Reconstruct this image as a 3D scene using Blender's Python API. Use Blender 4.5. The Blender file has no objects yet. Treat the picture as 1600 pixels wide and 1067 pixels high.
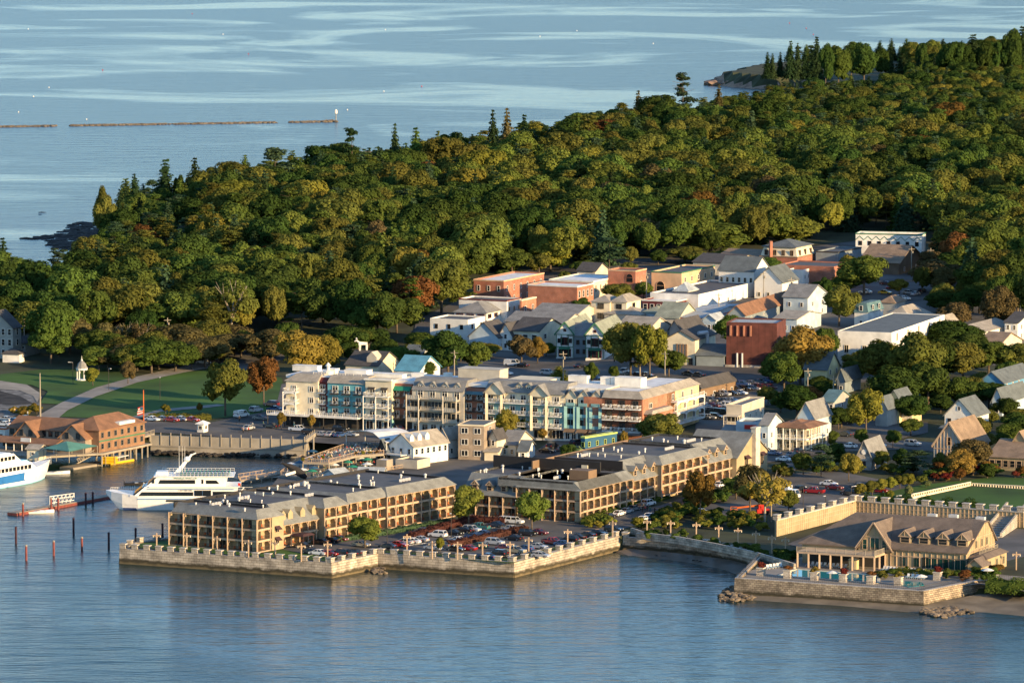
import bpy, bmesh, math, random
import numpy as np
from math import sin, cos, tan, atan, atan2, radians, pi, sqrt, floor
from mathutils import Vector, Matrix
from mathutils.geometry import tessellate_polygon
rnd = random.Random(11)
SC = bpy.context.scene
COL = SC.collection
# ---------------------------------------------------------------- camera
FPX, CX, CY, HC = 9000.0, 800.0, 533.5, 200.0
PIT = atan(933.5/FPX)
cam_data = bpy.data.cameras.new('camera'); cam = bpy.data.objects.new('camera', cam_data); COL.objects.link(cam)
cam_data.sensor_width = 36; cam_data.sensor_fit = 'HORIZONTAL'; cam_data.lens = 36*FPX/1600
cam_data.clip_start = 10; cam_data.clip_end = 40000
cam.location = (0, 0, HC); cam.rotation_euler = (pi/2-PIT, 0, 0)
SC.camera = cam
# ---------------------------------------------------------------- sky and sun
SUN_EL = radians(12); SUN_AZ = Vector((0.79, -0.62)).normalized()
world = bpy.data.worlds.new('World'); SC.world = world; world.use_nodes = True
wn = world.node_tree; bgn = wn.nodes['Background']; sky = wn.nodes.new('ShaderNodeTexSky')
sky.sky_type = 'NISHITA'; sky.sun_disc = False; sky.sun_elevation = SUN_EL
sky.sun_rotation = atan2(SUN_AZ.x, SUN_AZ.y); sky.air_density = 1.0; sky.dust_density = 0.3; sky.ozone_density = 3.6
wn.links.new(sky.outputs[0], bgn.inputs[0]); bgn.inputs[1].default_value = 0.148
sl = bpy.data.lights.new('sun', 'SUN'); sl.energy = 4.9; sl.angle = radians(0.5); sl.color = (1, .71, .37)
so = bpy.data.objects.new('sun', sl); COL.objects.link(so)
sd = Vector((SUN_AZ.x*cos(SUN_EL), SUN_AZ.y*cos(SUN_EL), sin(SUN_EL)))
so.rotation_euler = sd.to_track_quat('Z', 'Y').to_euler(); so.location = (300, -300, 400)
SC.view_settings.view_transform = 'Standard'; SC.view_settings.look = 'None'
SC.view_settings.exposure = 1.0; SC.view_settings.gamma = 1; SC.view_settings.use_curve_mapping = False
SC.cycles.max_bounces = 5; SC.cycles.diffuse_bounces = 2; SC.cycles.glossy_bounces = 3; SC.cycles.transmission_bounces = 3
SC.cycles.transparent_max_bounces = 8; SC.cycles.use_denoising = True; SC.cycles.caustics_reflective = False
# ---------------------------------------------------------------- picture point -> place
cp, sp = cos(PIT), sin(PIT)
Z0 = 3.6
def S(t):
    t = min(1, max(0, t)); return t*t*(3-2*t)
def TZ(x, y):
    z = Z0 + 9*S((y-1540)/620) + 2.0*S((y-1440)/110)*S((x-12)/25)
    return z - 7*S((y-2500)/900)
def plane(u, v, z):
    dx = u-CX; dy = FPX*cp-(v-CY)*sp*1.0; dz = -FPX*sp-(v-CY)*cp
    dy = FPX*cp-(v-CY)*sp
    t = (z-HC)/dz
    return Vector((dx*t, dy*t, z))
def G(u, v, z=None):
    if z is not None: return plane(u, v, z)
    z = 5.0
    for _ in range(40):
        p = plane(u, v, z); z = .5*z+.5*TZ(p.x, p.y)
    p = plane(u, v, z); p.z = TZ(p.x, p.y); return p
def G2(u, v, z=None):
    p = G(u, v, z); return Vector((p.x, p.y))
def proj(p):
    dc = p.y*cp+(HC-p.z)*sp; up = -p.y*sp*-1
    yy = (p.z-HC)*cp+p.y*sp
    return CX+FPX*p.x/dc, CY-FPX*yy/dc
def on_line(P, d, u, z):
    k = (u-CX)/FPX
    s = (k*(P.y*cp+(HC-z)*sp)-P.x)/(d.x-k*d.y*cp)
    return Vector((P.x, P.y))+Vector((d.x, d.y))*s
def dirs(ang):
    a = radians(ang); b = Vector((cos(a), sin(a))); return b, Vector((-b.y, b.x))
# ---------------------------------------------------------------- materials
MATS = {}
def nodes(m):
    return m.node_tree.nodes, m.node_tree.links
def mat(name, col, rough=.8, var=.12, scale=.5, spec=.3, metal=0, bump=0, bscale=3, rv=0, stretch=None):
    if name in MATS: return MATS[name]
    m = bpy.data.materials.new(name); m.use_nodes = True; N, L = nodes(m); b = N['Principled BSDF']
    b.inputs['Roughness'].default_value = rough; b.inputs['Metallic'].default_value = metal
    b.inputs['Specular IOR Level'].default_value = spec
    rgb = (*col, 1)
    if var or rv:
        tc = N.new('ShaderNodeTexCoord'); nz = N.new('ShaderNodeTexNoise'); nz.inputs['Scale'].default_value = scale
        nz.inputs['Detail'].default_value = 5; src = tc.outputs['Object']
        if stretch:
            mp = N.new('ShaderNodeMapping'); mp.inputs['Scale'].default_value = stretch; L.new(src, mp.inputs[0]); src = mp.outputs[0]
        L.new(src, nz.inputs['Vector'])
        mr = N.new('ShaderNodeMapRange'); mr.inputs[1].default_value = .3; mr.inputs[2].default_value = .7
        mr.inputs[3].default_value = 1-var*1.6; mr.inputs[4].default_value = 1+var*1.6; L.new(nz.outputs['Fac'], mr.inputs[0])
        hs = N.new('ShaderNodeHueSaturation'); hs.inputs['Color'].default_value = rgb; val = mr.outputs[0]
        if rv:
            oi = N.new('ShaderNodeObjectInfo'); m2 = N.new('ShaderNodeMapRange')
            m2.inputs[3].default_value = 1-rv; m2.inputs[4].default_value = 1+rv; L.new(oi.outputs['Random'], m2.inputs[0])
            mu = N.new('ShaderNodeMath'); mu.operation = 'MULTIPLY'; L.new(val, mu.inputs[0]); L.new(m2.outputs[0], mu.inputs[1]); val = mu.outputs[0]
        L.new(val, hs.inputs['Value']); L.new(hs.outputs[0], b.inputs['Base Color'])
        if bump:
            n2 = N.new('ShaderNodeTexNoise'); n2.inputs['Scale'].default_value = bscale; L.new(src, n2.inputs['Vector'])
            bp = N.new('ShaderNodeBump'); bp.inputs['Strength'].default_value = bump; bp.inputs['Distance'].default_value = .1
            L.new(n2.outputs['Fac'], bp.inputs['Height']); L.new(bp.outputs[0], b.inputs['Normal'])
    else:
        b.inputs['Base Color'].default_value = rgb
    MATS[name] = m; return m
def brick(name, c1, c2, mortar, bw, bh, ms=.02, rough=.9, bump=.5, offs=.5, var=.18, tide=False):
    if name in MATS: return MATS[name]
    m = bpy.data.materials.new(name); m.use_nodes = True; N, L = nodes(m); b = N['Principled BSDF']
    b.inputs['Roughness'].default_value = rough
    uv = N.new('ShaderNodeUVMap'); bt = N.new('ShaderNodeTexBrick'); L.new(uv.outputs[0], bt.inputs['Vector'])
    bt.inputs['Scale'].default_value = 1; bt.inputs['Brick Width'].default_value = bw; bt.inputs['Row Height'].default_value = bh
    bt.inputs['Mortar Size'].default_value = ms; bt.offset = offs; bt.inputs['Bias'].default_value = 0
    bt.inputs['Color1'].default_value = (*c1, 1); bt.inputs['Color2'].default_value = (*c2, 1); bt.inputs['Mortar'].default_value = (*mortar, 1)
    nz = N.new('ShaderNodeTexNoise'); nz.inputs['Scale'].default_value = .35; nz.inputs['Detail'].default_value = 6; L.new(uv.outputs[0], nz.inputs['Vector'])
    mr = N.new('ShaderNodeMapRange'); mr.inputs[1].default_value = .3; mr.inputs[2].default_value = .7; mr.inputs[3].default_value = 1-var*1.5; mr.inputs[4].default_value = 1+var*1.5
    L.new(nz.outputs['Fac'], mr.inputs[0]); hs = N.new('ShaderNodeHueSaturation'); L.new(mr.outputs[0], hs.inputs['Value']); L.new(bt.outputs['Color'], hs.inputs['Color'])
    out = hs.outputs[0]
    if tide:   # seaweed band left by the tide on the lowest courses of the wall
        ge = N.new('ShaderNodeNewGeometry'); sx = N.new('ShaderNodeSeparateXYZ'); L.new(ge.outputs['Position'], sx.inputs[0])
        n3 = N.new('ShaderNodeTexNoise'); n3.inputs['Scale'].default_value = .5; n3.inputs['Detail'].default_value = 6; L.new(ge.outputs['Position'], n3.inputs['Vector'])
        ad = N.new('ShaderNodeMath'); ad.operation = 'MULTIPLY_ADD'; L.new(n3.outputs['Fac'], ad.inputs[0]); ad.inputs[1].default_value = 1.5; L.new(sx.outputs['Z'], ad.inputs[2])
        m3 = N.new('ShaderNodeMapRange'); m3.inputs[1].default_value = 1.7; m3.inputs[2].default_value = 2.3; L.new(ad.outputs[0], m3.inputs[0])
        mx = N.new('ShaderNodeMix'); mx.data_type = 'RGBA'; L.new(m3.outputs[0], mx.inputs['Factor']); mx.inputs['A'].default_value = (.05, .04, .02, 1); L.new(out, mx.inputs['B']); out = mx.outputs['Result']
        m4 = N.new('ShaderNodeMapRange'); m4.inputs[1].default_value = .9; m4.inputs[2].default_value = 1.4; L.new(ad.outputs[0], m4.inputs[0])
        m5 = N.new('ShaderNodeMix'); m5.data_type = 'RGBA'; L.new(m4.outputs[0], m5.inputs['Factor']); m5.inputs['A'].default_value = (.16, .12, .06, 1); L.new(out, m5.inputs['B']); out = m5.outputs['Result']
    L.new(out, b.inputs['Base Color'])
    bp = N.new('ShaderNodeBump'); bp.inputs['Strength'].default_value = bump; bp.inputs['Distance'].default_value = .08
    L.new(bt.outputs['Fac'], bp.inputs['Height']); bp.invert = True; L.new(bp.outputs[0], b.inputs['Normal'])
    MATS[name] = m; return m
def leafmat(name, col, rv=.25, hue=.02):
    m = bpy.data.materials.new(name); m.use_nodes = True; N, L = nodes(m)
    out = N['Material Output']; N.remove(N['Principled BSDF'])
    oi = N.new('ShaderNodeObjectInfo'); ge = N.new('ShaderNodeNewGeometry')
    hs = N.new('ShaderNodeHueSaturation'); hs.inputs['Color'].default_value = (*col, 1)
    r1 = N.new('ShaderNodeMapRange'); r1.inputs[3].default_value = .5-hue; r1.inputs[4].default_value = .5+hue; L.new(oi.outputs['Random'], r1.inputs[0]); L.new(r1.outputs[0], hs.inputs['Hue'])
    r2 = N.new('ShaderNodeMapRange'); r2.inputs[3].default_value = .82; r2.inputs[4].default_value = 1.2; L.new(ge.outputs['Random Per Island'], r2.inputs[0])
    ml = N.new('ShaderNodeMath'); ml.operation = 'MULTIPLY'; fr = N.new('ShaderNodeMath'); fr.operation = 'FRACT'
    mm = N.new('ShaderNodeMath'); mm.operation = 'MULTIPLY'; mm.inputs[1].default_value = 17.3; L.new(oi.outputs['Random'], mm.inputs[0]); L.new(mm.outputs[0], fr.inputs[0])
    r3 = N.new('ShaderNodeMapRange'); r3.inputs[3].default_value = 1-rv; r3.inputs[4].default_value = 1+rv; L.new(fr.outputs[0], r3.inputs[0])
    L.new(r2.outputs[0], ml.inputs[0]); L.new(r3.outputs[0], ml.inputs[1]); L.new(ml.outputs[0], hs.inputs['Value'])
    d = N.new('ShaderNodeBsdfDiffuse'); t = N.new('ShaderNodeBsdfTranslucent'); mx = N.new('ShaderNodeMixShader'); mx.inputs[0].default_value = .22
    L.new(hs.outputs[0], d.inputs[0]); L.new(hs.outputs[0], t.inputs[0]); L.new(d.outputs[0], mx.inputs[1]); L.new(t.outputs[0], mx.inputs[2]); L.new(mx.outputs[0], out.inputs[0])
    MATS[name] = m; return m
# ---------------------------------------------------------------- mesh builder
class MB:
    def __init__(s): s.v = []; s.f = []; s.m = []; s.c = 0
    def face(s, pts, m=None):
        i = len(s.v); s.v += [tuple(p) for p in pts]; s.f.append(tuple(range(i, i+len(pts)))); s.m.append(s.c if m is None else m)
    def box(s, c, d, rz=0, m=None, top=1.0):
        cx, cy, cz = c; a, b = cos(rz), sin(rz); hx, hy, hz = d[0]/2, d[1]/2, d[2]/2; i = len(s.v)
        for z in (-1, 1):
            k = top if z > 0 else 1
            for x, y in ((-1, -1), (1, -1), (1, 1), (-1, 1)):
                X, Y = x*hx*k, y*hy*k; s.v.append((cx+X*a-Y*b, cy+X*b+Y*a, cz+z*hz))
        for q in ((3, 2, 1, 0), (4, 5, 6, 7), (0, 1, 5, 4), (1, 2, 6, 5), (2, 3, 7, 6), (3, 0, 4, 7)):
            s.f.append(tuple(i+k for k in q)); s.m.append(s.c if m is None else m)
    def prism(s, poly, z0, z1, m=None, mt=None, mb=True):
        n = len(poly); i = len(s.v); z0 = z0 if hasattr(z0, '__len__') else [z0]*n; z1 = z1 if hasattr(z1, '__len__') else [z1]*n
        area = sum(poly[k][0]*poly[(k+1) % n][1]-poly[(k+1) % n][0]*poly[k][1] for k in range(n))
        o = range(n) if area > 0 else range(n-1, -1, -1)
        P = [poly[k] for k in o]; A = [z0[k] for k in o]; B = [z1[k] for k in o]
        s.v += [(P[k][0], P[k][1], A[k]) for k in range(n)]+[(P[k][0], P[k][1], B[k]) for k in range(n)]
        mm = s.c if m is None else m
        for k in range(n):
            s.f.append((i+k, i+(k+1) % n, i+n+(k+1) % n, i+n+k)); s.m.append(mm)
        s.f.append(tuple(i+n+k for k in range(n))); s.m.append(mm if mt is None else mt)
        if mb: s.f.append(tuple(i+n-1-k for k in range(n))); s.m.append(mm)
    def loft(s, A, B, m=None, capa=True, capb=True):
        n = len(A); i = len(s.v); s.v += [tuple(p) for p in A]+[tuple(p) for p in B]; mm = s.c if m is None else m
        for k in range(n): s.f.append((i+k, i+(k+1) % n, i+n+(k+1) % n, i+n+k)); s.m.append(mm)
        if capb: s.f.append(tuple(i+n+k for k in range(n))); s.m.append(mm)
        if capa: s.f.append(tuple(i+n-1-k for k in range(n))); s.m.append(mm)
    def tube(s, p0, p1, r0, r1=None, n=6, m=None):
        p0 = Vector(p0); p1 = Vector(p1); d = (p1-p0).normalized(); r1 = r0 if r1 is None else r1
        x = d.orthogonal().normalized(); y = d.cross(x)
        s.loft([p0+(x*cos(2*pi*k/n)+y*sin(2*pi*k/n))*r0 for k in range(n)], [p1+(x*cos(2*pi*k/n)+y*sin(2*pi*k/n))*r1 for k in range(n)], m)
    def bar(s, p0, p1, w, h=None, m=None):
        h = w if h is None else h; p0 = Vector(p0); p1 = Vector(p1); d = (p1-p0).normalized()
        x = d.cross(Vector((0, 0, 1)));  x = Vector((1, 0, 0)) if x.length < .01 else x.normalized(); y = x.cross(d)
        q = lambda p: [p-x*w/2-y*h/2, p+x*w/2-y*h/2, p+x*w/2+y*h/2, p-x*w/2+y*h/2]
        s.loft(q(p0), q(p1), m)
    def rings(s, rs, m=None, cap=True):
        n = len(rs[0]); i = len(s.v); mm = s.c if m is None else m
        for r in rs: s.v += [tuple(p) for p in r]
        for j in range(len(rs)-1):
            for k in range(n): s.f.append((i+j*n+k, i+j*n+(k+1) % n, i+(j+1)*n+(k+1) % n, i+(j+1)*n+k)); s.m.append(mm)
        if cap: s.f.append(tuple(i+n-1-k for k in range(n))); s.m.append(mm); s.f.append(tuple(i+(len(rs)-1)*n+k for k in range(n))); s.m.append(mm)
    def lathe(s, c, prof, n=10, m=None):
        s.rings([[(c[0]+r*cos(2*pi*k/n), c[1]+r*sin(2*pi*k/n), c[2]+z) for k in range(n)] for r, z in prof], m)
    def mesh(s, name, mats):
        me = bpy.data.meshes.new(name); me.from_pydata(s.v, [], s.f)
        for m in (mats if isinstance(mats, (list, tuple)) else [mats]): me.materials.append(MATS[m] if isinstance(m, str) else m)
        me.polygons.foreach_set('material_index', s.m)
        uvl = me.uv_layers.new(name='UVMap'); V = s.v; data = []
        for f in s.f:
            p = [V[k] for k in f]; nx = ny = nz = 0
            for k in range(len(p)):
                a, b = p[k], p[(k+1) % len(p)]; nx += (a[1]-b[1])*(a[2]+b[2]); ny += (a[2]-b[2])*(a[0]+b[0]); nz += (a[0]-b[0])*(a[1]+b[1])
            l = sqrt(nx*nx+ny*ny+nz*nz) or 1
            if abs(nz)/l > .8:
                for q in p: data += (q[0], q[1])
            else:
                h = sqrt(nx*nx+ny*ny) or 1; tx, ty = -ny/h, nx/h; k = sqrt(max(.05, 1-(nz/l)**2))
                for q in p: data += (q[0]*tx+q[1]*ty, q[2]/k)
        uvl.data.foreach_set('uv', data); me.update(); return me
    def build(s, name, mats, parent=None, **kw):
        return link(name, s.mesh(name, mats), parent, **kw)
def link(name, me, parent=None, loc=None, rz=0, scale=None, local=False):
    o = bpy.data.objects.new(name, me); COL.objects.link(o)
    if loc is not None: o.location = loc
    if rz: o.rotation_euler = (0, 0, rz)
    if scale is not None: o.scale = scale
    if parent is not None:
        o.parent = parent
        if not local: o.matrix_parent_inverse = INV[parent.name]
    INV[o.name] = Matrix.Translation(-o.location) if me is None or loc is None else Matrix.Identity(4)
    return o
INV = {}
def tag(o, label=None, cat=None, group=None, kind=None):
    if label: o['label'] = label
    if cat: o['category'] = cat
    if group: o['group'] = group
    if kind: o['kind'] = kind
    return o
def thing(name, label, cat, loc=(0, 0, 0), rz=0, group=None):
    o = bpy.data.objects.new(name, None); COL.objects.link(o); o.location = loc; o.rotation_euler = (0, 0, rz); o.empty_display_size = .5
    INV[o.name] = (Matrix.Translation(Vector(loc)) @ Matrix.Rotation(rz, 4, 'Z')).inverted()
    return tag(o, label, cat, group)
KIDS = {}
def kids(o):
    if o.name not in KIDS: KIDS[o.name] = list(o.children)
    return KIDS[o.name]
def copy_tree(o, loc=None, rz=None, scale=None, parent=None):
    c = o.copy(); COL.objects.link(c)
    if parent is not None: c.parent = parent
    if loc is not None: c.location = loc
    if rz is not None: c.rotation_euler = (0, 0, rz)
    if scale is not None: c.scale = scale if hasattr(scale, '__len__') else (scale,)*3
    for ch in kids(o): copy_tree(ch, parent=c)
    return c
def sub(o, name, me, loc, rz=0, scale=None):     # part placed in world coordinates under thing o
    c = bpy.data.objects.new(name, me); COL.objects.link(c); c.location = loc; c.rotation_euler = (0, 0, rz)
    if scale is not None: c.scale = scale
    c.parent = o; c.matrix_parent_inverse = INV[o.name]; return c
# labels for look-alikes: nearest landmark, side of it, then order
LANDMARKS = []; PEND = []
def pend(o, look, cat, group, p): PEND.append((o, look, cat, group, proj(Vector(p))))
ORD = 'first second third fourth fifth sixth seventh eighth ninth tenth eleventh twelfth'.split()
def nth(k):
    if k < 12: return ORD[k]
    n = k+1; return '%d%s' % (n, 'th' if 10 < n % 100 < 14 else {1: 'st', 2: 'nd', 3: 'rd'}.get(n % 10, 'th'))
def settle_labels():
    G_ = {}
    for o, look, cat, group, (u, v) in PEND:
        best = min(LANDMARKS, key=lambda L: (L[1]-u)**2+((L[2]-v)*1.6)**2)
        du, dv = u-best[1], (v-best[2])*1.6
        rel = ('right of' if du > 0 else 'left of') if abs(du) > abs(dv) else ('below' if dv > 0 else 'behind')
        G_.setdefault((look, rel, best[0]), []).append((u, o, cat, group))
    for (look, rel, lm), L in G_.items():
        L.sort(key=lambda t: t[0])
        for k, (u, o, cat, group) in enumerate(L):
            s = '%s %s the %s' % (look, rel, lm)
            if len(L) > 1: s += ', %s from left' % nth(k)
            tag(o, s, cat, group)
def obstacles_add(poly, pad=0): OBST.append(([(p[0], p[1]) for p in poly], pad))
OBST = []
def inpoly(x, y, poly):
    c = False; n = len(poly); j = n-1
    for i in range(n):
        xi, yi = poly[i][0], poly[i][1]; xj, yj = poly[j][0], poly[j][1]
        if (yi > y) != (yj > y) and x < (xj-xi)*(y-yi)/(yj-yi)+xi: c = not c
        j = i
    return c
def segd(x, y, a, b):
    vx, vy = b[0]-a[0], b[1]-a[1]; t = ((x-a[0])*vx+(y-a[1])*vy)/(vx*vx+vy*vy+1e-9); t = min(1, max(0, t))
    return sqrt((x-a[0]-vx*t)**2+(y-a[1]-vy*t)**2)
def blocked(x, y, r=0):
    for poly, pad in OBST:
        if inpoly(x, y, poly): return True
        if pad+r > 0 and min(segd(x, y, poly[k], poly[k-1]) for k in range(len(poly))) < pad+r: return True
    return False
# ---------------------------------------------------------------- base materials
mat('asphalt', (.105, .098, .09), .9, .25, .08); mat('concrete', (.30, .27, .22), .9, .15, .2); mat('paving', (.26, .235, .20), .9, .12, .3)
mat('lawn', (.042, .100, .012), .95, .25, .05); mat('soil', (.045, .05, .022), .95, .3, .08); mat('beach_sand', (.17, .14, .10), .95, .25, .15, bump=.4)
mat('pebbles', (.16, .155, .145), .95, .35, .35, bump=.5); mat('rock', (.15, .118, .085), .95, .35, .4, bump=.6, bscale=2); mat('dark_rock', (.035, .03, .025), .9, .4, .3, bump=.6)
mat('pink_rock', (.30, .20, .14), .95, .3, .3, bump=.6); mat('white_line', (.7, .7, .68), .8, .1, 1)
brick('granite', (.47, .40, .31), (.33, .28, .215), (.10, .085, .065), 1.5, .62, .035, tide=True, bump=.8, var=.3)
brick('granite_dry', (.50, .44, .36), (.38, .33, .27), (.15, .125, .10), .8, .4, .03, bump=.7, var=.22)
brick('fieldstone', (.40, .32, .22), (.24, .185, .13), (.09, .07, .05), .95, .48, .04, tide=True, bump=.9, var=.3)
mat('granite_cap', (.50, .45, .38), .9, .12, 1)
def water_mat():
    m = bpy.data.materials.new('sea_water'); m.use_nodes = True; N, L = nodes(m); b = N['Principled BSDF']
    b.inputs['Base Color'].default_value = (.008, .034, .036, 1); b.inputs['IOR'].default_value = 1.333
    b.inputs['Specular IOR Level'].default_value = .5
    ge = N.new('ShaderNodeNewGeometry')
    def noise(scale, vec, det=3, dist=0):
        mp = N.new('ShaderNodeMapping'); mp.inputs['Scale'].default_value = vec; L.new(ge.outputs['Position'], mp.inputs[0])
        n = N.new('ShaderNodeTexNoise'); n.inputs['Scale'].default_value = scale; n.inputs['Detail'].default_value = det; n.inputs['Distortion'].default_value = dist; L.new(mp.outputs[0], n.inputs['Vector']); return n.outputs['Fac']
    slick = noise(.0042, (1, 1.05, 1), 6, 1.6)     # wind lanes: smooth water between rippled water
    r = N.new('ShaderNodeMapRange'); r.inputs[1].default_value = .38; r.inputs[2].default_value = .50; L.new(slick, r.inputs[0])
    sy = N.new('ShaderNodeSeparateXYZ'); L.new(ge.outputs['Position'], sy.inputs[0])
    # sheltered water near the shore is calm, the open bay is rippled
    rr = N.new('ShaderNodeMapRange'); rr.inputs[1].default_value = 0; rr.inputs[2].default_value = 1; rr.inputs[3].default_value = .15; rr.inputs[4].default_value = .24; L.new(r.outputs[0], rr.inputs[0])
    L.new(rr.outputs[0], b.inputs['Roughness'])
    w1 = noise(.55, (.35, 1, 1), 4); w2 = noise(.12, (.3, 1, 1), 3)
    ad = N.new('ShaderNodeMath'); ad.operation = 'MULTIPLY_ADD'; L.new(w2, ad.inputs[0]); ad.inputs[1].default_value = 2.2; L.new(w1, ad.inputs[2])
    bp = N.new('ShaderNodeBump'); st = N.new('ShaderNodeMapRange'); st.inputs[3].default_value = .42; st.inputs[4].default_value = .72; L.new(r.outputs[0], st.inputs[0])
    L.new(st.outputs[0], bp.inputs['Strength']); bp.inputs['Distance'].default_value = .6
    L.new(ad.outputs[0], bp.inputs['Height']); L.new(bp.outputs[0], b.inputs['Normal'])
    MATS['sea_water'] = m
water_mat()
mb = MB(); mb.prism([(-5000, 600), (5000, 600), (5000, 14000), (-5000, 14000)], -2.0, 0.0)
tag(mb.build('sea', 'sea_water'), kind='structure')
mb = MB(); mb.prism([(-5000, 600), (5000, 600), (5000, 14000), (-5000, 14000)], -9.0, -6.0)
tag(mb.build('seabed', 'dark_rock'), kind='structure')
# ---------------------------------------------------------------- land
COASTPX = [(-420, 500), (-60, 496), (60, 492), (112, 470), (160, 440), (152, 410), (160, 385), (230, 367), (300, 355), (450, 330), (600, 314), (700, 292), (850, 262),
           (1000, 232), (1090, 212), (1150, 190), (1225, 166), (1262, 150), (1256, 136), (1200, 141), (1130, 137), (1108, 131), (1150, 121), (1215, 112), (1300, 108), (1400, 107), (1480, 106), (1600, 90), (1900, 50), (2500, 20)]
FRONTPX = [(2300, 990), (1750, 975), (1600, 955), (1500, 945), (1443, 946), (1148, 926), (1190, 893), (1120, 878), (1050, 866), (985, 860), (968, 861), (803, 900), (590, 886), (518, 900), (192, 879),
           (225, 858), (275, 845), (480, 790), (520, 760), (470, 735), (462, 716), (240, 714), (225, 712), (60, 700), (-60, 690), (-420, 680)]
COAST = [tuple(G2(u, v, 0)) for u, v in COASTPX+FRONTPX]
def build_land():
    st = 5.0; xs = np.arange(-300, 480, st); ys = np.arange(1290, 4500, st)
    X, Y = np.meshgrid(xs, ys, indexing='ij'); ins = np.zeros(X.shape, bool); D = np.full(X.shape, 1e9)
    n = len(COAST)
    for i in range(n):
        (x1, y1), (x2, y2) = COAST[i], COAST[i-1]
        with np.errstate(divide='ignore', invalid='ignore'):
            c = ((y1 > Y) != (y2 > Y)) & (X < (x2-x1)*(Y-y1)/(y2-y1+1e-12)+x1)
        ins ^= c
        vx, vy = x2-x1, y2-y1; t = np.clip(((X-x1)*vx+(Y-y1)*vy)/(vx*vx+vy*vy+1e-9), 0, 1)
        D = np.minimum(D, np.hypot(X-x1-vx*t, Y-y1-vy*t))
    sd = np.where(ins, D, -D)
    jit = np.sin(X*.13)*np.cos(Y*.11)*3+np.sin(X*.37+Y*.21)*1.5
    far = (Y > 1800)
    k = np.clip((sd+np.where(far, jit, -5.5))/np.where(far, 14, 8)+np.where(far, .1, 0), 0, 1); k = k*k*(3-2*k)
    sm = lambda t: np.clip(t, 0, 1)**2*(3-2*np.clip(t, 0, 1))
    Z = Z0+9*sm((Y-1540)/620)+2*sm((Y-1440)/110)*sm((X-12)/25)-7*sm((Y-2500)/900)
    H = -3+(Z-.06+3)*k; keep = sd > -45
    idx = -np.ones(X.shape, int); mb = MB()
    order = np.argwhere(keep)
    for q, (i, j) in enumerate(order): idx[i, j] = q
    mb.v = [(float(X[i, j]), float(Y[i, j]), float(H[i, j])) for i, j in order]
    nx, ny = X.shape
    for i in range(nx-1):
        for j in range(ny-1):
            a, b, c, d = idx[i, j], idx[i+1, j], idx[i+1, j+1], idx[i, j+1]
            if min(a, b, c, d) >= 0: mb.f.append((a, b, c, d)); mb.m.append(1 if H[i, j] < .6 and Y[i, j] > 1750 else 0)
    o = mb.build('ground', ['soil', 'pink_rock']); tag(o, kind='structure')
build_land()
def drape(name, px, m, off=.1, kind='structure', label=None, cat=None, z=None, world_pts=None):
    P = world_pts or [G2(u, v, z) for u, v in px]
    bm = bmesh.new(); vs = [bm.verts.new((p[0], p[1], 0)) for p in P]
    tris = tessellate_polygon([[Vector((p[0], p[1], 0)) for p in P]])
    for t in tris:
        try: bm.faces.new([vs[k] for k in t])
        except Exception: pass
    if z is None:
        x0, x1 = min(p[0] for p in P), max(p[0] for p in P); y0, y1 = min(p[1] for p in P), max(p[1] for p in P)
        for ax, a, b in ((0, x0, x1), (1, y0, y1)):
            t = (floor(a/5)+1)*5
            while t < b:
                co = (t, 0, 0) if ax == 0 else (0, t, 0); no = (1, 0, 0) if ax == 0 else (0, 1, 0)
                bmesh.ops.bisect_plane(bm, geom=bm.verts[:]+bm.edges[:]+bm.faces[:], plane_co=co, plane_no=no); t += 5 if (b-a) < 400 else 10
        for v in bm.verts: v.co.z = TZ(v.co.x, v.co.y)+off
    else:
        for v in bm.verts: v.co.z = z+off
    bmesh.ops.recalc_face_normals(bm, faces=bm.faces[:])
    for f in bm.faces:
        if f.normal.z < 0: f.normal_flip()
    me = bpy.data.meshes.new(name); bm.to_mesh(me); bm.free(); me.materials.append(MATS[m]); o = bpy.data.objects.new(name, me); COL.objects.link(o)
    return tag(o, label, cat, kind=kind)
# quay: the made ground behind the seawalls
QUAYPX = [(187, 880), (518, 903), (590, 888), (803, 902), (968, 860), (985, 857), (1050, 863), (1140, 874), (1190, 890), (1148, 929), (1443, 948), (1528, 932), (1600, 932), (1760, 945)]
QF = [G2(u, v, 0) for u, v in QUAYPX]
qin = [G2(1800, 800, Z0), G2(1180, 800, Z0), G2(980, 792, Z0), G2(700, 760, Z0), G2(520, 745, Z0), G2(400, 790, Z0), G2(270, 841, Z0), G2(200, 851, Z0)]
mb = MB(); mb.prism(QF+qin, -2.5, Z0-.01); tag(mb.build('quay_ground', 'soil'), kind='structure')
SUNPOLYS = 0
# lawns, roads, car parks
drape('lawn', [(95, 640), (150, 614), (205, 595), (270, 583), (330, 578), (440, 590), (452, 640), (330, 655), (240, 650), (150, 653), (60, 650)], 'lawn', .06)
drape('lawn', [(-40, 590), (60, 578), (190, 575), (215, 590), (140, 612), (95, 632), (62, 630), (75, 612), (50, 602), (-40, 592)], 'lawn', .1)
drape('path', [(55, 652), (95, 630), (150, 606), (200, 592), (290, 572), (330, 566), (345, 572), (290, 582), (215, 598), (150, 620), (105, 642), (90, 655)], 'paving', .18)
drape('path', [(205, 652), (250, 640), (340, 632), (352, 634), (330, 637), (250, 644), (215, 655)], 'paving', .16)
drape('beach', [(-60, 594), (0, 597), (40, 604), (66, 620), (60, 638), (20, 652), (-60, 655)], 'pebbles', .18)
drape('path', [(-60, 594), (0, 596), (42, 602), (64, 616), (58, 630), (52, 620), (30, 611), (-60, 603)], 'concrete', .26)
drape('tidal_flat', [(-60, 606), (0, 612), (32, 620), (52, 632), (20, 634), (-60, 626)], 'dark_rock', .26)
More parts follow.
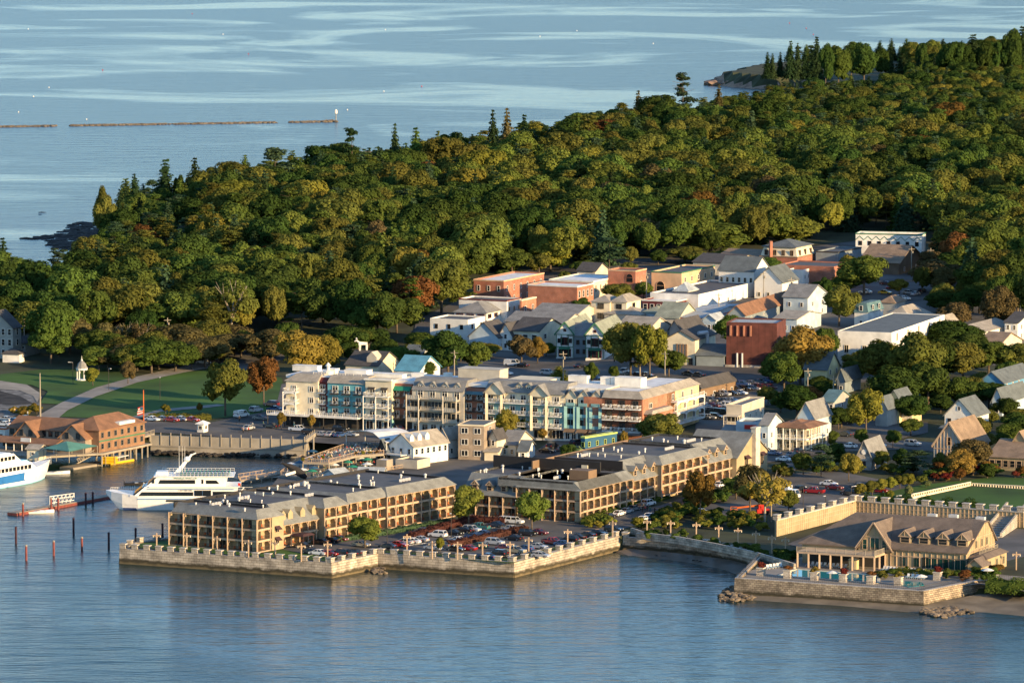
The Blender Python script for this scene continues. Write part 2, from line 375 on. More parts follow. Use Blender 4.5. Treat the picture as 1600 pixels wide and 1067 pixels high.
drape('street', [(-80, 662), (0, 652), (80, 650), (110, 654), (230, 657), (330, 660), (430, 640), (440, 600), (470, 596), (520, 668), (640, 676), (700, 690), (860, 712), (1010, 712), (1110, 690), (1190, 700), (1300, 690), (1420, 688), (1700, 715), (1700, 728), (1420, 702), (1310, 706), (1240, 716), (1190, 725), (1010, 735), (860, 728), (640, 702), (470, 690), (240, 676), (-80, 676)], 'asphalt', .08)
drape('street', [(330, 578), (400, 560), (470, 548), (470, 556), (410, 570), (350, 590)], 'asphalt', .1)
drape('parking_lot', [(250, 560), (470, 540), (470, 556), (330, 572), (240, 572)], 'asphalt', .12)
drape('parking_lot', [(690, 590), (690, 560), (790, 548), (1020, 560), (1140, 575), (1130, 600), (1090, 602), (900, 605), (760, 602)], 'asphalt', .1)
drape('parking_lot', [(1090, 610), (1190, 590), (1240, 610), (1235, 628), (1160, 640), (1125, 690), (1085, 690)], 'asphalt', .1)
drape('parking_lot', [(1330, 470), (1380, 430), (1510, 430), (1510, 470), (1460, 480), (1450, 500), (1400, 495)], 'asphalt', .1)
drape('street', [(1300, 655), (1450, 660), (1450, 676), (1390, 690), (1290, 692)], 'asphalt', .11)
drape('yard', [(860, 690), (930, 680), (950, 712), (900, 730), (800, 728)], 'asphalt', .13)
drape('yard', [(600, 585), (700, 560), (1200, 520), (1500, 560), (1620, 640), (1620, 670), (1300, 650), (1230, 600), (1100, 590), (760, 604)], 'soil', .03)
drape('town_ground', [(640, 560), (650, 500), (760, 450), (830, 420), (1180, 396), (1345, 376), (1500, 410), (1640, 520), (1640, 560), (1330, 600), (1200, 600), (900, 590)], 'asphalt', .07)
# inn car park, drive
drape('parking_lot', [(470, 866), (436, 860), (450, 856), (560, 842), (712, 812), (800, 806), (905, 816), (1030, 790), (1105, 765), (1160, 745), (1185, 752), (1110, 785), (1020, 812), (955, 832), (900, 845), (795, 871), (700, 865), (600, 859), (560, 864), (522, 870)], 'asphalt', .06)
drape('parking_lot', [(1075, 805), (1085, 780), (1170, 770), (1210, 745), (1240, 700), (1260, 700), (1240, 740), (1300, 735), (1440, 762), (1440, 772), (1340, 782), (1290, 792), (1200, 800), (1150, 808)], 'asphalt', .09)
drape('lawn', [(202, 851), (262, 845), (300, 852), (404, 866), (440, 858), (470, 864), (522, 872), (514, 877), (350, 866), (205, 854)], 'lawn', .07, z=Z0)
drape('lawn', [(598, 861), (800, 874), (900, 846), (955, 832), (962, 835), (802, 880), (596, 864)], 'lawn', .11, z=Z0)
drape('lawn', [(1370, 800), (1440, 778), (1516, 762), (1640, 768), (1640, 812), (1530, 797)], 'lawn', .35)
drape('lawn', [(1330, 780), (1440, 758), (1560, 745), (1640, 750), (1640, 762), (1516, 757), (1424, 780), (1370, 792)], 'lawn', .12)
drape('terrace', [(1165, 893), (1262, 868), (1640, 905), (1640, 930), (1530, 912), (1443, 923), (1150, 905)], 'paving', .05, z=Z0)
drape('tennis_court', [(1230, 850), (1336, 806), (1640, 830), (1640, 860), (1560, 880), (1300, 870)], 'asphalt', .07)
mat('court_green', (.03, .07, .05), .8, .1); drape('tennis_court', [(1265, 838), (1338, 810), (1500, 822), (1460, 842)], 'court_green', .12)
# beaches
mat('wet_sand', (.10, .08, .055), .45, .2, .2, spec=.5)
def sheet(name, pts, m):    # pts: (u, v, z)
    mb = MB(); P = [plane(*p) for p in pts]; mb.face(P); o = mb.build(name, m); tag(o, kind='structure'); return o
def strip(name, top, bot, m):
    mb = MB(); A = [plane(*p) for p in top]; B = [plane(*p) for p in bot]
    for k in range(len(A)-1): mb.face([B[k], B[k+1], A[k+1], A[k]])
    return tag(mb.build(name, m), kind='structure')
strip('beach', [(966, 860, .6), (985, 857, .8), (1050, 863, .9), (1140, 874, .9), (1192, 888, .9)], [(960, 866, -.3), (990, 872, -.3), (1050, 879, -.3), (1120, 893, -.3), (1150, 905, -.3)], 'wet_sand')
strip('beach', [(1146, 928, .5), (1300, 936, .7), (1443, 944, .9), (1528, 928, 1.7), (1600, 928, 1.8), (1760, 940, 2)], [(1170, 941, -.3), (1300, 949, -.3), (1430, 962, -.3), (1528, 961, -.3), (1600, 968, -.3), (1760, 975, -.3)], 'beach_sand')
# ---------------------------------------------------------------- trees
mat('bark', (.11, .085, .06), .95, .3, 2); mat('pale_bark', (.30, .25, .19), .9, .2, 2)
LEAF = dict(dark_green=(.044, .072, .017), mid_green=(.080, .114, .024), olive_green=(.115, .118, .026), bright_green=(.125, .152, .030), yellow_green=(.18, .17, .03),
            golden=(.20, .15, .032), rust_orange=(.15, .078, .024), brown=(.105, .085, .035), burgundy=(.11, .018, .018), russet=(.085, .040, .030), blue_green=(.05, .085, .042), spruce_green=(.032, .055, .022), pale_green=(.13, .15, .06))
for k, c in LEAF.items(): leafmat('leaf_'+k, c)
def leaf_quads(rs, cen, nor, size, jit, flat=0):
    """numpy quads at cen facing nor (jittered)"""
    n = len(cen); N = nor+rs.normal(0, jit, (n, 3)); N /= np.linalg.norm(N, axis=1, keepdims=True)
    R_ = rs.normal(0, 1, (n, 3)); T = np.cross(N, R_); T /= np.linalg.norm(T, axis=1, keepdims=True)+1e-9; B = np.cross(N, T)
    s = size*rs.uniform(.6, 1.3, (n, 1)); s2 = s*rs.uniform(.55, .95, (n, 1))
    V = np.stack([cen-T*s-B*s2*.3, cen-T*s*.1-B*s2, cen+T*s+B*s2*.25, cen+T*s*.15+B*s2], 1)
    return V.reshape(-1, 3)
def crown_mesh(kind, seed):
    rs = np.random.RandomState(seed); blobs = []; Vs = []; core = []
    if kind in ('broad', 'sparse', 'shrub'):
        nb = {'broad': 22, 'sparse': 18, 'shrub': 7}[kind]
        for i in range(nb):
            d = rs.normal(0, 1, 3); d[2] = d[2]*.95+.12; d /= np.linalg.norm(d); r = rs.uniform(.5, .76)
            blobs.append((d*np.array([r, r, r*.85]), rs.uniform(.27, .44) if kind != 'sparse' else rs.uniform(.16, .27)))
        if kind != 'sparse': blobs.append((np.array([0, 0, .05]), .58))
        per = {'broad': 190, 'sparse': 150, 'shrub': 120}[kind]; ls = {'broad': .062, 'sparse': .06, 'shrub': .11}[kind]
        for c, r in blobs:
            n = int(per*(r/.3)**1.6) if r < .5 else per*2
            d = rs.normal(0, 1, (n, 3)); d /= np.linalg.norm(d, axis=1, keepdims=True); d[:, 2] = np.where(d[:, 2] < -.35, -d[:, 2], d[:, 2])
            rad = r*rs.uniform(.78, 1.08, (n, 1)); cen = c+d*rad
            Vs.append(leaf_quads(rs, cen, d*1.0+np.array([0, 0, .25]), ls, .30))
            if kind != 'sparse': core.append((c, r*.78))
    elif kind == 'spruce':      # unit height 1, radius ~.22
        lv = 17
        for i in range(lv):
            t = i/(lv-1); z = .06+t*.93; R0 = .27*(1-t)**.8+.02; nbch = max(5, int(14*(1-t))+5); a0 = rs.uniform(0, 6)
            for k in range(nbch):
                a = a0+2*pi*k/nbch+rs.normal(0, .15); L_ = R0*rs.uniform(.7, 1.15); n = max(3, int(13*L_/.25)+2)
                s = rs.uniform(.15, 1, n); d = np.array([cos(a), sin(a), 0]); w = rs.normal(0, .016, (n, 3)); w[:, 2] *= .5
                cen = d*(s*L_)[:, None]+np.array([0, 0, z])+w; cen[:, 2] -= s*s*L_*.38
                Vs.append(leaf_quads(rs, cen, np.tile(d*.6+np.array([0, 0, .8]), (n, 1)), .031, .35))
        core.append('cone')
    elif kind == 'pine':        # unit height 1
        for i in range(26):
            t = rs.uniform(0, 1)**.9; z = .30+t*.66; a = rs.uniform(0, 2*pi); R0 = .24*(1-t*.75)*rs.uniform(.35, 1.15)
            c = np.array([cos(a)*R0, sin(a)*R0, z]); r = rs.uniform(.06, .12)*(1-.35*t); n = 90
            d = rs.normal(0, 1, (n, 3)); d /= np.linalg.norm(d, axis=1, keepdims=True); cen = c+d*r*np.array([1.15, 1.15, .42])*rs.uniform(.6, 1.1, (n, 1))
            Vs.append(leaf_quads(rs, cen, d*.6+np.array([0, 0, .8]), .019, .4)); core.append((c, r*.5))
    V = np.concatenate(Vs); nq = len(V)//4
    verts = [tuple(map(float, p)) for p in V]; faces = [(4*i, 4*i+1, 4*i+2, 4*i+3) for i in range(nq)]
    for cr in core:              # dense inner foliage
        if cr == 'cone':
            i0 = len(verts)
            for j in range(7): verts.append((.16*cos(j*2*pi/7), .16*sin(j*2*pi/7), .1))
            verts.append((0, 0, .93))
            for j in range(7): faces.append((i0+j, i0+(j+1) % 7, i0+7))
        else:
            c, r = cr; bm = bmesh.new(); bmesh.ops.create_icosphere(bm, subdivisions=1 if r < .35 else 2, radius=float(r))
            i0 = len(verts)
            for v in bm.verts: q = rs.uniform(.85, 1.1); verts.append((float(c[0])+v.co.x*q, float(c[1])+v.co.y*q, float(c[2])+v.co.z*q*(.5 if kind == 'pine' else 1)))
            bm.verts.index_update()
            for f in bm.faces: faces.append(tuple(i0+v.index for v in f.verts))
            bm.free()
    me = bpy.data.meshes.new('crown'); me.from_pydata(verts, [], faces); me.materials.append(MATS['leaf_mid_green']); me.update(); return me
def trunk_mesh(kind, seed):
    rs = random.Random(seed); mb = MB()
    if kind in ('broad', 'sparse'):   # unit: crown centre at z=0, radius 1; ground at z=-1.25
        r = .055 if kind == 'broad' else .045; mb.tube((0, 0, -1.45), (0, 0, -.35), r, r*.7, 7)
        for k in range(8 if kind == 'sparse' else 6):
            a = k*2*pi/(8 if kind == 'sparse' else 6)+rs.uniform(-.3, .3); e = rs.uniform(.3, .75); p = Vector((cos(a)*.3, sin(a)*.3, rs.uniform(-.05, .2))); st = Vector((0, 0, rs.uniform(-.75, -.35)))
            mb.tube(st, p, r*.5, r*.33, 5); q = p+Vector((cos(a)*.3, sin(a)*.3, e*.6)); mb.tube(p, q, r*.33, r*.12, 4)
            if kind == 'sparse': q = p+Vector((cos(a+.8)*.25, sin(a+.8)*.25, .45)); mb.tube(p, q, r*.28, r*.08, 4)
    elif kind == 'shrub': mb.tube((0, 0, -.8), (0, 0, .2), .06, .03, 5)
    else:
        mb.tube((0, 0, -.04), (0, 0, .97), .014, .002, 6)
        if kind == 'pine':
            for k in range(9):
                a = rs.uniform(0, 6.28); z = .3+.07*k; mb.tube((0, 0, z), (cos(a)*.17, sin(a)*.17, z+.05), .005, .002, 4)
    me = mb.mesh('trunk', 'pale_bark' if kind == 'sparse' else 'bark'); return me
NVAR = dict(broad=5, sparse=2, spruce=3, pine=3, shrub=3)
CR = {k: [crown_mesh(k, 100+17*i+len(k)) for i in range(n)] for k, n in NVAR.items()}
TR = {k: [trunk_mesh(k, 100+i) for i in range(n)] for k, n in NVAR.items()}
PALE = {}
def crown_obj(kind, var, color, name='crown', lk=True):
    o = bpy.data.objects.new(name, CR[kind][var])
    if lk: COL.objects.link(o)
    o.material_slots[0].link = 'OBJECT'; o.material_slots[0].material = MATS['leaf_'+color]; return o
LOOK = dict(broad='broadleaf tree', sparse='thin-crowned tree', spruce='spruce', pine='pine', shrub='shrub')
NAME = dict(broad='broadleaf_tree', sparse='sparse_tree', spruce='spruce_tree', pine='pine_tree', shrub='shrub')
CATG = dict(broad='tree', sparse='tree', spruce='tree', pine='tree', shrub='shrub')
NTREE = {}
def tree(p, h, w, kind='broad', color='mid_green', label=None, rz=None, group=None, landz=None):
    """p: Vector base; h total height; w crown width"""
    var = rnd.randrange(NVAR[kind]); rz = rnd.uniform(0, 6.28) if rz is None else rz
    NTREE[kind] = NTREE.get(kind, 0)+1
    t = bpy.data.objects.new(NAME[kind], None); COL.objects.link(t); t.location = p; t.rotation_euler = (0, 0, rz)
    c = crown_obj(kind, var, color, 'crown' if kind != 'shrub' else 'foliage'); c.parent = t
    tr = bpy.data.objects.new('trunk' if kind != 'shrub' else 'stem', TR[kind][var]); COL.objects.link(tr); tr.parent = t
    if kind in ('broad', 'sparse', 'shrub'):
        r = w/2; ch = h*(.90 if kind == 'broad' else .82) if kind != 'shrub' else h*1.1   # crown height share
        zs = ch/2*.98; cz = h-zs*.98
        c.location = (0, 0, cz); c.scale = (r, r, zs); tr.location = (0, 0, cz); tr.scale = (r, r, max(cz/1.35, .3)) if kind != 'shrub' else (r, r, zs)
    else:
        w = w*(1.7 if kind == 'spruce' else 1.25); c.scale = (w/.5, w/.5, h); tr.scale = (h*1.2, h*1.2, h)
    if label: tag(t, label, CATG[kind], group)
    else: pend(t, color.replace('_', ' ')+' '+LOOK[kind], CATG[kind], group or {'shrub': 'shrubs and bushes', 'spruce': 'spruces over the woods', 'pine': 'pines over the woods'}.get(kind, 'broadleaf trees round the town'), p)
    return t
def tree_px(u, vb, vt, wpx, kind='broad', color='mid_green', label=None, z=None):
    """base at (u, vb), top at row vt, crown wpx wide in picture"""
    p = G(u, vb, z); s = FPX/(p.y*cp+(HC-p.z)*sp)
    return tree(p, (vb-vt)/s, wpx/s, kind, color, label)
# ---------------------------------------------------------------- building materials
def M2(n, c, **k): return mat(n, c, **k)
for n, c in dict(white=(.74, .71, .64), cream=(.66, .58, .42), pale_yellow=(.66, .56, .30), tan=(.46, .37, .24), beige=(.50, .45, .36), grey_clap=(.34, .34, .31), light_blue=(.42, .50, .54), teal_wall=(.13, .36, .40), pale_teal=(.22, .40, .40), maroon=(.13, .03, .03),
                 green_trim=(.05, .16, .09), dark_trim=(.05, .045, .04), grey_blue=(.20, .235, .25), yellow_wall=(.60, .49, .27), peach=(.60, .40, .24), brown_wall=(.20, .13, .08), navy_wall=(.03, .10, .17), lime_trim=(.42, .50, .12), blue_wall=(.10, .28, .45), wood=(.36, .25, .15), weathered=(.30, .26, .20),
                 timber=(.46, .33, .22), stucco=(.37, .29, .17), tar_roof=(.10, .098, .098), black_wall=(.028, .026, .026), white_roof=(.70, .70, .68), metal=(.5, .5, .5), awning_green=(.02, .22, .13), awning_dark=(.06, .03, .03), canopy_teal=(.09, .24, .19), tent=(.78, .75, .68), red=(.5, .03, .02), blue=(.03, .16, .5), yellow=(.75, .45, .02), orange=(.55, .13, .03), flowers=(.40, .10, .12)).items():
    mat(n, c, var=.11, scale=.35)
def roofmat(n, c): brick(n, c, tuple(x*.82 for x in c), tuple(x*.6 for x in c), .6, .28, .015, bump=.25, var=.16)
roofmat('shingle_grey', (.24, .235, .22)); roofmat('shingle_tan', (.36, .32, .26)); roofmat('shingle_brown', (.25, .125, .065)); roofmat('shingle_dark', (.075, .07, .068)); roofmat('shingle_slate', (.12, .14, .145)); roofmat('shingle_warm', (.27, .19, .125)); roofmat('shingle_club', (.17, .13, .10)); roofmat('shingle_inn', (.21, .215, .20))
roofmat('metal_blue', (.10, .30, .40)); roofmat('metal_grey', (.40, .44, .46)); roofmat('shingle_green', (.28, .30, .23)); roofmat('shingle_teal', (.10, .19, .21))
brick('red_brick', (.40, .13, .065), (.30, .09, .045), (.30, .24, .2), .23, .08, .008, bump=.1); brick('orange_brick', (.42, .15, .075), (.36, .12, .055), (.35, .25, .2), .23, .08, .008, bump=.1)
brick('shingle_wall', (.34, .27, .20), (.27, .215, .16), (.17, .13, .10), .3, .15, .01, bump=.2); brick('shingle_wall_brown', (.28, .155, .085), (.21, .115, .06), (.14, .08, .05), .3, .15, .01, bump=.2)
brick('clapboard_white', (.76, .73, .66), (.73, .70, .63), (.5, .48, .44), 6, .2, .012, bump=.25, var=.05)
brick('stone_wall', (.42, .38, .32), (.24, .22, .2), (.30, .27, .24), .8, .35, .03, bump=.6, var=.3); brick('rusty_wall', (.105, .032, .024), (.095, .028, .021), (.05, .015, .012), 2.2, 11, .05, offs=0, var=.22, bump=.2)
def glassmat():
    m = bpy.data.materials.new('window_glass'); m.use_nodes = True; N, L = nodes(m); b = N['Principled BSDF']; b.inputs['Base Color'].default_value = (.012, .015, .018, 1); b.inputs['Roughness'].default_value = .12; b.inputs['Specular IOR Level'].default_value = .6; MATS['window_glass'] = m
    m = bpy.data.materials.new('green_glass'); m.use_nodes = True; N, L = nodes(m); b = N['Principled BSDF']; b.inputs['Base Color'].default_value = (.01, .05, .04, 1); b.inputs['Roughness'].default_value = .12; b.inputs['Specular IOR Level'].default_value = .6; MATS['green_glass'] = m
glassmat()
mat('curtain', (.45, .38, .27), .9, .1)
WM = {}
def win_mesh(w, h, trim='white', style='sash', glass='window_glass'):
    k = (round(w, 2), round(h, 2), trim, style, glass)
    if k in WM: return WM[k]
    mb = MB(); d = .12; f = .11     # x along wall, outward -y, origin at sill centre
    mb.box((0, -.03, h/2), (w-f, .06, h-f), m=1)
    for x in (-w/2, w/2): mb.box((x, -.06, h/2), (f*1.1, d, h+f), m=0)
    for z in (0, h): mb.box((0, -.065, z), (w, d+.02, f), m=0)
    if style == 'sash': mb.box((0, -.07, h/2), (w-f, .05, .05), m=0)
    if style == 'double':
        mb.box((0, -.07, h/2), (.1, .1, h-f), m=0)
    if style == 'french':
        mb.box((0, -.07, h/2), (.1, .1, h-f), m=0); mb.box((0, -.07, h*.8), (w-f, .08, .07), m=0)
    if style == 'grid':
        n = max(2, int(w/1.1))
        for i in range(1, n): mb.box((-w/2+w*i/n, -.07, h/2), (.09, .08, h-f), m=0)
    if style == 'arch':
        pts = [(cos(pi*i/8)*w/2, h+sin(pi*i/8)*w/2) for i in range(9)]
        mb.loft([(x, -.06, z) for x, z in pts], [(x, -.01, z) for x, z in pts], m=1)
        for i in range(8): mb.bar((pts[i][0], -.07, pts[i][1]), (pts[i+1][0], -.07, pts[i+1][1]), .12, m=0)
    WM[k] = mb.mesh('window', [trim, glass]); return WM[k]
class Wall:      # a wall line seen from outside: P0 -> P1 runs left to right
    def __init__(s, P0, P1, z):
        s.P = Vector((P0[0], P0[1])); s.Q = Vector((P1[0], P1[1])); s.z = z; d = s.Q-s.P; s.L = d.length; s.t = d/s.L; s.n = Vector((s.t.y, -s.t.x)); s.a = atan2(s.t.y, s.t.x)
    def at(s, x, h, out=0): p = s.P+s.t*x+s.n*out; return Vector((p.x, p.y, s.z+h))
    def xu(s, u, out=0):     # distance along the wall at which picture column u falls
        p = on_line(Vector((*(s.P+s.n*out), 0)), s.t, u, s.z+4); return (p-s.P-s.n*out).dot(s.t)
def windows(root, W, n, rows, w=1.0, h=1.4, trim='white', style='sash', x0=None, x1=None, sill=.95, st=2.8, name='window', glass='window_glass', xs=None, out=.0):
    x0 = W.L*.0 if x0 is None else x0; x1 = W.L if x1 is None else x1; me = win_mesh(w, h, trim, style, glass)
    xs = xs or [x0+(x1-x0)*(i+.5)/n for i in range(n)]
    for r in (rows if hasattr(rows, '__len__') else range(rows)):
        for x in xs: sub(root, name, me, W.at(x, r*st+sill, out+.01), W.a)
def lerp(a, b, t): return a+(b-a)*t
def roof_gable(mb, F, z, rh, along='a', ov=.45, th=.22, m=0, ove=None):
    """F footprint L,C,R,B (2D); ridge along edge C->R ('a') or L->C ('b')"""
    L, C, R_, B = F; ove = ov if ove is None else ove
    if along == 'b': L, C, R_, B = C, R_, B, L      # gable end on the C-R face
    # gable end face L-C ; ridge from mid(L,C) to mid(B,R)
    e = (C-L).normalized(); d = (R_-C).normalized(); hw = (C-L).length/2; sl = rh/hw
    def sec(P, Q, s):
        mid = (P+Q)/2+d*s; o = hw+ov
        pt = lambda k, zz: (mid.x+e.x*k, mid.y+e.y*k, zz)
        return [pt(-o, z-sl*ov), pt(0, z+rh), pt(o, z-sl*ov), pt(o, z-sl*ov+th), pt(0, z+rh+th*1.15), pt(-o, z-sl*ov+th)]
    A = sec(L, C, -ove); Bq = sec(B, R_, ove)
    mb.loft([A[i] for i in (0, 1, 4, 5)], [Bq[i] for i in (0, 1, 4, 5)], m); mb.loft([A[i] for i in (1, 2, 3, 4)], [Bq[i] for i in (1, 2, 3, 4)], m)
    return rh
def wall_gable(mb, F, z0, z, rh, along='a', m=0):
    L, C, R_, B = F
    if along == 'b': L, C, R_, B = C, R_, B, L
    e = (L+C)/2; f = (B+R_)/2; k = .04
    A = [(L.x, L.y, z0), (C.x, C.y, z0), (C.x, C.y, z-k), (e.x, e.y, z+rh-k), (L.x, L.y, z-k)]
    Bq = [(B.x, B.y, z0), (R_.x, R_.y, z0), (R_.x, R_.y, z-k), (f.x, f.y, z+rh-k), (B.x, B.y, z-k)]
    mb.loft(A, Bq, m)
def grow(F, o):
    L, C, R_, B = F; b = (C-L).normalized(); a = (R_-C).normalized()
    return [L-b*o-a*o, C+b*o-a*o, R_+b*o+a*o, B-b*o+a*o]
def P3(F, z): return [(p.x, p.y, z) for p in F]
def roof_hip(mb, F, z, rh, ov=.5, m=0, th=.2):
    L, C, R_, B = grow(F, ov); bl = (C-L).length; al = (R_-C).length; b = (C-L)/bl; a = (R_-C)/al; w = min(al, bl)/2
    cen = (L+R_)/2; r = (b*(bl/2-w) if bl > al else a*(al/2-w)); r1, r2 = cen-r, cen+r
    base = P3([L, C, R_, B], z); mb.loft(P3([L, C, R_, B], z-th), base, m, capb=False)
    q1 = (r1.x, r1.y, z+rh); q2 = (r2.x, r2.y, z+rh); l, c, rr, bb = base
    if (r).length < .3:
        q = (cen.x, cen.y, z+rh)
        for p, s in ((l, c), (c, rr), (rr, bb), (bb, l)): mb.face([p, s, q], m)
    elif bl > al: mb.face([l, c, q2, q1], m); mb.face([c, rr, q2], m); mb.face([rr, bb, q1, q2], m); mb.face([bb, l, q1], m)
    else: mb.face([l, c, q1], m); mb.face([c, rr, q2, q1], m); mb.face([rr, bb, q2], m); mb.face([bb, l, q1, q2], m)
def footprint(uL, uC, uR, vC, h, ang=-25, z0=None):
    z = 8.0
    if z0 is None:
        for _ in range(40):
            p = plane(uC, vC, z); z = .5*z+.5*(TZ(p.x, p.y)+h)
        z0 = z-h
    z = z0+h; C = plane(uC, vC, z); b, a = dirs(ang)
    return [on_line(C, -b, uL, z), Vector((C.x, C.y)), on_line(C, a, uR, z)], z0
def quad(f):
    L, C, R_ = f; return [L, C, R_, L+R_-C]
BL = {}
def building(name, label, cat, uL, uC, uR, vC, h, roof='flat', wall='white', rmat='shingle_grey', rh=2.5, ang=-25, z0=None, wl=(0, 0), wr=(0, 0), ws=(.95, 1.4), trim='white', style='sash', st=2.9, sill=.95,
             chim=(), par=.5, depth=None, fascia=None, group=None, dorm=0, lm=True, base=3, obst=True, units=0, skirt=None, ov=.45):
    f, zz = footprint(uL, uC, uR, vC, h, ang, z0)
    if depth:
        b, a = dirs(ang); f[2] = f[1]+a*depth
    F = quad(f); L, C, R_, B = F; z = zz+h; cen = (L+R_)/2
    if obst: obstacles_add([tuple(p) for p in F], 2)
    root = thing(name, label, cat, (cen.x, cen.y, zz), 0, group)
    if lm: LANDMARKS.append((label_short(label), *proj(Vector((cen.x, cen.y, zz+h*.6)))))
    mb = MB(); rb = MB()
    if roof in ('gable_a', 'gable_b'):
        al = roof[-1]; wall_gable(mb, F, zz-base, z, rh, al); roof_gable(rb, F, z, rh, al, m=0, ov=ov)
    elif roof == 'hip':
        mb.prism(F, zz-base, z-.12); roof_hip(rb, F, z, rh, ov=ov)
    elif roof == 'mansard':
        mb.prism(F, zz-base, z-.02); G1 = grow(F, .45); G2_ = grow(F, -.9)
        rb.loft(P3(G1, z), P3(G2_, z+rh), capb=True)
    else:
        mb.prism(F, zz-base, z); I = grow(F, -.3); rb.prism(I, z-.1, z+.06)
        # parapet ring
        for k in range(4):
            p, q = F[k], F[(k+1) % 4]; i1, i2 = I[k], I[(k+1) % 4]
            mb.prism([p, q, i2, i1], z+.001, z+par)
    mb.build('wall', wall, root); ro = rb.build('roof', rmat, root)
    if fascia:
        fb = MB(); Fo = grow(F, .12)
        for k in range(4):
            p, q, i1, i2 = Fo[k], Fo[(k+1) % 4], F[k], F[(k+1) % 4]; fb.prism([p, q, i2, i1], z-.35+(par if roof == 'flat' else 0), z+.08+(par if roof == 'flat' else -.2))
        fb.build('cornice', fascia, root)
    WL, WR = Wall(L, C, zz), Wall(C, R_, zz)
    if wl[0]: windows(root, WL, wl[0], wl[1], ws[0], ws[1], trim, style, st=st, sill=sill)
    if wr[0]: windows(root, WR, wr[0], wr[1], ws[0], ws[1], trim, style, st=st, sill=sill)
    for cx, cy, ch in chim:
        p = L+(C-L)*cx+(R_-C)*cy; cb = MB(); cb.box((p.x, p.y, z+ch/2-.5), (.9, .9, ch+1), radians(ang)); cb.box((p.x, p.y, z+ch+.05), (1.1, 1.1, .2), radians(ang)); cb.tube((p.x, p.y, z+ch+.1), (p.x, p.y, z+ch+.5), .2)
        o = cb.build('chimney', 'red_brick'); o.parent = ro; o.matrix_parent_inverse = root_inv(root)
    for i in range(units):
        p = L+(C-L)*rnd.uniform(.15, .85)+(R_-C)*rnd.uniform(.2, .8); cb = MB(); q = rnd.uniform(1, 2); cb.box((p.x, p.y, z+.6), (q, q*.8, 1.1), radians(ang)); cb.lathe((p.x, p.y, z+1.15), [(.35, 0), (.35, .15)], 8)
        o = cb.build('vent', 'metal'); o.parent = ro; o.matrix_parent_inverse = root_inv(root)
    if dorm:
        W = WR if roof in ('gable_a',) else WL; hw = ((C-L).length if roof == 'gable_a' else (R_-C).length)/2
        for i in range(dorm): dormer(root, W, W.L*(i+.5)/dorm, h+rh*.35, 1.6, 1.7, hw*.55, wall, rmat, inset=hw*.35)
    root['zz'] = zz
    del root['zz']
    return root, WL, WR, F, zz
def root_inv(root): return INV[root.name]
def label_short(s):
    return ' '.join(s.split(',')[0].split(' with ')[0].split(' beside ')[0].split(' behind ')[0].split(' above ')[0].split(' under ')[0].split(' in ')[0].split(' at ')[0].split()[:5])
def dormer(root, W, x, zb, w, h, depth, wall, rmat, inset=0, trim='white', style='sash', ww=None, brace=False, glass='window_glass'):
    """gabled dormer whose face stands `inset` behind the wall line"""
    mb = MB(); rb = MB(); p0 = W.at(x-w/2, 0, -inset); t, n = W.t, W.n
    q = [Vector((p0.x, p0.y)), Vector((p0.x, p0.y))+t*w, Vector((p0.x, p0.y))+t*w-n*depth, Vector((p0.x, p0.y))-n*depth]
    F = [q[0], q[1], q[2], q[3]]; z = W.z+zb
    wall_gable(mb, F, z-.6, z+h, w*.5, 'a'); roof_gable(rb, F, z+h, w*.5, 'a', ov=.28, th=.14)
    d = mb.build('dormer', wall, root)
    r = rb.build('dormer_roof', rmat); r.parent = d; r.matrix_parent_inverse = root_inv(root)
    ww = ww or w*.6; o = bpy.data.objects.new('window', win_mesh(ww, h*.8, trim, style, glass)); COL.objects.link(o); o.location = W.at(x, zb+.15, -inset+.01); o.rotation_euler = (0, 0, W.a); o.parent = d; o.matrix_parent_inverse = root_inv(root)
    if brace:
        bb = MB(); c = W.at(x, zb+h, -inset+.3); zt = c.z+w*.5
        L_ = W.at(x-w/2-.2, zb+h-.15, -inset+.34); R_ = W.at(x+w/2+.2, zb+h-.15, -inset+.34); T = W.at(x, zb+h+w*.5+.02, -inset+.34)
        bb.bar(L_, T, .14, .16); bb.bar(R_, T, .14, .16); bb.bar(W.at(x-w/2, zb+h-.05, -inset+.34), W.at(x+w/2, zb+h-.05, -inset+.34), .14, .16); bb.bar(W.at(x, zb+h, -inset+.33), T, .1)
        o = bb.build('truss', trim); o.parent = d; o.matrix_parent_inverse = root_inv(root)
def rail_mesh(mb, W, x0, x1, z, out, h=1.0, m=0, post=2.2, bal=.5):
    mb.bar(W.at(x0, z+h, out), W.at(x1, z+h, out), .09, .09, m); mb.bar(W.at(x0, z+.12, out), W.at(x1, z+.12, out), .06, .06, m)
    n = max(1, round((x1-x0)/post))
    for i in range(n+1): mb.bar(W.at(lerp(x0, x1, i/n), z, out), W.at(lerp(x0, x1, i/n), z+h+.05, out), .11, .11, m)
    k = int((x1-x0)/bal)
    for i in range(1, k): mb.bar(W.at(lerp(x0, x1, i/k), z+.12, out), W.at(lerp(x0, x1, i/k), z+h, out), .05, .05, m)
BALC = {}
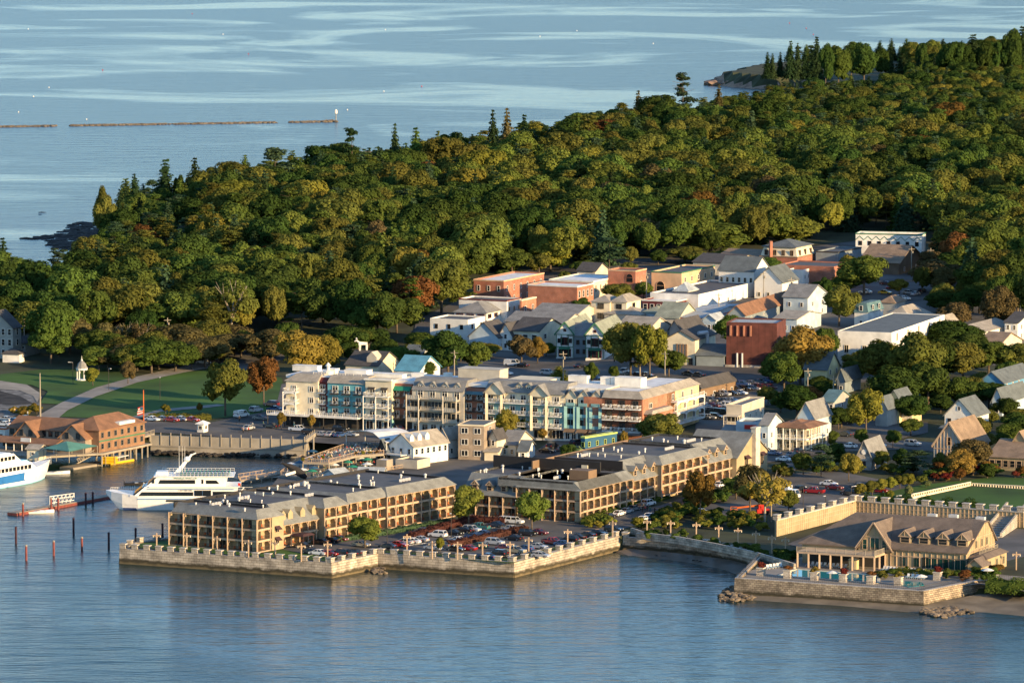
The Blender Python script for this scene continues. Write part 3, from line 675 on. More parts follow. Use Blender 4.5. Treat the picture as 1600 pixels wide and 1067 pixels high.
def balc_mesh(w, d, m='white', slab=None):
    k = (round(w, 1), round(d, 1), m)
    if k not in BALC:
        mb = MB(); mb.box((0, -d/2, -.12), (w, d, .24), m=0)
        for x0, y0, x1, y1 in ((-w/2, -d, w/2, -d), (-w/2, -d, -w/2, 0), (w/2, -d, w/2, 0)):
            mb.bar((x0, y0, 1.0), (x1, y1, 1.0), .1, .1); l = math.hypot(x1-x0, y1-y0); q = max(2, int(l/.45))
            for i in range(q+1): mb.bar((lerp(x0, x1, i/q), lerp(y0, y1, i/q), 0), (lerp(x0, x1, i/q), lerp(y0, y1, i/q), 1.0), .055, .055)
        for sx in (-.25, .22):   # two deck chairs on it
            mb.box((w*sx, -d*.55, .35), (.55, .5, .08), m=1); mb.box((w*sx, -d*.3, .7), (.55, .08, .7), m=1)
        BALC[k] = mb.mesh('balcony', [m, 'white' if m != 'wood' else 'orange'])
    return BALC[k]
# ================================================================ the waterfront inn
mat('inn_glass', (.02, .022, .022), .15, 0); mat('bay_wall', (.37, .285, .17), .9, .08)
INNB = {}
def bay_mesh(w, hs, d=1.7, var=0):
    k = (round(w, 1), hs, var)
    if k in INNB: return INNB[k]
    mb = MB()   # one balcony bay: floor, party wall, glazed doors, rail, chairs. x 0..w, outward -y, y 0 = facade line
    mb.box((w/2, d/2, .12), (w, d, .24), m=0)
    mb.box((.08, d/2, hs/2+.1), (.12, d-.1, hs-.25), m=1)
    mb.box((w/2, d-.03, hs/2+.1), (w-.1, .05, hs-.3), m=1)
    gx = w*.42 if var % 2 else w*.56; gw = min(2.0, w*.5)
    mb.box((gx, d-.09, 1.28), (gw, .06, 2.0), m=2)
    for x in (-gw/2, 0, gw/2): mb.box((gx+x, d-.13, 1.28), (.09, .08, 2.05), m=0)
    mb.box((gx, d-.13, 2.3), (gw+.1, .08, .1), m=0)
    if var % 3: mb.box((gx-gw*.3, d-.14, 1.28), (gw*.3, .04, 1.9), m=4)
    for z in (.38, 1.22): mb.box((w/2, .05, z), (w, .06, .06), m=3)
    n = int(w/.22)
    for i in range(1, n): mb.box((w*i/n, .05, .8), (.03, .03, .85), m=3)
    mb.bar((w-.1, .1, hs*.62), (w-.7, .1, hs-.1), .12, m=0)        # knee brace
    mb.bar((.14, .1, hs*.62), (.7, .1, hs-.1), .12, m=0)
    for sx in (.3, .62):
        mb.box((w*sx, d*.5, .55), (.5, .5, .08), m=5); mb.box((w*sx, d*.5+.25, .85), (.5, .07, .6), m=5)
    mb.box((w/2, .06, hs-.12), (w, .16, .24), m=0)
    INNB[k] = mb.mesh('balcony_bay', ['timber', 'bay_wall', 'inn_glass', 'dark_trim', 'curtain', 'orange']); return INNB[k]
INN = None
def inn_face(root, W, nb, ns, hs=2.75, z=0, first=0, x0=0, x1=None):
    x1 = W.L if x1 is None else x1; w = (x1-x0)/nb
    pm = MB()
    for i in range(nb):
        for s in range(first, ns):
            me = bay_mesh(w, hs, var=(i*7+s*5) % 6); o = sub(root, 'balcony_bay', me, W.at(x0+i*w, s*hs+z, .0), W.a)
    for i in range(nb+1):
        pb = MB(); pb.bar(W.at(x0+i*w, -.5, .06), W.at(x0+i*w, ns*hs+z, .06), .26, .26); pb.build('post', 'timber', root)
def inn_block(root, A, B_, depth, z0, kind, nb, hs=2.75, endL=False, endR=False, slopeend=(0, 0), dormers=()):
    """A->B_ facade line seen left to right; body lies behind it"""
    W = Wall(A, B_, z0); d = 1.7; ns = 3 if kind == 3 else 2; he = ns*hs; ztop = 3*hs+2.1
    i0, i1 = (2.7 if endL else 0), (W.L-(1.7 if endR else 0))
    q = lambda x, o: W.P+W.t*x+W.n*o
    core = [q(i0, -d), q(i1, -d), q(i1, -depth), q(i0, -depth)]
    mb = MB(); mb.prism(core, z0-2, z0+he-.05); mb.build('wall', 'stucco', root)
    inn_face(root, W, nb, ns, hs)
    # sloping shingled band in front, flat tar roof behind
    rb = MB(); ins = 1.9 if kind == 3 else 4.9; a0, a1 = slopeend
    ze = z0+he-.02; zt = z0+ztop; ov = .45
    def pt(x, o, z): p = q(x, o); return (p.x, p.y, z)
    e0, e1 = (-ov if a0 else 0), (W.L+(ov if a1 else 0)); t0, t1 = (ins if a0 else 0), (W.L-(ins if a1 else 0))
    A_ = [pt(e0, ov, ze), pt(e1, ov, ze), pt(e1, -depth, ze), pt(e0, -depth, ze)]
    T = [pt(t0, -ins, zt), pt(t1, -ins, zt), pt(t1, -depth, zt), pt(t0, -depth, zt)]
    i = len(rb.v); rb.v += A_+T
    rb.f += [(i, i+1, i+5, i+4), (i+1, i+2, i+6, i+5), (i+2, i+3, i+7, i+6), (i+3, i, i+4, i+7), (i+3, i+2, i+1, i)]; rb.m += [0, 0, 1, 0, 0]
    # flat roof sunk a little below the rim
    r_ = .35; I = [pt(t0+(r_ if a0 else 0), -ins-r_, zt), pt(t1-(r_ if a1 else 0), -ins-r_, zt), pt(t1-(r_ if a1 else 0), -depth+r_, zt), pt(t0+(r_ if a0 else 0), -depth+r_, zt)]
    j = len(rb.v); rb.v += I; D = [(x, y, zz-.55) for x, y, zz in I]; k = len(rb.v); rb.v += D
    for m_ in range(4):
        n_ = (m_+1) % 4
        if m_ in (0, 2) or (m_ == 3 and a0) or (m_ == 1 and a1): rb.f.append((i+4+m_, i+4+n_, j+n_, j+m_)); rb.m.append(0)
        rb.f.append((j+m_, j+n_, k+n_, k+m_)); rb.m.append(1)
    rb.f.append((k, k+1, k+2, k+3)); rb.m.append(2)
    ro = rb.build('roof', ['shingle_inn', 'black_wall', 'tar_roof'], root)
    for x in dormers: dormer(root, W, x, 2*hs+1.0, 1.9, 1.55, 4.2, 'stucco', 'shingle_inn', inset=.75, trim='timber', ww=1.25, brace=True, glass='inn_glass')
    return W, ro, (lambda x, o, z: Vector((*q(x, o), z)))
def parapet(root, p, q, z, h, t=.35, m='black_wall', name='parapet'):
    mb = MB(); mb.bar((p.x, p.y, z+h/2), (q.x, q.y, z+h/2), t, h); return mb.build(name, m, root)
VENTM = None
def roof_bits(root, f, L, dmin, dmax, z, n, seed):
    r = random.Random(seed); global VENTM
    if VENTM is None:
        mb = MB(); mb.lathe((0, 0, 0), [(.14, 0), (.14, .7), (.24, .7), (.24, .95), (.1, 1.02)], 8); v = mb.mesh('vent', 'white')
        mb = MB(); mb.box((0, 0, .4), (.7, .4, .7)); mb.lathe((0, 0, .85), [(.3, -.1), (.3, -.04)], 8); a = mb.mesh('air_conditioner', ['metal'])
        mb = MB(); mb.lathe((0, 0, 0), [(.3, 0), (.3, .5), (.42, .6), (.42, .95), (.12, 1.15)], 10); VENTM = (v, a, mb.mesh('fan_cowl', 'metal'))
    for i in range(n):
        x, o = r.uniform(.5, L-.5), -r.uniform(dmin, dmax); k = r.choice([0, 0, 2]); p = f(x, o, z); sub(root, ('vent', 'air_conditioner', 'fan_cowl')[k], VENTM[k], p, 0, (r.uniform(.8, 1.2),)*3)
    for g in range(max(1, n//9)):
        x, o = r.uniform(4, max(5, L-6)), -r.uniform(dmin, dmax)
        for k in range(r.randint(3, 5)): p = f(x+k*1.25, o, z); sub(root, 'air_conditioner', VENTM[1], p, 0)
ib = dirs(-32)[0]; ia = dirs(-35)[1]
def build_inn():
    root = None; hs = 2.75; zE = Z0+3*hs
    C = plane(401.7, 811.5, zE); C2 = Vector((C.x, C.y)); Lp = on_line(C, -ib, 264, zE)
    root = thing('waterfront_inn', 'long three storey timber framed inn, nearest the water beside the white excursion boat', 'hotel', (C2.x, C2.y, Z0))
    LANDMARKS.append(('timber framed inn', 480, 810)); LANDMARKS.append(('inn', 650, 790))
    wid = (C2-Lp).length
    def seg(u0, u1, out):
        P = C+Vector((ib.x, ib.y, 0))*out
        return on_line(P, ia, u0, zE), on_line(P, ia, u1, zE)
    # end block: left-front face then right-front face
    obs = []
    A, Bq = seg(402, 442, 0)
    Wl = Wall(Lp, C2, Z0); inn_face(root, Wl, 6, 3, hs)
    W, ro, f = inn_block(root, A, Bq, wid, Z0, 3, 2, endL=True, slopeend=(1, 1))
    # the end block's flat wall with two small awnings
    wb = MB(); x0 = W.xu(424); wb.box(tuple(W.at((x0+W.L)/2, 4.1, -.75)), (W.L-x0, 1.9, 8.2), W.a); wb.build('bay_window_wall', 'stucco', root)
    for zz in (2.0, 4.7):
        ab = MB(); p = [W.at(x0+1, zz+1.1, .2), W.at(x0+3, zz+1.1, .2), W.at(x0+3, zz+.3, 1.2), W.at(x0+1, zz+.3, 1.2)]; ab.loft(p, [v+Vector((0, 0, .1)) for v in p]); ab.build('awning', 'awning_dark', root)
        sub(root, 'window', win_mesh(1.5, 1.4, 'timber', 'double'), W.at(x0+2, zz-.4, .22), W.a)
    roof_bits(root, f, W.L, 4, wid-3, Z0+3*hs+1.6, 8, 1)
    segs = [(442, 507, -.9, 2, 5, (458, 477, 495)), (507, 543, .9, 3, 2, ()), (543, 605, .2, 3, 4, ()), (605, 710.5, .7, 3, 8, ())]
    last = None
    for i, (u0, u1, out, kind, nb, dm) in enumerate(segs):
        A, Bq = seg(u0, u1, out); w_ = wid-out*-1 if False else wid+out
        Wt = Wall(A, Bq, Z0); xs = [Wt.xu(u) for u in dm]
        if dm: xs = [1.2]+xs
        W, ro, f = inn_block(root, A, Bq, w_, Z0, kind, nb, slopeend=(1 if out > 0 else 0, 1 if out > 0.5 else 0), dormers=xs)
        if kind == 3:   # side return walls of projecting blocks
            sb = MB(); sb.bar(W.at(.1, 4, -.85), W.at(.1, 4, -.95), .2, 8); 
            for x in (.08, W.L-.08):
                s2 = MB(); s2.box(tuple(W.at(x, 4.1, -.9)), (.16, 1.7, 8.2), W.a); s2.build('side_wall', 'stucco', root)
        roof_bits(root, f, W.L, 5, wid-3, Z0+3*hs+1.6, int(W.L/2.2), 20+i); last = (W, f)
    # black parapet along the back
    p0 = Lp+ia*2; q0 = seg(710, 720, 0)[0]-ib*wid
    parapet(root, Vector((*p0, 0)), Vector((*q0, 0)), zE+.9, 1.35)
    obstacles_add([tuple(Lp), tuple(C2), tuple(seg(700, 712, 0)[1]), tuple(q0)], 2)
    # entrance canopy
    W = Wall(*seg(442, 507, -.9), Z0); x = W.xu(462)
    cb = MB(); cb.box(tuple(W.at(x, 2.9, 2.2)), (5, 4, .5), W.a, top=.7); cb.bar(W.at(x-2, 0, 4), W.at(x-2, 2.8, 4), .2); cb.bar(W.at(x+2, 0, 4), W.at(x+2, 2.8, 4), .2); cb.build('canopy', 'awning_dark', root)
    # ------------- second wing, an L
    r2 = thing('courtyard_wing', 'L shaped timber framed hotel wing behind the car park, white chimney at far end', 'hotel', (0, 0, 0)); INV[r2.name] = Matrix.Identity(4)
    LANDMARKS.append(('L shaped hotel wing', 880, 780)); LANDMARKS.append(('hotel wing chimney', 1130, 730))
    ja = -29; jb, jaa = dirs(ja); D = plane(907, 767, zE); D2 = Vector((D.x, D.y))
    l1 = on_line(D, -jb, 807, zE); l0 = on_line(D, -jb, 722, zE); Dm = 22
    W = Wall(l0, l1, Z0); xs = [W.xu(u) for u in (740, 763, 785, 803)]
    W, ro, f = inn_block(r2, l0, l1, Dm, Z0, 2, 4, dormers=xs); roof_bits(r2, f, W.L, 7, Dm-2, Z0+3*hs+1.6, 9, 31)
    W, ro, f = inn_block(r2, l1, D2, Dm, Z0, 3, 5, slopeend=(0, 1), endR=True); roof_bits(r2, f, W.L-4, 6, Dm-2, Z0+3*hs+1.6, 10, 32)
    # bulkhead box and long black wall at the back
    bx = f(W.L*.75, -10, Z0+3*hs+2.6); mb = MB(); mb.box(tuple(bx), (5.5, 4.5, 3), W.a); mb.build('stair_head', 'brown_wall', r2)
    pA, pB = l0-jb*3+jaa*Dm, D2-jb*6+jaa*Dm; parapet(r2, Vector((*pA, 0)), Vector((*pB, 0)), zE+.2, 4.4, .5)
    pp = lerp(pA, pB, .86); mb = MB(); mb.box((pp.x-jaa.x*.4, pp.y-jaa.y*.4, zE+2.3), (1.8, .3, 2.6), radians(ja)); mb.build('roof_door', 'cream', r2)
    obstacles_add([tuple(l0), tuple(D2), tuple(D2+jaa*Dm), tuple(l0+jaa*Dm)], 2)
    def seg2(u0, u1, out, z):
        P = Vector((D.x, D.y, 0))+Vector((jb.x, jb.y, 0))*out; return on_line(P, jaa, u0, z), on_line(P, jaa, u1, z)
    dep = 24
    A, Bq = seg2(907, 989, 0, zE); W, ro, f = inn_block(r2, A, Bq, dep, Z0, 3, 8, endL=True, slopeend=(0, 0)); roof_bits(r2, f, W.L, 6, dep-3, Z0+3*hs+1.6, 9, 33)
    z2 = Z0+1.9
    cfg = [(989, 1034, -.8, 2, 4, (996, 1010, 1024), z2), (1034, 1106, .6, 3, 6, (), z2), (1106, 1151, -.5, 2, 4, (1110.5, 1123, 1137), z2)]
    for i, (u0, u1, out, kind, nb, dm, zz) in enumerate(cfg):
        A, Bq = seg2(u0, u1, out, zz+3*hs); Wt = Wall(A, Bq, zz); xs = [Wt.xu(u) for u in dm]
        W, ro, f = inn_block(r2, A, Bq, dep+out, zz, kind, nb, slopeend=(1 if i == 1 else 0, 1 if i == 1 else 0), dormers=xs); roof_bits(r2, f, W.L, 7, dep-3, zz+3*hs+1.6, 6, 40+i)
        if i == 0:
            pb = MB(); e = f(0, -3, 0); g = f(0, -dep, 0); pb.bar((e.x, e.y, zz+3*hs+.9), (g.x, g.y, zz+3*hs+.9), .3, 2.6); pb.build('end_wall', 'black_wall', r2)
        obstacles_add([tuple(A), tuple(Bq), tuple(Bq-jb*dep), tuple(A-jb*dep)], 2)
    a0, a1 = seg2(960, 1106, 0, zE); parapet(r2, Vector((*(a0-jb*dep), 0)), Vector((*(a1-jb*dep), 0)), zE+1.6, 2.6, m='brown_wall')
    # gabled head house with its chimney
    A, Bq = seg2(1151, 1199, .8, z2+8); b = -jb; F = [A, Bq, Bq-jb*16, A-jb*16]
    mb = MB(); wall_gable(mb, F, Z0-1, z2+5.6, 5.6, 'a'); mb.build('gable_wall', 'stucco', r2); rb = MB(); roof_gable(rb, F, z2+5.6, 5.6, 'a', ov=.5); rb.build('gable_roof', 'shingle_inn', r2)
    W = Wall(A, Bq, z2); x = W.xu(1178); cb = MB(); cb.box(tuple(W.at(x, 5.4, .5)), (2.6, 1.4, 14.2), W.a); cb.box(tuple(W.at(x, 12.6, .5)), (2.9, 1.7, .4), W.a); cb.build('chimney', 'granite_cap', r2)
    for u in (1166, 1190):
        xx = W.xu(u); sub(r2, 'window', win_mesh(1.8, 2.4, 'timber', 'double', 'inn_glass'), W.at(xx, 2.2, .02), W.a); p = [W.at(xx-1.3, 5.5, .1), W.at(xx+1.3, 5.5, .1), W.at(xx+1.3, 4.7, 1.1), W.at(xx-1.3, 4.7, 1.1)]
        ab = MB(); ab.loft(p, [v+Vector((0, 0, .1)) for v in p]); ab.build('awning', 'awning_dark', r2)
    obstacles_add([tuple(p) for p in F], 2)
    # raised hip over the hall behind
    H = [p for p in [A-jb*9-jaa*14, A-jb*3-jaa*14, A-jb*3+jaa*1, A-jb*9+jaa*1]]
build_inn()
# ================================================================ the colourful harbour hotel
def harbor_hotel():
    root = thing('harbor_hotel', 'long four storey hotel in white, teal, grey and red brick sections facing the street', 'hotel', (0, 0, 0)); INV[root.name] = Matrix.Identity(4)
    LANDMARKS.append(('white hotel end', 480, 640)); LANDMARKS.append(('colourful hotel', 690, 640)); LANDMARKS.append(('red brick hotel corner', 990, 655))
    z0 = TZ(0, 1640)+.2; ang = -24; hb, ha = dirs(ang); P = plane(447, 664, z0); P = Vector((P.x, P.y, 0)); h = 12.9; st = 3.2; g0 = 3.5
    base = Wall(Vector((P.x, P.y)), Vector((P.x, P.y))+hb*110, z0)
    X = lambda u, o=0: on_line(Vector((P.x, P.y, 0))-Vector((ha.x, ha.y, 0))*o, hb, u, z0+6)
    def section(u0, u1, out, wallm, hh, depth, ground=None, nm='facade_section'):
        A, B_ = X(u0, out), X(u1, out); F = [A, B_, B_+ha*depth, A+ha*depth]; mb = MB(); mb.prism(F, z0-2 if not ground else z0+g0, z0+hh); mb.build(nm, wallm, root)
        if ground: m2 = MB(); m2.prism([A+ha*.05, B_+ha*.05, B_+ha*depth, A+ha*depth], z0-2, z0+g0); m2.build('ground_floor', ground, root)
        return Wall(A, B_, z0)
    def band(W, x0, x1, zb, zt, ins, m, ov=.5, name='roof', lf=0, rf=0, depth=7):
        rb = MB(); q = lambda x, o, z: tuple(W.at(x, z, o)); A_ = [q(x0-(ov if lf else 0), ov, zb), q(x1+(ov if rf else 0), ov, zb), q(x1+(ov if rf else 0), -depth, zb), q(x0-(ov if lf else 0), -depth, zb)]
        T = [q(x0+(ins if lf else 0), -ins, zt), q(x1-(ins if rf else 0), -ins, zt), q(x1-(ins if rf else 0), -depth, zt), q(x0+(ins if lf else 0), -depth, zt)]; rb.loft(A_, T); rb.build(name, m, root)
    def doors(W, us, floors, w=1.7, hh=2.15, trim='white', bal=None, bw=2.6, bd=1.3, style='french', nm='balcony_door', out=0):
        for fl in floors:
            for u in us:
                x = W.xu(u); zf = g0+(fl-1)*st; sub(root, nm, win_mesh(w, hh, trim, style), W.at(x, zf+.1, out+.01), W.a)
                if bal: sub(root, 'balcony', balc_mesh(bw, bd, bal), W.at(x, zf, out), W.a)
    # white corner
    W = section(447, 497, 0, 'cream', h, 22); doors(W, [460, 487], (1, 2, 3), bal=None, nm='window', w=1.3, hh=1.6); band(W, 0, W.L, h, h+2, 2.2, 'shingle_tan', lf=1)
    for fl in (1, 2, 3):
        sub(root, 'balcony', balc_mesh(4.2, 2.0, 'white'), W.at(W.xu(457), g0+(fl-1)*st, 0), W.a)
        if fl < 3:
            ab = MB(); x = W.xu(457)
            for i in range(6):
                a0, a1 = pi*i/6, pi*(i+1)/6; ab.bar(W.at(x-2.0*cos(a0), g0+(fl-1)*st+2.2+.8*sin(a0), 2.0), W.at(x-2.0*cos(a1), g0+(fl-1)*st+2.2+.8*sin(a1), 2.0), .25, .3)
            for sx in (-2.05, 2.05): ab.bar(W.at(x+sx, g0+(fl-1)*st, 2.0), W.at(x+sx, g0+fl*st, 2.0), .25, .25)
            ab.build('arch', 'white', root)
    W = section(497, 512, -1.2, 'maroon', h, 20); doors(W, [504.5], (1, 2, 3), bal='white', bw=2.2, w=1.5); band(W, 0, W.L, h, h+1.4, 1.5, 'maroon')
    W = section(512, 571, 0, 'teal_wall', h, 22); doors(W, [524, 542, 560.5], (1, 2, 3), bal='dark_trim', bw=2.7); band(W, 0, W.L, h, h+2, 2.2, 'shingle_tan')
    for fl in (1, 2, 3):
        tb = MB(); tb.bar(W.at(0, g0+(fl-1)*st-.35, .45), W.at(W.L, g0+(fl-1)*st-.35, .45), .9, .35); tb.build('balcony_band', 'teal_wall', root)
    # long ground floor veranda with white rail
    vb = MB(); x1 = base.xu(569); vb.box(tuple(base.at((x1-4)/2, 3.45, 1.9)), (x1+4, 5.2, .35), base.a); rail_mesh(vb, base, -4, x1, 3.6, 4.4, 1.0, 0, 2.5, .6)
    vb.build('veranda_roof', 'white', root)
    for i in range(9): pb = MB(); pb.bar(base.at(lerp(-3.8, x1-.2, i/8), 0, 4.2), base.at(lerp(-3.8, x1-.2, i/8), 3.3, 4.2), .25); pb.build('column', 'dark_trim', root)
    db = MB(); db.box(tuple(base.at(x1/2, 1.7, .08)), (x1, .1, 3.3), base.a); db.build('shopfront', 'dark_trim', root)
    # cream with flat parapet
    W = section(571, 612, .6, 'cream', h+1.6, 22, 'pale_teal'); doors(W, [582, 600], (1, 2, 3), bal='white', bw=4.1, bd=1.8, w=1.6)
    cb = MB(); cb.box(tuple(W.at(W.L/2, h+1.7, .15)), (W.L+.5, .8, .5), W.a); cb.build('cornice', 'white', root)
    for x in (.2, W.L*.5, W.L-.2): pb = MB(); pb.bar(W.at(x, 0, 1.9), W.at(x, g0+2*st, 1.9), .22); pb.build('column', 'white', root)
    windows(root, W, 3, 1, 2.2, 2.4, 'white', 'grid', sill=.3, name='shop_window')
    for u in (581, 601):
        x = W.xu(u); p = [W.at(x-1.1, h-.6, .05), W.at(x+1.1, h-.6, .05), W.at(x+1.1, h-1.2, .8), W.at(x-1.1, h-1.2, .8)]; ab = MB(); ab.loft(p, [v+Vector((0, 0, .08)) for v in p]); ab.build('awning', 'dark_trim', root)
    W = section(612, 644, -1.4, 'red_brick', h+.6, 20, 'dark_trim'); doors(W, [620, 636], (1, 2, 3), bal='dark_trim', bw=3.0, w=1.6)
    p = [W.at(.1, h-.2, .1), W.at(W.L-.1, h-.2, .1), W.at(W.L-.1, h-1.3, 1.4), W.at(.1, h-1.3, 1.4)]; ab = MB(); ab.loft(p, [v+Vector((0, 0, .1)) for v in p]); ab.build('awning', 'awning_green', root)
    # grey with dormered mansard
    W = section(644, 725, .5, 'beige', h-.7, 22, 'white'); band(W, 0, W.L, h-.7, h+2.4, 2.6, 'shingle_grey', depth=9)
    doors(W, [657, 676, 695, 714], (3,), w=1.6, bal=None)
    windows(root, W, 6, 1, 1.8, 2.2, 'white', 'french', sill=.3, name='shop_window')
    for u in (656, 675, 694, 713): dormer(root, W, W.xu(u), h-.3, 1.7, 1.1, 3, 'beige', 'shingle_grey', inset=.6, style='double', ww=1.1)
    for fl in (1, 2, 3):
        for u0, u1, cov in ((641, 660, 1), (661, 698, 0), (698, 719, 1)):
            xa, xb = W.xu(u0), W.xu(u1); gb = MB(); o_ = 2.6 if cov else 1.6
            gb.box(tuple(W.at((xa+xb)/2, g0+(fl-1)*st-.1, o_/2)), (xb-xa, o_, .2), W.a); gb.box(tuple(W.at((xa+xb)/2, g0+(fl-1)*st+.5, o_)), (xb-xa, .1, .9 if cov else .3), W.a); rail_mesh(gb, W, xa, xb, g0+(fl-1)*st, o_+.1, 1.0, 0, 3, .7)
            gb.build('balcony', 'beige', root)
            if fl < 3: sub(root, 'screen_window', win_mesh((xb-xa)*.9, 2.3, 'beige', 'grid'), W.at((xa+xb)/2, g0+(fl-1)*st+.1, .04), W.a)
    for u in (641, 660, 698, 719): pb = MB(); pb.bar(W.at(W.xu(u), 0, 2.6), W.at(W.xu(u), g0+2*st+1.2, 2.6), .3); pb.build('column', 'beige', root)
    W = section(725, 758, -1.2, 'red_brick', h+.3, 20, 'dark_trim'); doors(W, [733, 750], (1, 2, 3), bal='dark_trim', bw=3.0, w=1.6)
    p = [W.at(.1, h-.6, .1), W.at(W.L-.1, h-.6, .1), W.at(W.L-.1, h-1.4, 1.2), W.at(.1, h-1.4, 1.2)]; ab = MB(); ab.loft(p, [v+Vector((0, 0, .1)) for v in p]); ab.build('awning', 'shingle_teal', root)
    # pale blue with two white gables
    W = section(758, 882, .2, 'pale_teal', h-3.4, 22, 'white'); mb = MB(); mb.box(tuple(W.at(W.L/2, h-1.8, -10.5)), (W.L-.1, 20.9, 3.3), W.a); mb.build('facade_section', 'cream', root)
    band(W, 0, W.L, h-.1, h+2.8, 3.0, 'shingle_grey', depth=9)
    for u in (775, 845):
        x = W.xu(u); F = [W.at(x-2.7, 0, 1.6), W.at(x+2.7, 0, 1.6), W.at(x+2.7, 0, -3.5), W.at(x-2.7, 0, -3.5)]; F = [Vector((p.x, p.y)) for p in F]
        mb = MB(); wall_gable(mb, F, z0+h-.8, z0+h-.1, 2.5, 'a'); mb.build('gable', 'cream', root); rb = MB(); roof_gable(rb, F, z0+h-.1, 2.5, 'a', ov=.5); rb.build('gable_roof', 'shingle_grey', root)
        for sx in (-2.3, 2.3): pb = MB(); pb.bar(W.at(x+sx, 0, 1.4), W.at(x+sx, h-.6, 1.4), .75, .6); pb.build('column', 'cream', root)
    us = [767, 784, 801, 818, 836, 853, 870]
    doors(W, us, (1, 2, 3), bal='white', bw=3.4, bd=1.4, w=1.6)
    for u in (809, 824): dormer(root, W, W.xu(u), h+.6, 1.9, 1.0, 3, 'cream', 'shingle_grey', inset=1.0, style='double', ww=1.2)
    windows(root, W, 4, 1, 2.4, 2.4, 'beige', 'grid', sill=.3, x0=W.xu(835), x1=W.xu(880), name='shop_window')
    # teal with three arched dormers
    W = section(882, 941, .2, 'pale_teal', h-3.2, 22, 'white')
    for i in range(3):
        xa, xb = W.L*i/3, W.L*(i+1)/3; xm = (xa+xb)/2; tb = MB(); 
        for x in (xa+.5, xb-.5): tb.bar(W.at(x, g0, .4), W.at(x, h-3.2, .4), .9, .7)
        for fl in (1, 2, 3): tb.box(tuple(W.at(xm, g0+(fl-1)*st+.4, .4)), (xb-xa-1.2, .3, .9), W.a)
        tb.build('balcony', 'pale_teal', root)
        for fl in (1, 2): sub(root, 'balcony_door', win_mesh(2.6, 2.4, 'pale_teal', 'grid'), W.at(xm, g0+(fl-1)*st+.1, .02), W.a)
        F = [W.at(xa+.2, 0, -.1), W.at(xb-.2, 0, -.1), W.at(xb-.2, 0, -7), W.at(xa+.2, 0, -7)]; F = [Vector((p.x, p.y)) for p in F]; mb = MB(); wall_gable(mb, F, z0+h-3.15, z0+h-.6, 2.0, 'a'); mb.build('gable', 'cream', root)
        rb = MB(); roof_gable(rb, F, z0+h-.6, 2.0, 'a', ov=.3); rb.build('gable_roof', 'shingle_grey', root); sub(root, 'window', win_mesh(1.8, 1.7, 'white', 'double'), W.at(xm, h-2.9, -.08), W.a)
        p = [W.at(xa+.3, g0-.2, .6), W.at(xb-.3, g0-.2, .6), W.at(xb-.3, g0-1.0, 1.9), W.at(xa+.3, g0-1.0, 1.9)]; ab = MB(); ab.loft(p, [v+Vector((0, 0, .1)) for v in p]); ab.build('awning', 'brown_wall', root)
    mb = MB(); mb.box(tuple(W.at(W.L/2, h-.6, -12)), (W.L, 18, 5), W.a); mb.build('rear_section', 'white', root)
    windows(root, W, 6, 1, 1.3, 2.2, 'white', 'french', sill=.3, name='shop_window')
    # brick corner, turning to yellow
    W = section(941, 1004, .6, 'orange_brick', h-.2, 24, 'dark_trim'); doors(W, [952, 972, 993], (1, 2, 3), bal='white', bw=3.4, bd=1.6, w=1.7, trim='dark_trim'); 
    p2 = X(1004, .6); Wr = Wall(p2, p2+ha*30, z0); xa = Wr.xu(1042); xb = Wr.xu(1092)
    mb = MB(); b_ = MB(); FY = [p2+ha*xa, p2+ha*xb, p2+ha*xb-hb*18, p2+ha*xa-hb*18]; mb.prism(FY, z0-2, z0+h-.2); mb.build('facade_section', 'yellow_wall', root)
    mb = MB(); mb.prism([p2-hb*.3, p2+ha*(xa-.05)-hb*.3, p2+ha*(xa-.05)-hb*18, p2-hb*18], z0-2, z0+h-.25); mb.build('facade_section', 'orange_brick', root)
    rb = MB(); q = W.P; Fo = [q-hb*0+Vector((0, 0)), p2, p2+ha*xb, q+ha*xb]; Go = [Fo[0]-ha*.5, p2-ha*.5+hb*.5, Fo[2]+hb*.5+ha*.5, Fo[3]+ha*.5]; Gi = [Fo[0]+ha*2, p2+ha*2-hb*2, Fo[2]-hb*2-ha*2, Fo[3]-ha*2]
    rb.loft(P3(Go, z0+h-.2), P3(Gi, z0+h+1.8), capb=False); rb.build('roof', 'shingle_tan', root); rb = MB(); rb.prism(Gi, z0+h+1.0, z0+h+1.4); rb.build('flat_roof', 'white_roof', root)
    # low brick bay with tan cap in front of the right face
    xb0, xb1 = Wr.xu(1006), Wr.xu(1040); mb = MB(); mb.box(tuple(Wr.at((xb0+xb1)/2, 4.2, 1.0)), (xb1-xb0, 2.2, 8.4), Wr.a); mb.build('brick_bay', 'orange_brick', root)
    mb = MB(); mb.box(tuple(Wr.at((xb0+xb1)/2, 8.9, 1.0)), (xb1-xb0+.8, 3.0, 1.0), Wr.a, top=.8); mb.build('bay_roof', 'shingle_tan', root)
    windows(root, Wr, 1, [0], 2.2, 1.4, 'white', 'double', xs=[Wr.xu(1016)], sill=9.6, name='window')
    for u in (1051, 1066, 1080): windows(root, Wr, 1, [0], 1.5, 1.8, 'white', 'double', xs=[Wr.xu(u)], sill=g0+2*st+.3)
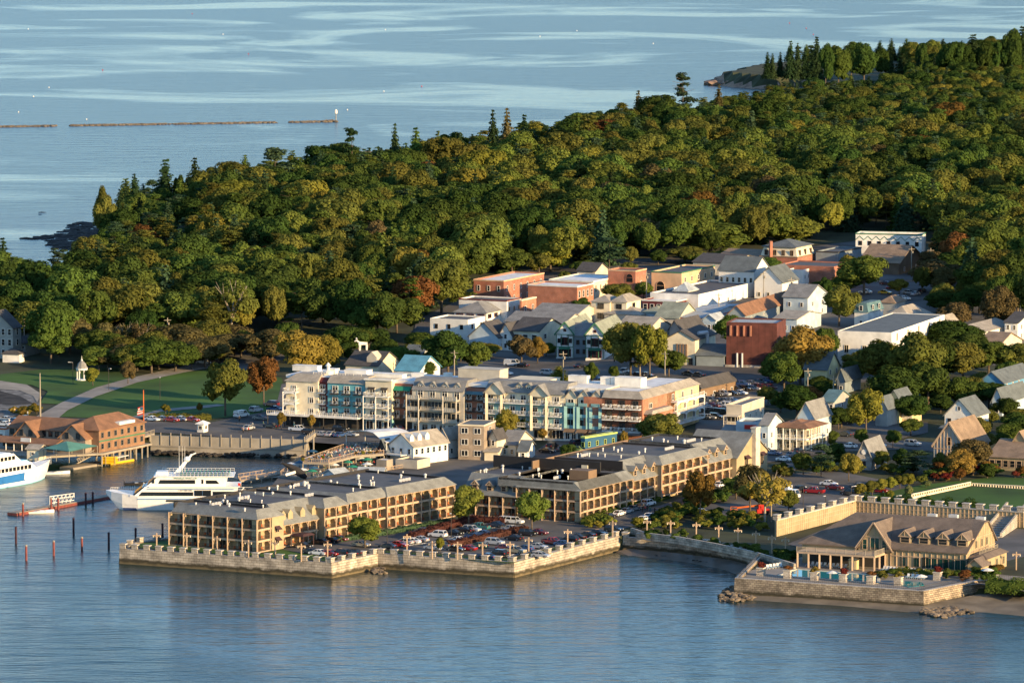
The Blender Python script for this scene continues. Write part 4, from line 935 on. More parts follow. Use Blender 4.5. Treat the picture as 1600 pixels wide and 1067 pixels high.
    for fl in (1, 2, 3):
        gb = MB(); x0, x1_ = Wr.xu(1048), Wr.xu(1091); gb.box(tuple(Wr.at((x0+x1_)/2, g0+(fl-1)*st-.15, 1.0)), (x1_-x0, 2.0, .3), Wr.a); rail_mesh(gb, Wr, x0, x1_, g0+(fl-1)*st, 1.95, 1.0, 0, 3, .5)
        if fl < 3:
            nA = 3
            for i in range(nA):
                c = lerp(x0, x1_, (i+.5)/nA); r = (x1_-x0)/nA/2
                for k in range(6): a0, a1 = pi*k/6, pi*(k+1)/6; gb.bar(Wr.at(c-r*cos(a0), g0+(fl-1)*st+2.1+.8*sin(a0), 1.95), Wr.at(c-r*cos(a1), g0+(fl-1)*st+2.1+.8*sin(a1), 1.95), .25, .3)
            for i in range(nA+1): gb.bar(Wr.at(lerp(x0, x1_, i/nA), g0+(fl-1)*st, 1.95), Wr.at(lerp(x0, x1_, i/nA), g0+fl*st-.2, 1.95), .25, .25)
            for i in range(3): sub(root, 'window', win_mesh(1.5, 2.0, 'white', 'french'), Wr.at(lerp(x0, x1_, (i+.5)/3), g0+(fl-1)*st+.2, .02), Wr.a)
        gb.build('balcony', 'white', root)
    mb = MB(); mb.box(tuple(W.at(W.L*.5, g0-.5, 1.5)), (W.L+1, 3.4, .5), W.a); mb.build('porch_roof', 'shingle_grey', root)
    # flat white roof and its plant
    A, B_ = X(447, -2.4), X(941, -2.4); mb = MB(); mb.prism([A, B_, B_+ha*17, A+ha*17], z0+h+.6, z0+h+1.5); ro = mb.build('flat_roof', 'white_roof', root)
    def rbox(u, o, dx, dy, dz, m='white', nm='roof_plant', zb=h+1.5):
        p = X(u, -o); mb = MB(); mb.box((p.x, p.y, z0+zb+dz/2), (dx, dy, dz), radians(ang)); mb.box((p.x, p.y, z0+zb+dz+.06), (dx*1.04, dy*1.04, .1), radians(ang)); return mb.build(nm, m, root)
    rbox(755, 12, 13, 6, 3.4, 'beige', 'lift_house'); rbox(520, 10, 3, 3, 1.4); rbox(560, 12, 7, 4, 1.2); rbox(610, 8, 9, 3, 1.0); rbox(480, 14, 8, 3, 1.5); rbox(655, 13, 4, 2, 1); rbox(700, 14, 2, 2, 1.3); rbox(835, 12, 12, 9, 1.2, 'cream', 'rear_section')
    for u in (898, 912, 948, 964, 1000): rbox(u, 14 if u < 990 else 16, 3, 2.4, 2.4)
    rbox(985, 14, 8, 4, 2.6)
    p = X(513, -8); cb = MB(); cb.lathe((p.x, p.y, z0+h+1.5), [(1.5, 0), (1.6, .9), (.5, 1.3), (.5, 2.3), (.9, 2.4), (.1, 3.4)], 10); cb.build('cupola', 'white', root)
    rb2 = MB(); wb = Wall(X(490, -3), X(565, -3), z0); rail_mesh(rb2, wb, 0, wb.L, h+1.5, 0, 1.1, 0, 2.5, .5); rb2.build('roof_railing', 'white', root)
    wb = Wall(X(566, -1.5), X(608, -1.5), z0)
    obstacles_add([tuple(X(440, 5)), tuple(X(1006, 3)), tuple(p2+ha*32), tuple(X(440, 0)+ha*24)], 2)
harbor_hotel()
# ================================================================ the town
B = building
B('brick_block', 'red brick block with an arched window, at the wood edge', 'building', 740, 787, 850, 441, 8, wall='red_brick', rmat='white_roof', wl=(3, [1]), wr=(6, 2), ws=(1.0, 1.8), sill=1.2, units=6, fascia='peach', st=3.6)
r, WL, WR, F, zz = B('white_brick_block', 'cream sided long block with white flat roof and brick front', 'building', 858, 927, 972, 441, 7, wall='cream', rmat='white_roof', wr=(6, [1]), ws=(.9, 2.2), st=2.6, trim='cream', par=.3, fascia='white', units=4)
B('brick_block', 'low red brick block with white cornice, left of the cream one', 'building', 825, 902, 927.5, 450, 8.5, wall='orange_brick', rmat='white_roof', wr=(4, [1]), ws=(1.3, 2.2), sill=1.6, st=3.5, fascia='white')
B('shop_row', 'long white shop row with dark roof and maroon cornice', 'building', 717, 792, 814, 472, 7, wall='white', rmat='tar_roof', wr=(3, 2), wl=(2, [1]), fascia='maroon', trim='cream', chim=((.3, .3, 1.2), (.75, .5, 1.2)))
B('brick_shop', 'narrow brick shop front with cream windows', 'building', 812, 815, 838, 471, 7.5, wall='orange_brick', rmat='tar_roof', wr=(2, 2), ws=(1.2, 1.9), fascia='cream')
B('hip_roof_hall', 'white hall with grey hip roof and red window strips', 'building', 710, 760, 789, 489, 4.5, 'hip', 'white', 'shingle_grey', 3.2, wl=(3, [0]), wr=(3, [0]), ws=(2.6, 1.3), sill=2.6, trim='maroon', style='grid', ang=-24)
B('white_house', 'white flat roofed house with black shuttered windows', 'house', 672, 731, 758, 502, 8, wall='clapboard_white', rmat='tar_roof', wl=(3, [1]), sill=2.4, wr=(2, 2), trim='black_wall', style='double', chim=((.15, .3, 1.6),))
B('shed', 'small grey lean-to left of the white house', 'shed', 645, 672, 690, 520, 3, 'gable_b', 'grey_clap', 'shingle_slate', 1.2, wl=(2, 1))
B('gabled_house', 'dark roofed house with pale blue gables behind the maple', 'house', 733, 778, 800, 527, 4.5, 'gable_a', 'light_blue', 'shingle_dark', 4.5, wl=(2, 1), wr=(2, 1), chim=())
B('gabled_house', 'dark roofed house with a steep white gable and red sign', 'house', 780, 800, 840, 524, 5, 'gable_a', 'white', 'shingle_dark', 3.6, wl=(1, 2), wr=(2, 1))
B('long_house', 'long cream house with dark gable roof and white gable end', 'house', 800, 842, 880, 518, 6.5, 'gable_b', 'cream', 'shingle_dark', 3.3, wl=(3, [1]), wr=(2, [1]), ws=(1.8, 1.5))
B('storage_hall', 'low hall with long tan grey roof in the middle of town', 'building', 828, 898, 940, 494, 4.5, 'gable_b', 'beige', 'shingle_grey', 2.6, lm=True)
B('storage_hall', 'long grey roof in front of the tan grey one', 'building', 790, 880, 915, 506, 4.5, 'gable_b', 'beige', 'shingle_grey', 2.4)
def timber_front(uL, uC, vC, label):
    r, WL, WR, F, zz = B('timbered_shop', label, 'shop', uL, uC, uC+32, vC, 7.6, 'gable_a', 'white', 'shingle_green', 3.6, trim='dark_trim', wl=(0, 0), ang=-14)
    sub(r, 'window', win_mesh(2.6, 2.4, 'maroon', 'double'), WL.at(WL.L/2, 4.1, .02), WL.a); sub(r, 'shop_window', win_mesh(WL.L*.7, 2.3, 'maroon', 'grid'), WL.at(WL.L/2, .5, .02), WL.a)
    for x in (.18, .82): sub(r, 'window', win_mesh(1.0, 1.3, 'dark_trim'), WL.at(WL.L*x, 4.8, .02), WL.a)
    sub(r, 'window', win_mesh(.8, .8, 'maroon'), WL.at(WL.L/2, 8.4, .02), WL.a)
    tb = MB()
    for z in (3.5, 7.4): tb.bar(WL.at(0, z, .06), WL.at(WL.L, z, .06), .15, .2)
    for x in (0.1, WL.L*.3, WL.L*.7, WL.L-.1): tb.bar(WL.at(x, .2, .06), WL.at(x, 7.4, .06), .2, .15)
    p, q, t = WL.at(-.5, 7.3, .55), WL.at(WL.L+.5, 7.3, .55), WL.at(WL.L/2, 11.35, .55); tb.bar(p, t, .16, .4); tb.bar(q, t, .16, .4); tb.build('timber_trim', 'green_trim', r)
    ab = MB(); p = [WL.at(1, 3.4, .1), WL.at(WL.L-1, 3.4, .1), WL.at(WL.L-1, 2.8, 1.2), WL.at(1, 2.8, 1.2)]; ab.loft(p, [v+Vector((0, 0, .12)) for v in p]); ab.build('awning', 'green_trim', r)
    return WL
w1 = timber_front(869, 896, 522, 'white gabled shop with green trim, left of the pair')
w2 = timber_front(915, 944, 524, 'white gabled shop with green trim, right of the pair')
B('linking_shop', 'dark recessed shop between the two white gabled shops', 'shop', 888, 918, 940, 525, 6.6, 'gable_b', 'grey_blue', 'shingle_grey', 3, wl=(3, 2), trim='dark_trim', ang=-14, lm=False)
B('hip_roof_house', 'white house with twin tan hip roofs, left half', 'house', 924, 953, 972, 472, 6.5, 'hip', 'cream', 'shingle_tan', 2.0, wl=(1, 2), ws=(2.2, 1.8), trim='dark_trim', style='double', st=3.2, wr=(1, [1]))
B('hip_roof_house', 'white house with twin tan hip roofs, right half', 'house', 955, 979, 1001, 472, 6.5, 'hip', 'cream', 'shingle_tan', 2.2, wl=(1, 2), ws=(2.0, 1.6), trim='dark_trim', style='double', st=3.2, wr=(1, [1]))
B('low_roofs', 'low building with tan skirt roof under the hip roofed house', 'building', 945, 1000, 1025, 492, 3, 'hip', 'beige', 'shingle_tan', 2, wr=(2, 1), lm=False)
r, WL, WR, F, zz = B('brick_bank', 'red brick corner block with arched window on upper floor', 'building', 950, 993, 1010, 425.5, 9, wall='red_brick', rmat='tar_roof', wl=(2, [0]), wr=(1, [1]), fascia='peach', units=5, st=3.4)
sub(r, 'arched_window', win_mesh(2.6, 1.6, 'red_brick', 'arch'), WL.at(WL.L*.78, 5.5, .02), WL.a)
r, WL, WR, F, zz = B('cream_brick_block', 'cream and brick block with green cornice and peach side', 'building', 1018, 1065, 1117, 428, 8, wall='peach', rmat='tar_roof', wr=(5, [1]), ws=(1.2, 1.6), fascia='green_trim', units=6, st=4)
sub(r, 'arched_window', win_mesh(3, 2.2, 'peach', 'arch'), WL.at(WL.L*.3, 1.5, .02), WL.a)
B('white_hall', 'big white clapboard house with grey standing seam roof', 'house', 1123, 1178, 1202, 424, 8.5, 'gable_b', 'clapboard_white', 'shingle_slate', 4.2, wl=(6, 2), wr=(1, 2), ws=(.9, 1.6), trim='cream', st=3.6)
B('white_annex', 'white lower gabled house with red chimney', 'house', 1179, 1222, 1247, 441, 6, 'gable_a', 'clapboard_white', 'shingle_slate', 4.8, wl=(3, [0]), wr=(2, [0]), ws=(.9, 1.3), trim='cream', chim=((.95, .15, 4.8),))
B('dark_roof_block', 'low dark brown roofs behind the white clapboard house', 'building', 1083, 1150, 1185, 412, 4.5, 'gable_b', 'beige', 'shingle_dark', 2.2, wl=(3, 1))
B('dark_roof_block', 'long tan low roof behind the mansard house', 'building', 1120, 1200, 1240, 405, 4.0, 'gable_b', 'cream', 'shingle_warm', 2, units=2)
B('red_brick_hall', 'long red brick flat roofed block with skylights', 'building', 1216, 1303, 1333, 419, 7.5, wall='red_brick', rmat='tar_roof', wr=(4, 2), ws=(1, 1.8), trim='peach', units=8, st=3.4, chim=((.95, .6, 1.5), (.8, .1, 2)))
B('white_corner', 'white corner block against the red brick one', 'building', 1230, 1255, 1276, 424, 6.5, wall='white', rmat='tar_roof', wr=(4, 2), ws=(.8, 1.3), st=2.9)
r, WL, WR, F, zz = B('mansard_house', 'old mansard roofed brick house with tall chimney', 'house', 1187, 1246, 1274, 404, 4.5, 'flat', 'red_brick', 'tar_roof', wl=(4, 1), wr=(3, 1), fascia='brown_wall')
mb = MB(); mb.loft(P3(grow(F, -.2), zz+4.8), P3(grow(F, -1.2), zz+8.3)); mb.build('mansard', 'cream', r); mb = MB(); roof_hip(mb, grow(F, -1.1), zz+8.4, 2.2, ov=.7); ro = mb.build('upper_roof', 'shingle_slate', r)
for W_, n in ((Wall(grow(F, -.75)[0], grow(F, -.75)[1], zz), 4), (Wall(grow(F, -.75)[1], grow(F, -.75)[2], zz), 3)):
    for i in range(n): sub(r, 'window', win_mesh(1.2, 1.9, 'brown_wall', 'double'), W_.at(W_.L*(i+.5)/n, 5.3, .35), W_.a)
p = WL.at(WL.L*.3, 0, .2); mb = MB(); mb.box((p.x, p.y, zz+5.6), (1.0, 1.0, 9.5), .4); mb.build('chimney', 'red_brick', r)
B('grey_blue_block', 'grey blue flat roofed block beside the brown roofs', 'building', 1275, 1310, 1346, 396, 5.5, wall='grey_blue', rmat='tar_roof', wl=(2, 1), wr=(2, 1), fascia='dark_trim')
B('brown_roof_hall', 'hall with broad brown hipped roof near the wood', 'building', 1346, 1404, 1440, 410, 4.5, 'gable_b', 'brown_wall', 'shingle_warm', 5, wr=(2, 1), chim=((.92, .1, 5),), ov=1)
r, WL, WR, F, zz = B('timbered_inn', 'white timbered lodge with dark green fascia at the wood edge', 'building', 1337, 1440, 1470, 370, 8, wall='white', rmat='tar_roof', wl=(7, [1]), ws=(1.2, 1.5), sill=1.6, trim='dark_trim', fascia='green_trim', par=.8, chim=((.43, .4, 3.4),), ang=-14, depth=9)
tb = MB(); n = 8
for i in range(n): tb.bar(WL.at(WL.L*i/n, 6.4, .05), WL.at(WL.L*(i+.5)/n, 7.8, .05), .12, .18); tb.bar(WL.at(WL.L*(i+.5)/n, 7.8, .05), WL.at(WL.L*(i+1)/n, 6.4, .05), .12, .18)
tb.build('timber_trim', 'green_trim', r)
B('white_modern', 'low white block with long blank wall and dark roof', 'building', 1016, 1091, 1183, 463, 5, wall='white', rmat='tar_roof', wr=(1, [0]), par=.6, units=5, chim=((.6, .02, 1.4), (1, .2, 3), (.9, .9, 2)))
r, WL, WR, F, zz = B('skylight_pavilion', 'pale green pyramid skylight on the white block', 'building', 1053, 1075, 1090, 455, 5.2, 'hip', 'white', 'metal_grey', 2.6, lm=False)
B('maroon_shop', 'maroon shop front with white windows and white cornice', 'shop', 1003, 1056, 1085, 473, 3.6, wall='maroon', rmat='white_roof', wl=(5, 1), ws=(1.4, 2.0), fascia='white', sill=.8)
B('green_hip_shop', 'shop with pale green hip roof behind the maroon shop front', 'shop', 1003, 1035, 1052, 489, 3.5, 'hip', 'light_blue', 'shingle_green', 1.8, wl=(3, 1), lm=False)
B('tan_gable_hall', 'hall with large tan green gable roof, centre of town', 'building', 1024, 1060, 1090, 497, 4, 'gable_b', 'beige', 'shingle_green', 4.2)
B('tan_gable_hall', 'long hall with pale tan roof right of the gabled shops', 'building', 960, 1010, 1050, 518, 4.5, 'gable_b', 'beige', 'shingle_tan', 3.5)
B('small_brown_house', 'small brown gabled house with arched window', 'house', 1046, 1062, 1098, 514, 4.5, 'gable_a', 'grey_blue', 'shingle_dark', 2.6, wl=(1, 1), style='arch', ws=(.9, .9))
B('grey_metal_roof', 'shop row with pale blue grey metal roof and red cornice', 'shop', 1062, 1100, 1175, 497, 4.2, 'gable_b', 'white', 'metal_grey', 1.6, wl=(3, 1), fascia='red', ang=-22)
B('pediment_shop', 'white shop with small pediment under the metal roof', 'shop', 1098, 1118, 1135, 500, 4, 'gable_a', 'light_blue', 'metal_grey', 1.6, wl=(3, 1), lm=False)
B('brown_roof_row', 'long grey blue building with reddish brown gable roof', 'building', 1137, 1164, 1260, 492, 5, 'gable_a', 'grey_blue', 'shingle_brown', 2.8, wr=(5, [0]), ws=(1.1, .9), sill=3, ang=-20)
B('grey_gable_house', 'pale blue gabled house with grey roof beside the big dark tree', 'house', 1224, 1262, 1292, 465, 7, 'gable_b', 'light_blue', 'shingle_grey', 3.4, wl=(2, [1]), wr=(2, [0, 1]))
B('flue_house', 'white low house with three red flues', 'house', 1210, 1245, 1283, 499, 4.5, 'gable_b', 'light_blue', 'shingle_tan', 1.6, wl=(3, 1), chim=((.25, .2, 1.6), (.45, .2, 1.6), (.65, .2, 1.6)))
r, WL, WR, F, zz = B('red_wall_theatre', 'tall windowless dark red wall of a big flat roofed theatre', 'theatre', 1135, 1214, 1228, 507.5, 13.5, wall='rusty_wall', rmat='metal_grey', par=.5, ang=-14, units=8)
for i in range(4):
    mb = MB(); p = WL.at(1.4+i*2.1, 11.4, .25); mb.box((p.x, p.y, p.z), (.5, .5, 3.2), WL.a); mb.build('pilaster', 'orange_brick', r)
for i in range(2): mb = MB(); p = WL.at(WL.L*.22+i*1.6, 0, .5); mb.tube((p.x, p.y, zz-1), (p.x, p.y, zz+4.5), .3); mb.build('flue', 'metal', r)
mb = MB(); mb.box(tuple(WL.at(WL.L/2, -.4, .2)), (WL.L+.6, .6, 2.4), WL.a); mb.build('foundation', 'stone_wall', r)
r, WL, WR, F, zz = B('metal_flue_building', 'cream block with dark gable roof and big bent steel flue', 'building', 1040, 1086, 1118, 531, 8, 'gable_a', 'cream', 'shingle_dark', 2.6, wl=(0, 0), ang=-20)
mb = MB(); p = WR.at(WR.L*.3, 0, 1.0); q = WR.at(WR.L*.45, 0, 1.0); mb.tube(p, (p.x, p.y, zz+4.5), .55, n=8); mb.tube((p.x, p.y, zz+4.5), (q.x, q.y, zz+6), .55, n=8); mb.tube((q.x, q.y, zz+6), (q.x, q.y, zz+9.5), .55, n=8); mb.tube((q.x, q.y, zz+9.5), tuple(WR.at(WR.L*.3, 9.4, -1)), .6, n=8); mb.build('flue', 'metal', r)
for i in range(4): mb = MB(); p = WL.at(WL.L*.4+i*1.0, 2.5, .2); mb.box((p.x, p.y, p.z+1.8), (.45, .4, 4.6), WL.a); mb.build('louvre', 'brown_wall', r)
sub(r, 'door', win_mesh(1.3, 2.2, 'dark_trim'), WL.at(WL.L*.85, 0, .02), WL.a)
B('low_shed', 'long dark blue shed at the foot of the red wall', 'shed', 1088, 1132, 1150, 556, 3.4, 'gable_b', 'grey_blue', 'shingle_slate', 2.6, ang=-14)
B('big_white_block', 'big white gabled front block with dark flat roof', 'building', 1309, 1393, 1476, 521, 11.5, wall='white', rmat='shingle_slate', wl=(3, [1]), wr=(5, [2]), ws=(1.3, 2.3), style='double', sill=1.5, trim='cream', chim=((.72, .15, 2), (.6, .95, 2)), st=3.6, ang=-20, par=.25, units=3)
B('teal_mansard_house', 'small white house with teal mansard roof', 'house', 1335, 1356, 1380, 491, 4.5, 'flat', 'white', 'shingle_teal', wl=(1, 1), wr=(3, 1), lm=True)
BL['tm'] = footprint(1335, 1356, 1380, 491, 4.5)
F = quad(BL['tm'][0]); zq = BL['tm'][1]; r = thing('mansard_roof', 'teal mansard storey with white dormers over the small white house', 'roof', (F[1].x, F[1].y, zq)); mb = MB(); mb.loft(P3(grow(F, .3), zq+5.02), P3(grow(F, -.8), zq+8)); mb.build('roof', 'shingle_teal', r)
W_ = Wall(F[1], F[2], zq)
for i in range(2): sub(r, 'dormer_window', win_mesh(1.2, 1.6, 'white'), W_.at(W_.L*(.3+.4*i), 5.6, .15), W_.a)
W_ = Wall(F[0], F[1], zq); sub(r, 'dormer_window', win_mesh(1.2, 1.6, 'white'), W_.at(W_.L*.5, 5.6, .15), W_.a)
B('tan_hip_block', 'cream block with broad tan hip roof behind the white one', 'building', 1372, 1425, 1462, 502, 4, 'hip', 'beige', 'shingle_tan', 4.2, wr=(3, 1), chim=((.7, .35, 3.5),))
B('tan_hip_block', 'smaller tan hip roofed block right of the white one', 'building', 1462, 1480, 1500, 505, 5, 'hip', 'cream', 'shingle_tan', 2.4, wr=(3, 1), chim=((.1, .2, 2.5),))
B('bay_window_house', 'grey house with bay window beside the top street', 'house', 1376, 1398, 1415, 473, 5, 'hip', 'grey_clap', 'shingle_warm', 2, wr=(3, 1))
B('white_strip_row', 'long white row with tan roof at the right edge', 'building', 1480, 1532, 1580, 520, 4.5, 'gable_a', 'white', 'shingle_tan', 1.8, wl=(4, 1), wr=(7, 1), ws=(.9, 1.3), chim=((.85, .7, 3),))
B('tan_gable_house', 'house with broad tan roof and small dark dormer', 'house', 1528, 1560, 1597, 541, 4, 'gable_b', 'beige', 'shingle_warm', 3.2, dorm=0, wr=(2, 1))
B('white_edge_house', 'white house with dark roof cut by the right edge', 'house', 1570, 1590, 1625, 505, 6, 'gable_b', 'white', 'shingle_dark', 2.5, wl=(2, 2), wr=(3, 2), chim=((.5, .5, 3),))
B('yellow_house', 'pale yellow gabled house with grey roof under the golden tree', 'house', 1257, 1292, 1312, 577, 5.5, 'gable_b', 'pale_yellow', 'shingle_slate', 4.6, wl=(3, [0]), wr=(2, 2), st=2.8)
B('green_gable_house', 'small teal house beside the yellow one', 'house', 1308, 1320, 1345, 592, 4.5, 'gable_a', 'grey_blue', 'shingle_slate', 2.8, wl=(1, 1))
r, WL, WR, F, zz = B('teal_roof_house', 'grey house with teal green roof and white porch', 'house', 1283, 1302, 1330, 628, 6, 'gable_b', 'grey_clap', 'shingle_teal', 2.6, wl=(3, 2), wr=(1, 2))
B('dark_roof_shed', 'long brown shed with dark roof beside the lower car park', 'shed', 1077, 1095, 1150, 605, 4, 'gable_a', 'brown_wall', 'shingle_dark', 2.2, wr=(4, 1), ws=(1.4, 1.1), ang=-28)
# street shops
r, WL, WR, F, zz = B('porch_shop', 'two storey white shop with columned porches', 'shop', 1217, 1259, 1282, 669, 6.2, 'hip', 'cream', 'shingle_brown', 1.8, wl=(4, 2), ws=(1.3, 1.9), wr=(4, 2), st=3.1, sill=.5, trim='beige', ang=-25)
pb = MB()
for W_ in (WL, WR):
    pb.box(tuple(W_.at(W_.L/2, 3.2, .9)), (W_.L+(1.8 if W_ is WL else 0), 1.8, .3), W_.a); rail_mesh(pb, W_, 0, W_.L, 3.35, 1.7, 1.0, 0, 3, .4)
    for i in range(5): pb.bar(W_.at(W_.L*i/4, 0, 1.7), W_.at(W_.L*i/4, 6.1, 1.7), .25)
pb.build('porch', 'white', r); mb = MB(); mb.loft(P3(grow(F, 2), zz+6.3), P3(grow(F, -1), zz+7.4)); mb.build('porch_roof', 'shingle_brown', r)
B('gabled_shop', 'grey gabled house with dormer behind the porch shop', 'house', 1246, 1272, 1299, 652, 6.5, 'gable_a', 'light_blue', 'shingle_grey', 4, wl=(1, 2), wr=(2, 1), chim=((.6, .6, 3.5),), ang=-25, obst=False)
r, WL, WR, F, zz = B('stepped_shop', 'grey shop with stepped false front and balconies', 'shop', 1135, 1159, 1194, 636, 8, wall='beige', rmat='shingle_grey', wl=(0, 0), wr=(4, [1]), fascia='beige', par=.6, ang=-20, st=3)
for z in (2.6, 5.6):
    pb = MB(); pb.box(tuple(WL.at(WL.L*.45, z, 1.2)), (WL.L*1.0, 2.6, .25), WL.a); rail_mesh(pb, WL, 0, WL.L*.9, z-2.5, 2.4, 1, 0, 2, .5); pb.bar(WL.at(0, z-2.6, 2.4), WL.at(0, z, 2.4), .2); pb.bar(WL.at(WL.L*.9, z-2.6, 2.4), WL.at(WL.L*.9, z, 2.4), .2); pb.build('balcony', 'beige', r)
    sub(r, 'window', win_mesh(3.6, 1.7, 'white', 'grid'), WL.at(WL.L*.45, z-1.9, .02), WL.a)
B('grey_shop', 'grey gabled shop left of the porch shop', 'shop', 1188, 1200, 1222, 664, 7.5, 'gable_b', 'light_blue', 'shingle_grey', 2.6, wl=(1, 2), wr=(2, 2), ang=-25)
r, WL, WR, F, zz = B('sign_shop', 'pale false fronted shop with red sign', 'shop', 1150, 1188, 1200, 664, 6.2, wall='light_blue', rmat='shingle_grey', wl=(2, 1), par=.8, ang=-14)
mb = MB(); mb.box(tuple(WL.at(WL.L*.6, 5.6, .2)), (3.4, .25, 1.2), WL.a); mb.build('sign', 'red', r)
B('low_shop', 'low pale shop with grey lean-to roof beside the hotel wing', 'shop', 1122, 1160, 1188, 681, 3.4, 'gable_b', 'cream', 'shingle_grey', 1.8, wl=(3, 1), ang=-20)
r, WL, WR, F, zz = B('yellow_porch_house', 'yellow house with glazed white porch across the street', 'house', 1383, 1425, 1440, 643, 3.4, 'gable_b', 'yellow_wall', 'shingle_dark', 1.4, wl=(7, 1), ws=(1.1, 1.5), sill=1.3, ang=-25)
mb = MB(); mb.box(tuple(WL.at(WL.L/2, 2.2, .06)), (WL.L, .1, 2.1), WL.a); mb.build('porch_panel', 'white', r)
for i in range(5): mb = MB(); mb.box(tuple(WL.at(WL.L*.5-1+i*.4, .6-i*.25, 1.0+i*.3)), (1.6, .35, .3), WL.a); mb.build('step', 'white', r)
B('pale_yellow_house', 'pale yellow gabled house behind the glazed porch', 'house', 1388, 1405, 1425, 624, 7, 'gable_a', 'pale_yellow', 'shingle_slate', 2.4, wl=(1, [1]))
B('grey_gable_barn', 'grey gabled house left of the glazed porch', 'house', 1368, 1386, 1410, 637, 5.5, 'gable_a', 'grey_clap', 'shingle_slate', 3)
r, WL, WR, F, zz = B('white_gable_house', 'white two storey gabled house with three front windows', 'house', 1476, 1521, 1545, 650, 6, 'gable_a', 'clapboard_white', 'shingle_slate', 4.4, wl=(3, [1]), ws=(.95, 1.5), wr=(2, 1), trim='dark_trim', sill=.6, chim=((.6, .5, 4.2),), ang=-25)
sub(r, 'window', win_mesh(.9, 1.1, 'white'), WL.at(WL.L/2, 7.4, .02), WL.a)
mb = MB(); F2 = [WL.at(-1, 0, 3), WL.at(WL.L-3, 0, 3), WL.at(WL.L-3, 0, 0), WL.at(-1, 0, 0)]; F2 = [Vector((p.x, p.y)) for p in F2]; mb.loft(P3(F2, zz+2.4), P3(grow(F2, -.8), zz+3.1)); mb.build('porch_roof', 'shingle_slate', r)
B('blue_house', 'blue house with white windows at the right edge', 'house', 1530, 1568, 1615, 598, 6, 'gable_a', 'blue_wall', 'shingle_slate', 3, wr=(5, [1]), ws=(1, 1.7), sill=.8, ang=-25)
B('pale_blue_cottage', 'pale cottage with grey roof and brick chimney below the blue house', 'house', 1550, 1566, 1605, 626, 4.5, 'gable_a', 'light_blue', 'shingle_slate', 3.4, wl=(1, 1), chim=((.5, .35, 3.6),), ang=-25)
B('grey_shed_roof', 'low grey roofed shed behind the white gabled house', 'shed', 1526, 1545, 1566, 622, 3, 'gable_b', 'grey_clap', 'shingle_slate', 1.8, ang=-25)
# stone cottage, timbered clubhouse across the road
r, WL, WR, F, zz = B('stone_cottage', 'fieldstone cottage with round window and slate roof', 'cottage', 1338, 1362, 1386, 715, 3.4, 'gable_a', 'stone_wall', 'shingle_grey', 4.4, wl=(1, 1), trim='dark_trim', ang=-22)
mb = MB(); mb.lathe((0, 0, 0), [(.7, 0), (.7, .12)], 12); o = mb.build('round_window', 'white', r); o.matrix_parent_inverse = Matrix.Identity(4); o.parent = r
o.matrix_parent_inverse = INV[r.name]; o.location = WL.at(WL.L/2, 4.9, .05); o.rotation_euler = (pi/2, 0, WL.a)
r, WL, WR, F, zz = B('timbered_clubhouse', 'tall gabled timber framed house with brown shingle roof and brick chimney', 'house', 1459, 1507, 1545, 698, 5, 'gable_a', 'grey_clap', 'shingle_warm', 6.4, wl=(0, 0), chim=((.55, .95, 7.2),), ang=-25)
sub(r, 'window', win_mesh(1.5, 2.2, 'timber'), WL.at(WL.L*.5, 5.2, .02), WL.a); sub(r, 'window', win_mesh(1.5, 2.2, 'timber'), WL.at(WL.L*.5, 1.0, .02), WL.a)
tb = MB(); n = 9
for i in range(1, n): x = WL.L*i/n; tb.bar(WL.at(x, 0, .05), WL.at(x, 5+6.4*(1-abs(2*i/n-1))-.2, .05), .14, .16)
tb.bar(WL.at(0, 4.2, .06), WL.at(WL.L, 4.2, .06), .14, .25); p, q, t = WL.at(-.45, 4.7, .5), WL.at(WL.L+.45, 4.7, .5), WL.at(WL.L/2, 11.5, .5); tb.bar(p, t, .2, .4); tb.bar(q, t, .2, .4); tb.build('timber_trim', 'timber', r)
r, WL, WR, F, zz = B('low_wing', 'long low wing with brown roof beside the timber gable', 'building', 1545, 1640, 1680, 718, 3.6, 'gable_b', 'stucco', 'shingle_warm', 3.6, wl=(9, 1), ws=(1.4, 1.8), trim='timber', ang=-25, units=2)
B('cross_gable_house', 'brown roofed gable at the right edge', 'building', 1580, 1606, 1650, 695, 6, 'gable_a', 'stucco', 'shingle_warm', 3.5, wl=(2, 1), trim='timber', ang=-25, obst=False)
# behind the colourful hotel
B('blue_roof_shop', 'white gabled shop with bright blue roof behind the hotel', 'shop', 618, 655, 688, 580, 4.8, 'gable_b', 'white', 'metal_blue', 3.8, wr=(2, 1), ang=-25)
r, WL, WR, F3, z3 = B('moose_shop', 'shop with dark roof, tan gable and a moose figure on top', 'shop', 540, 590, 624, 572, 4.5, 'gable_b', 'cream', 'shingle_dark', 3.6, wr=(2, 1), chim=((.3, .2, 2.5),), ang=-25, dorm=0)
dormer(r, WL, WL.L*.75, 5.4, 3.4, 1.6, 4, 'beige', 'shingle_dark', inset=1.5, ww=2)
B('slate_roof_house', 'house with steep slate roof behind the blue roof', 'house', 628, 655, 680, 561, 4, 'gable_b', 'grey_clap', 'shingle_slate', 3.6, wr=(1, 1), ang=-25)
mp = (F3[0]+F3[3])/2+(F3[1]-F3[0])*.2; mb = MB()   # white moose statue
zt = z3+8.7; mz = Vector((mp.x, mp.y, zt))
mb.loft([mz+Vector((-1.3, y, z)) for y, z in ((-.4, 1.2), (.4, 1.2), (.4, 2.2), (-.4, 2.3))], [mz+Vector((1.4, y, z)) for y, z in ((-.3, 1.3), (.3, 1.3), (.3, 2.0), (-.3, 2.1))])
for x in (-1.1, -.8, 1.0, 1.3): mb.tube(mz+Vector((x, 0, -.6)), mz+Vector((x, 0, 1.3)), .13, .2)
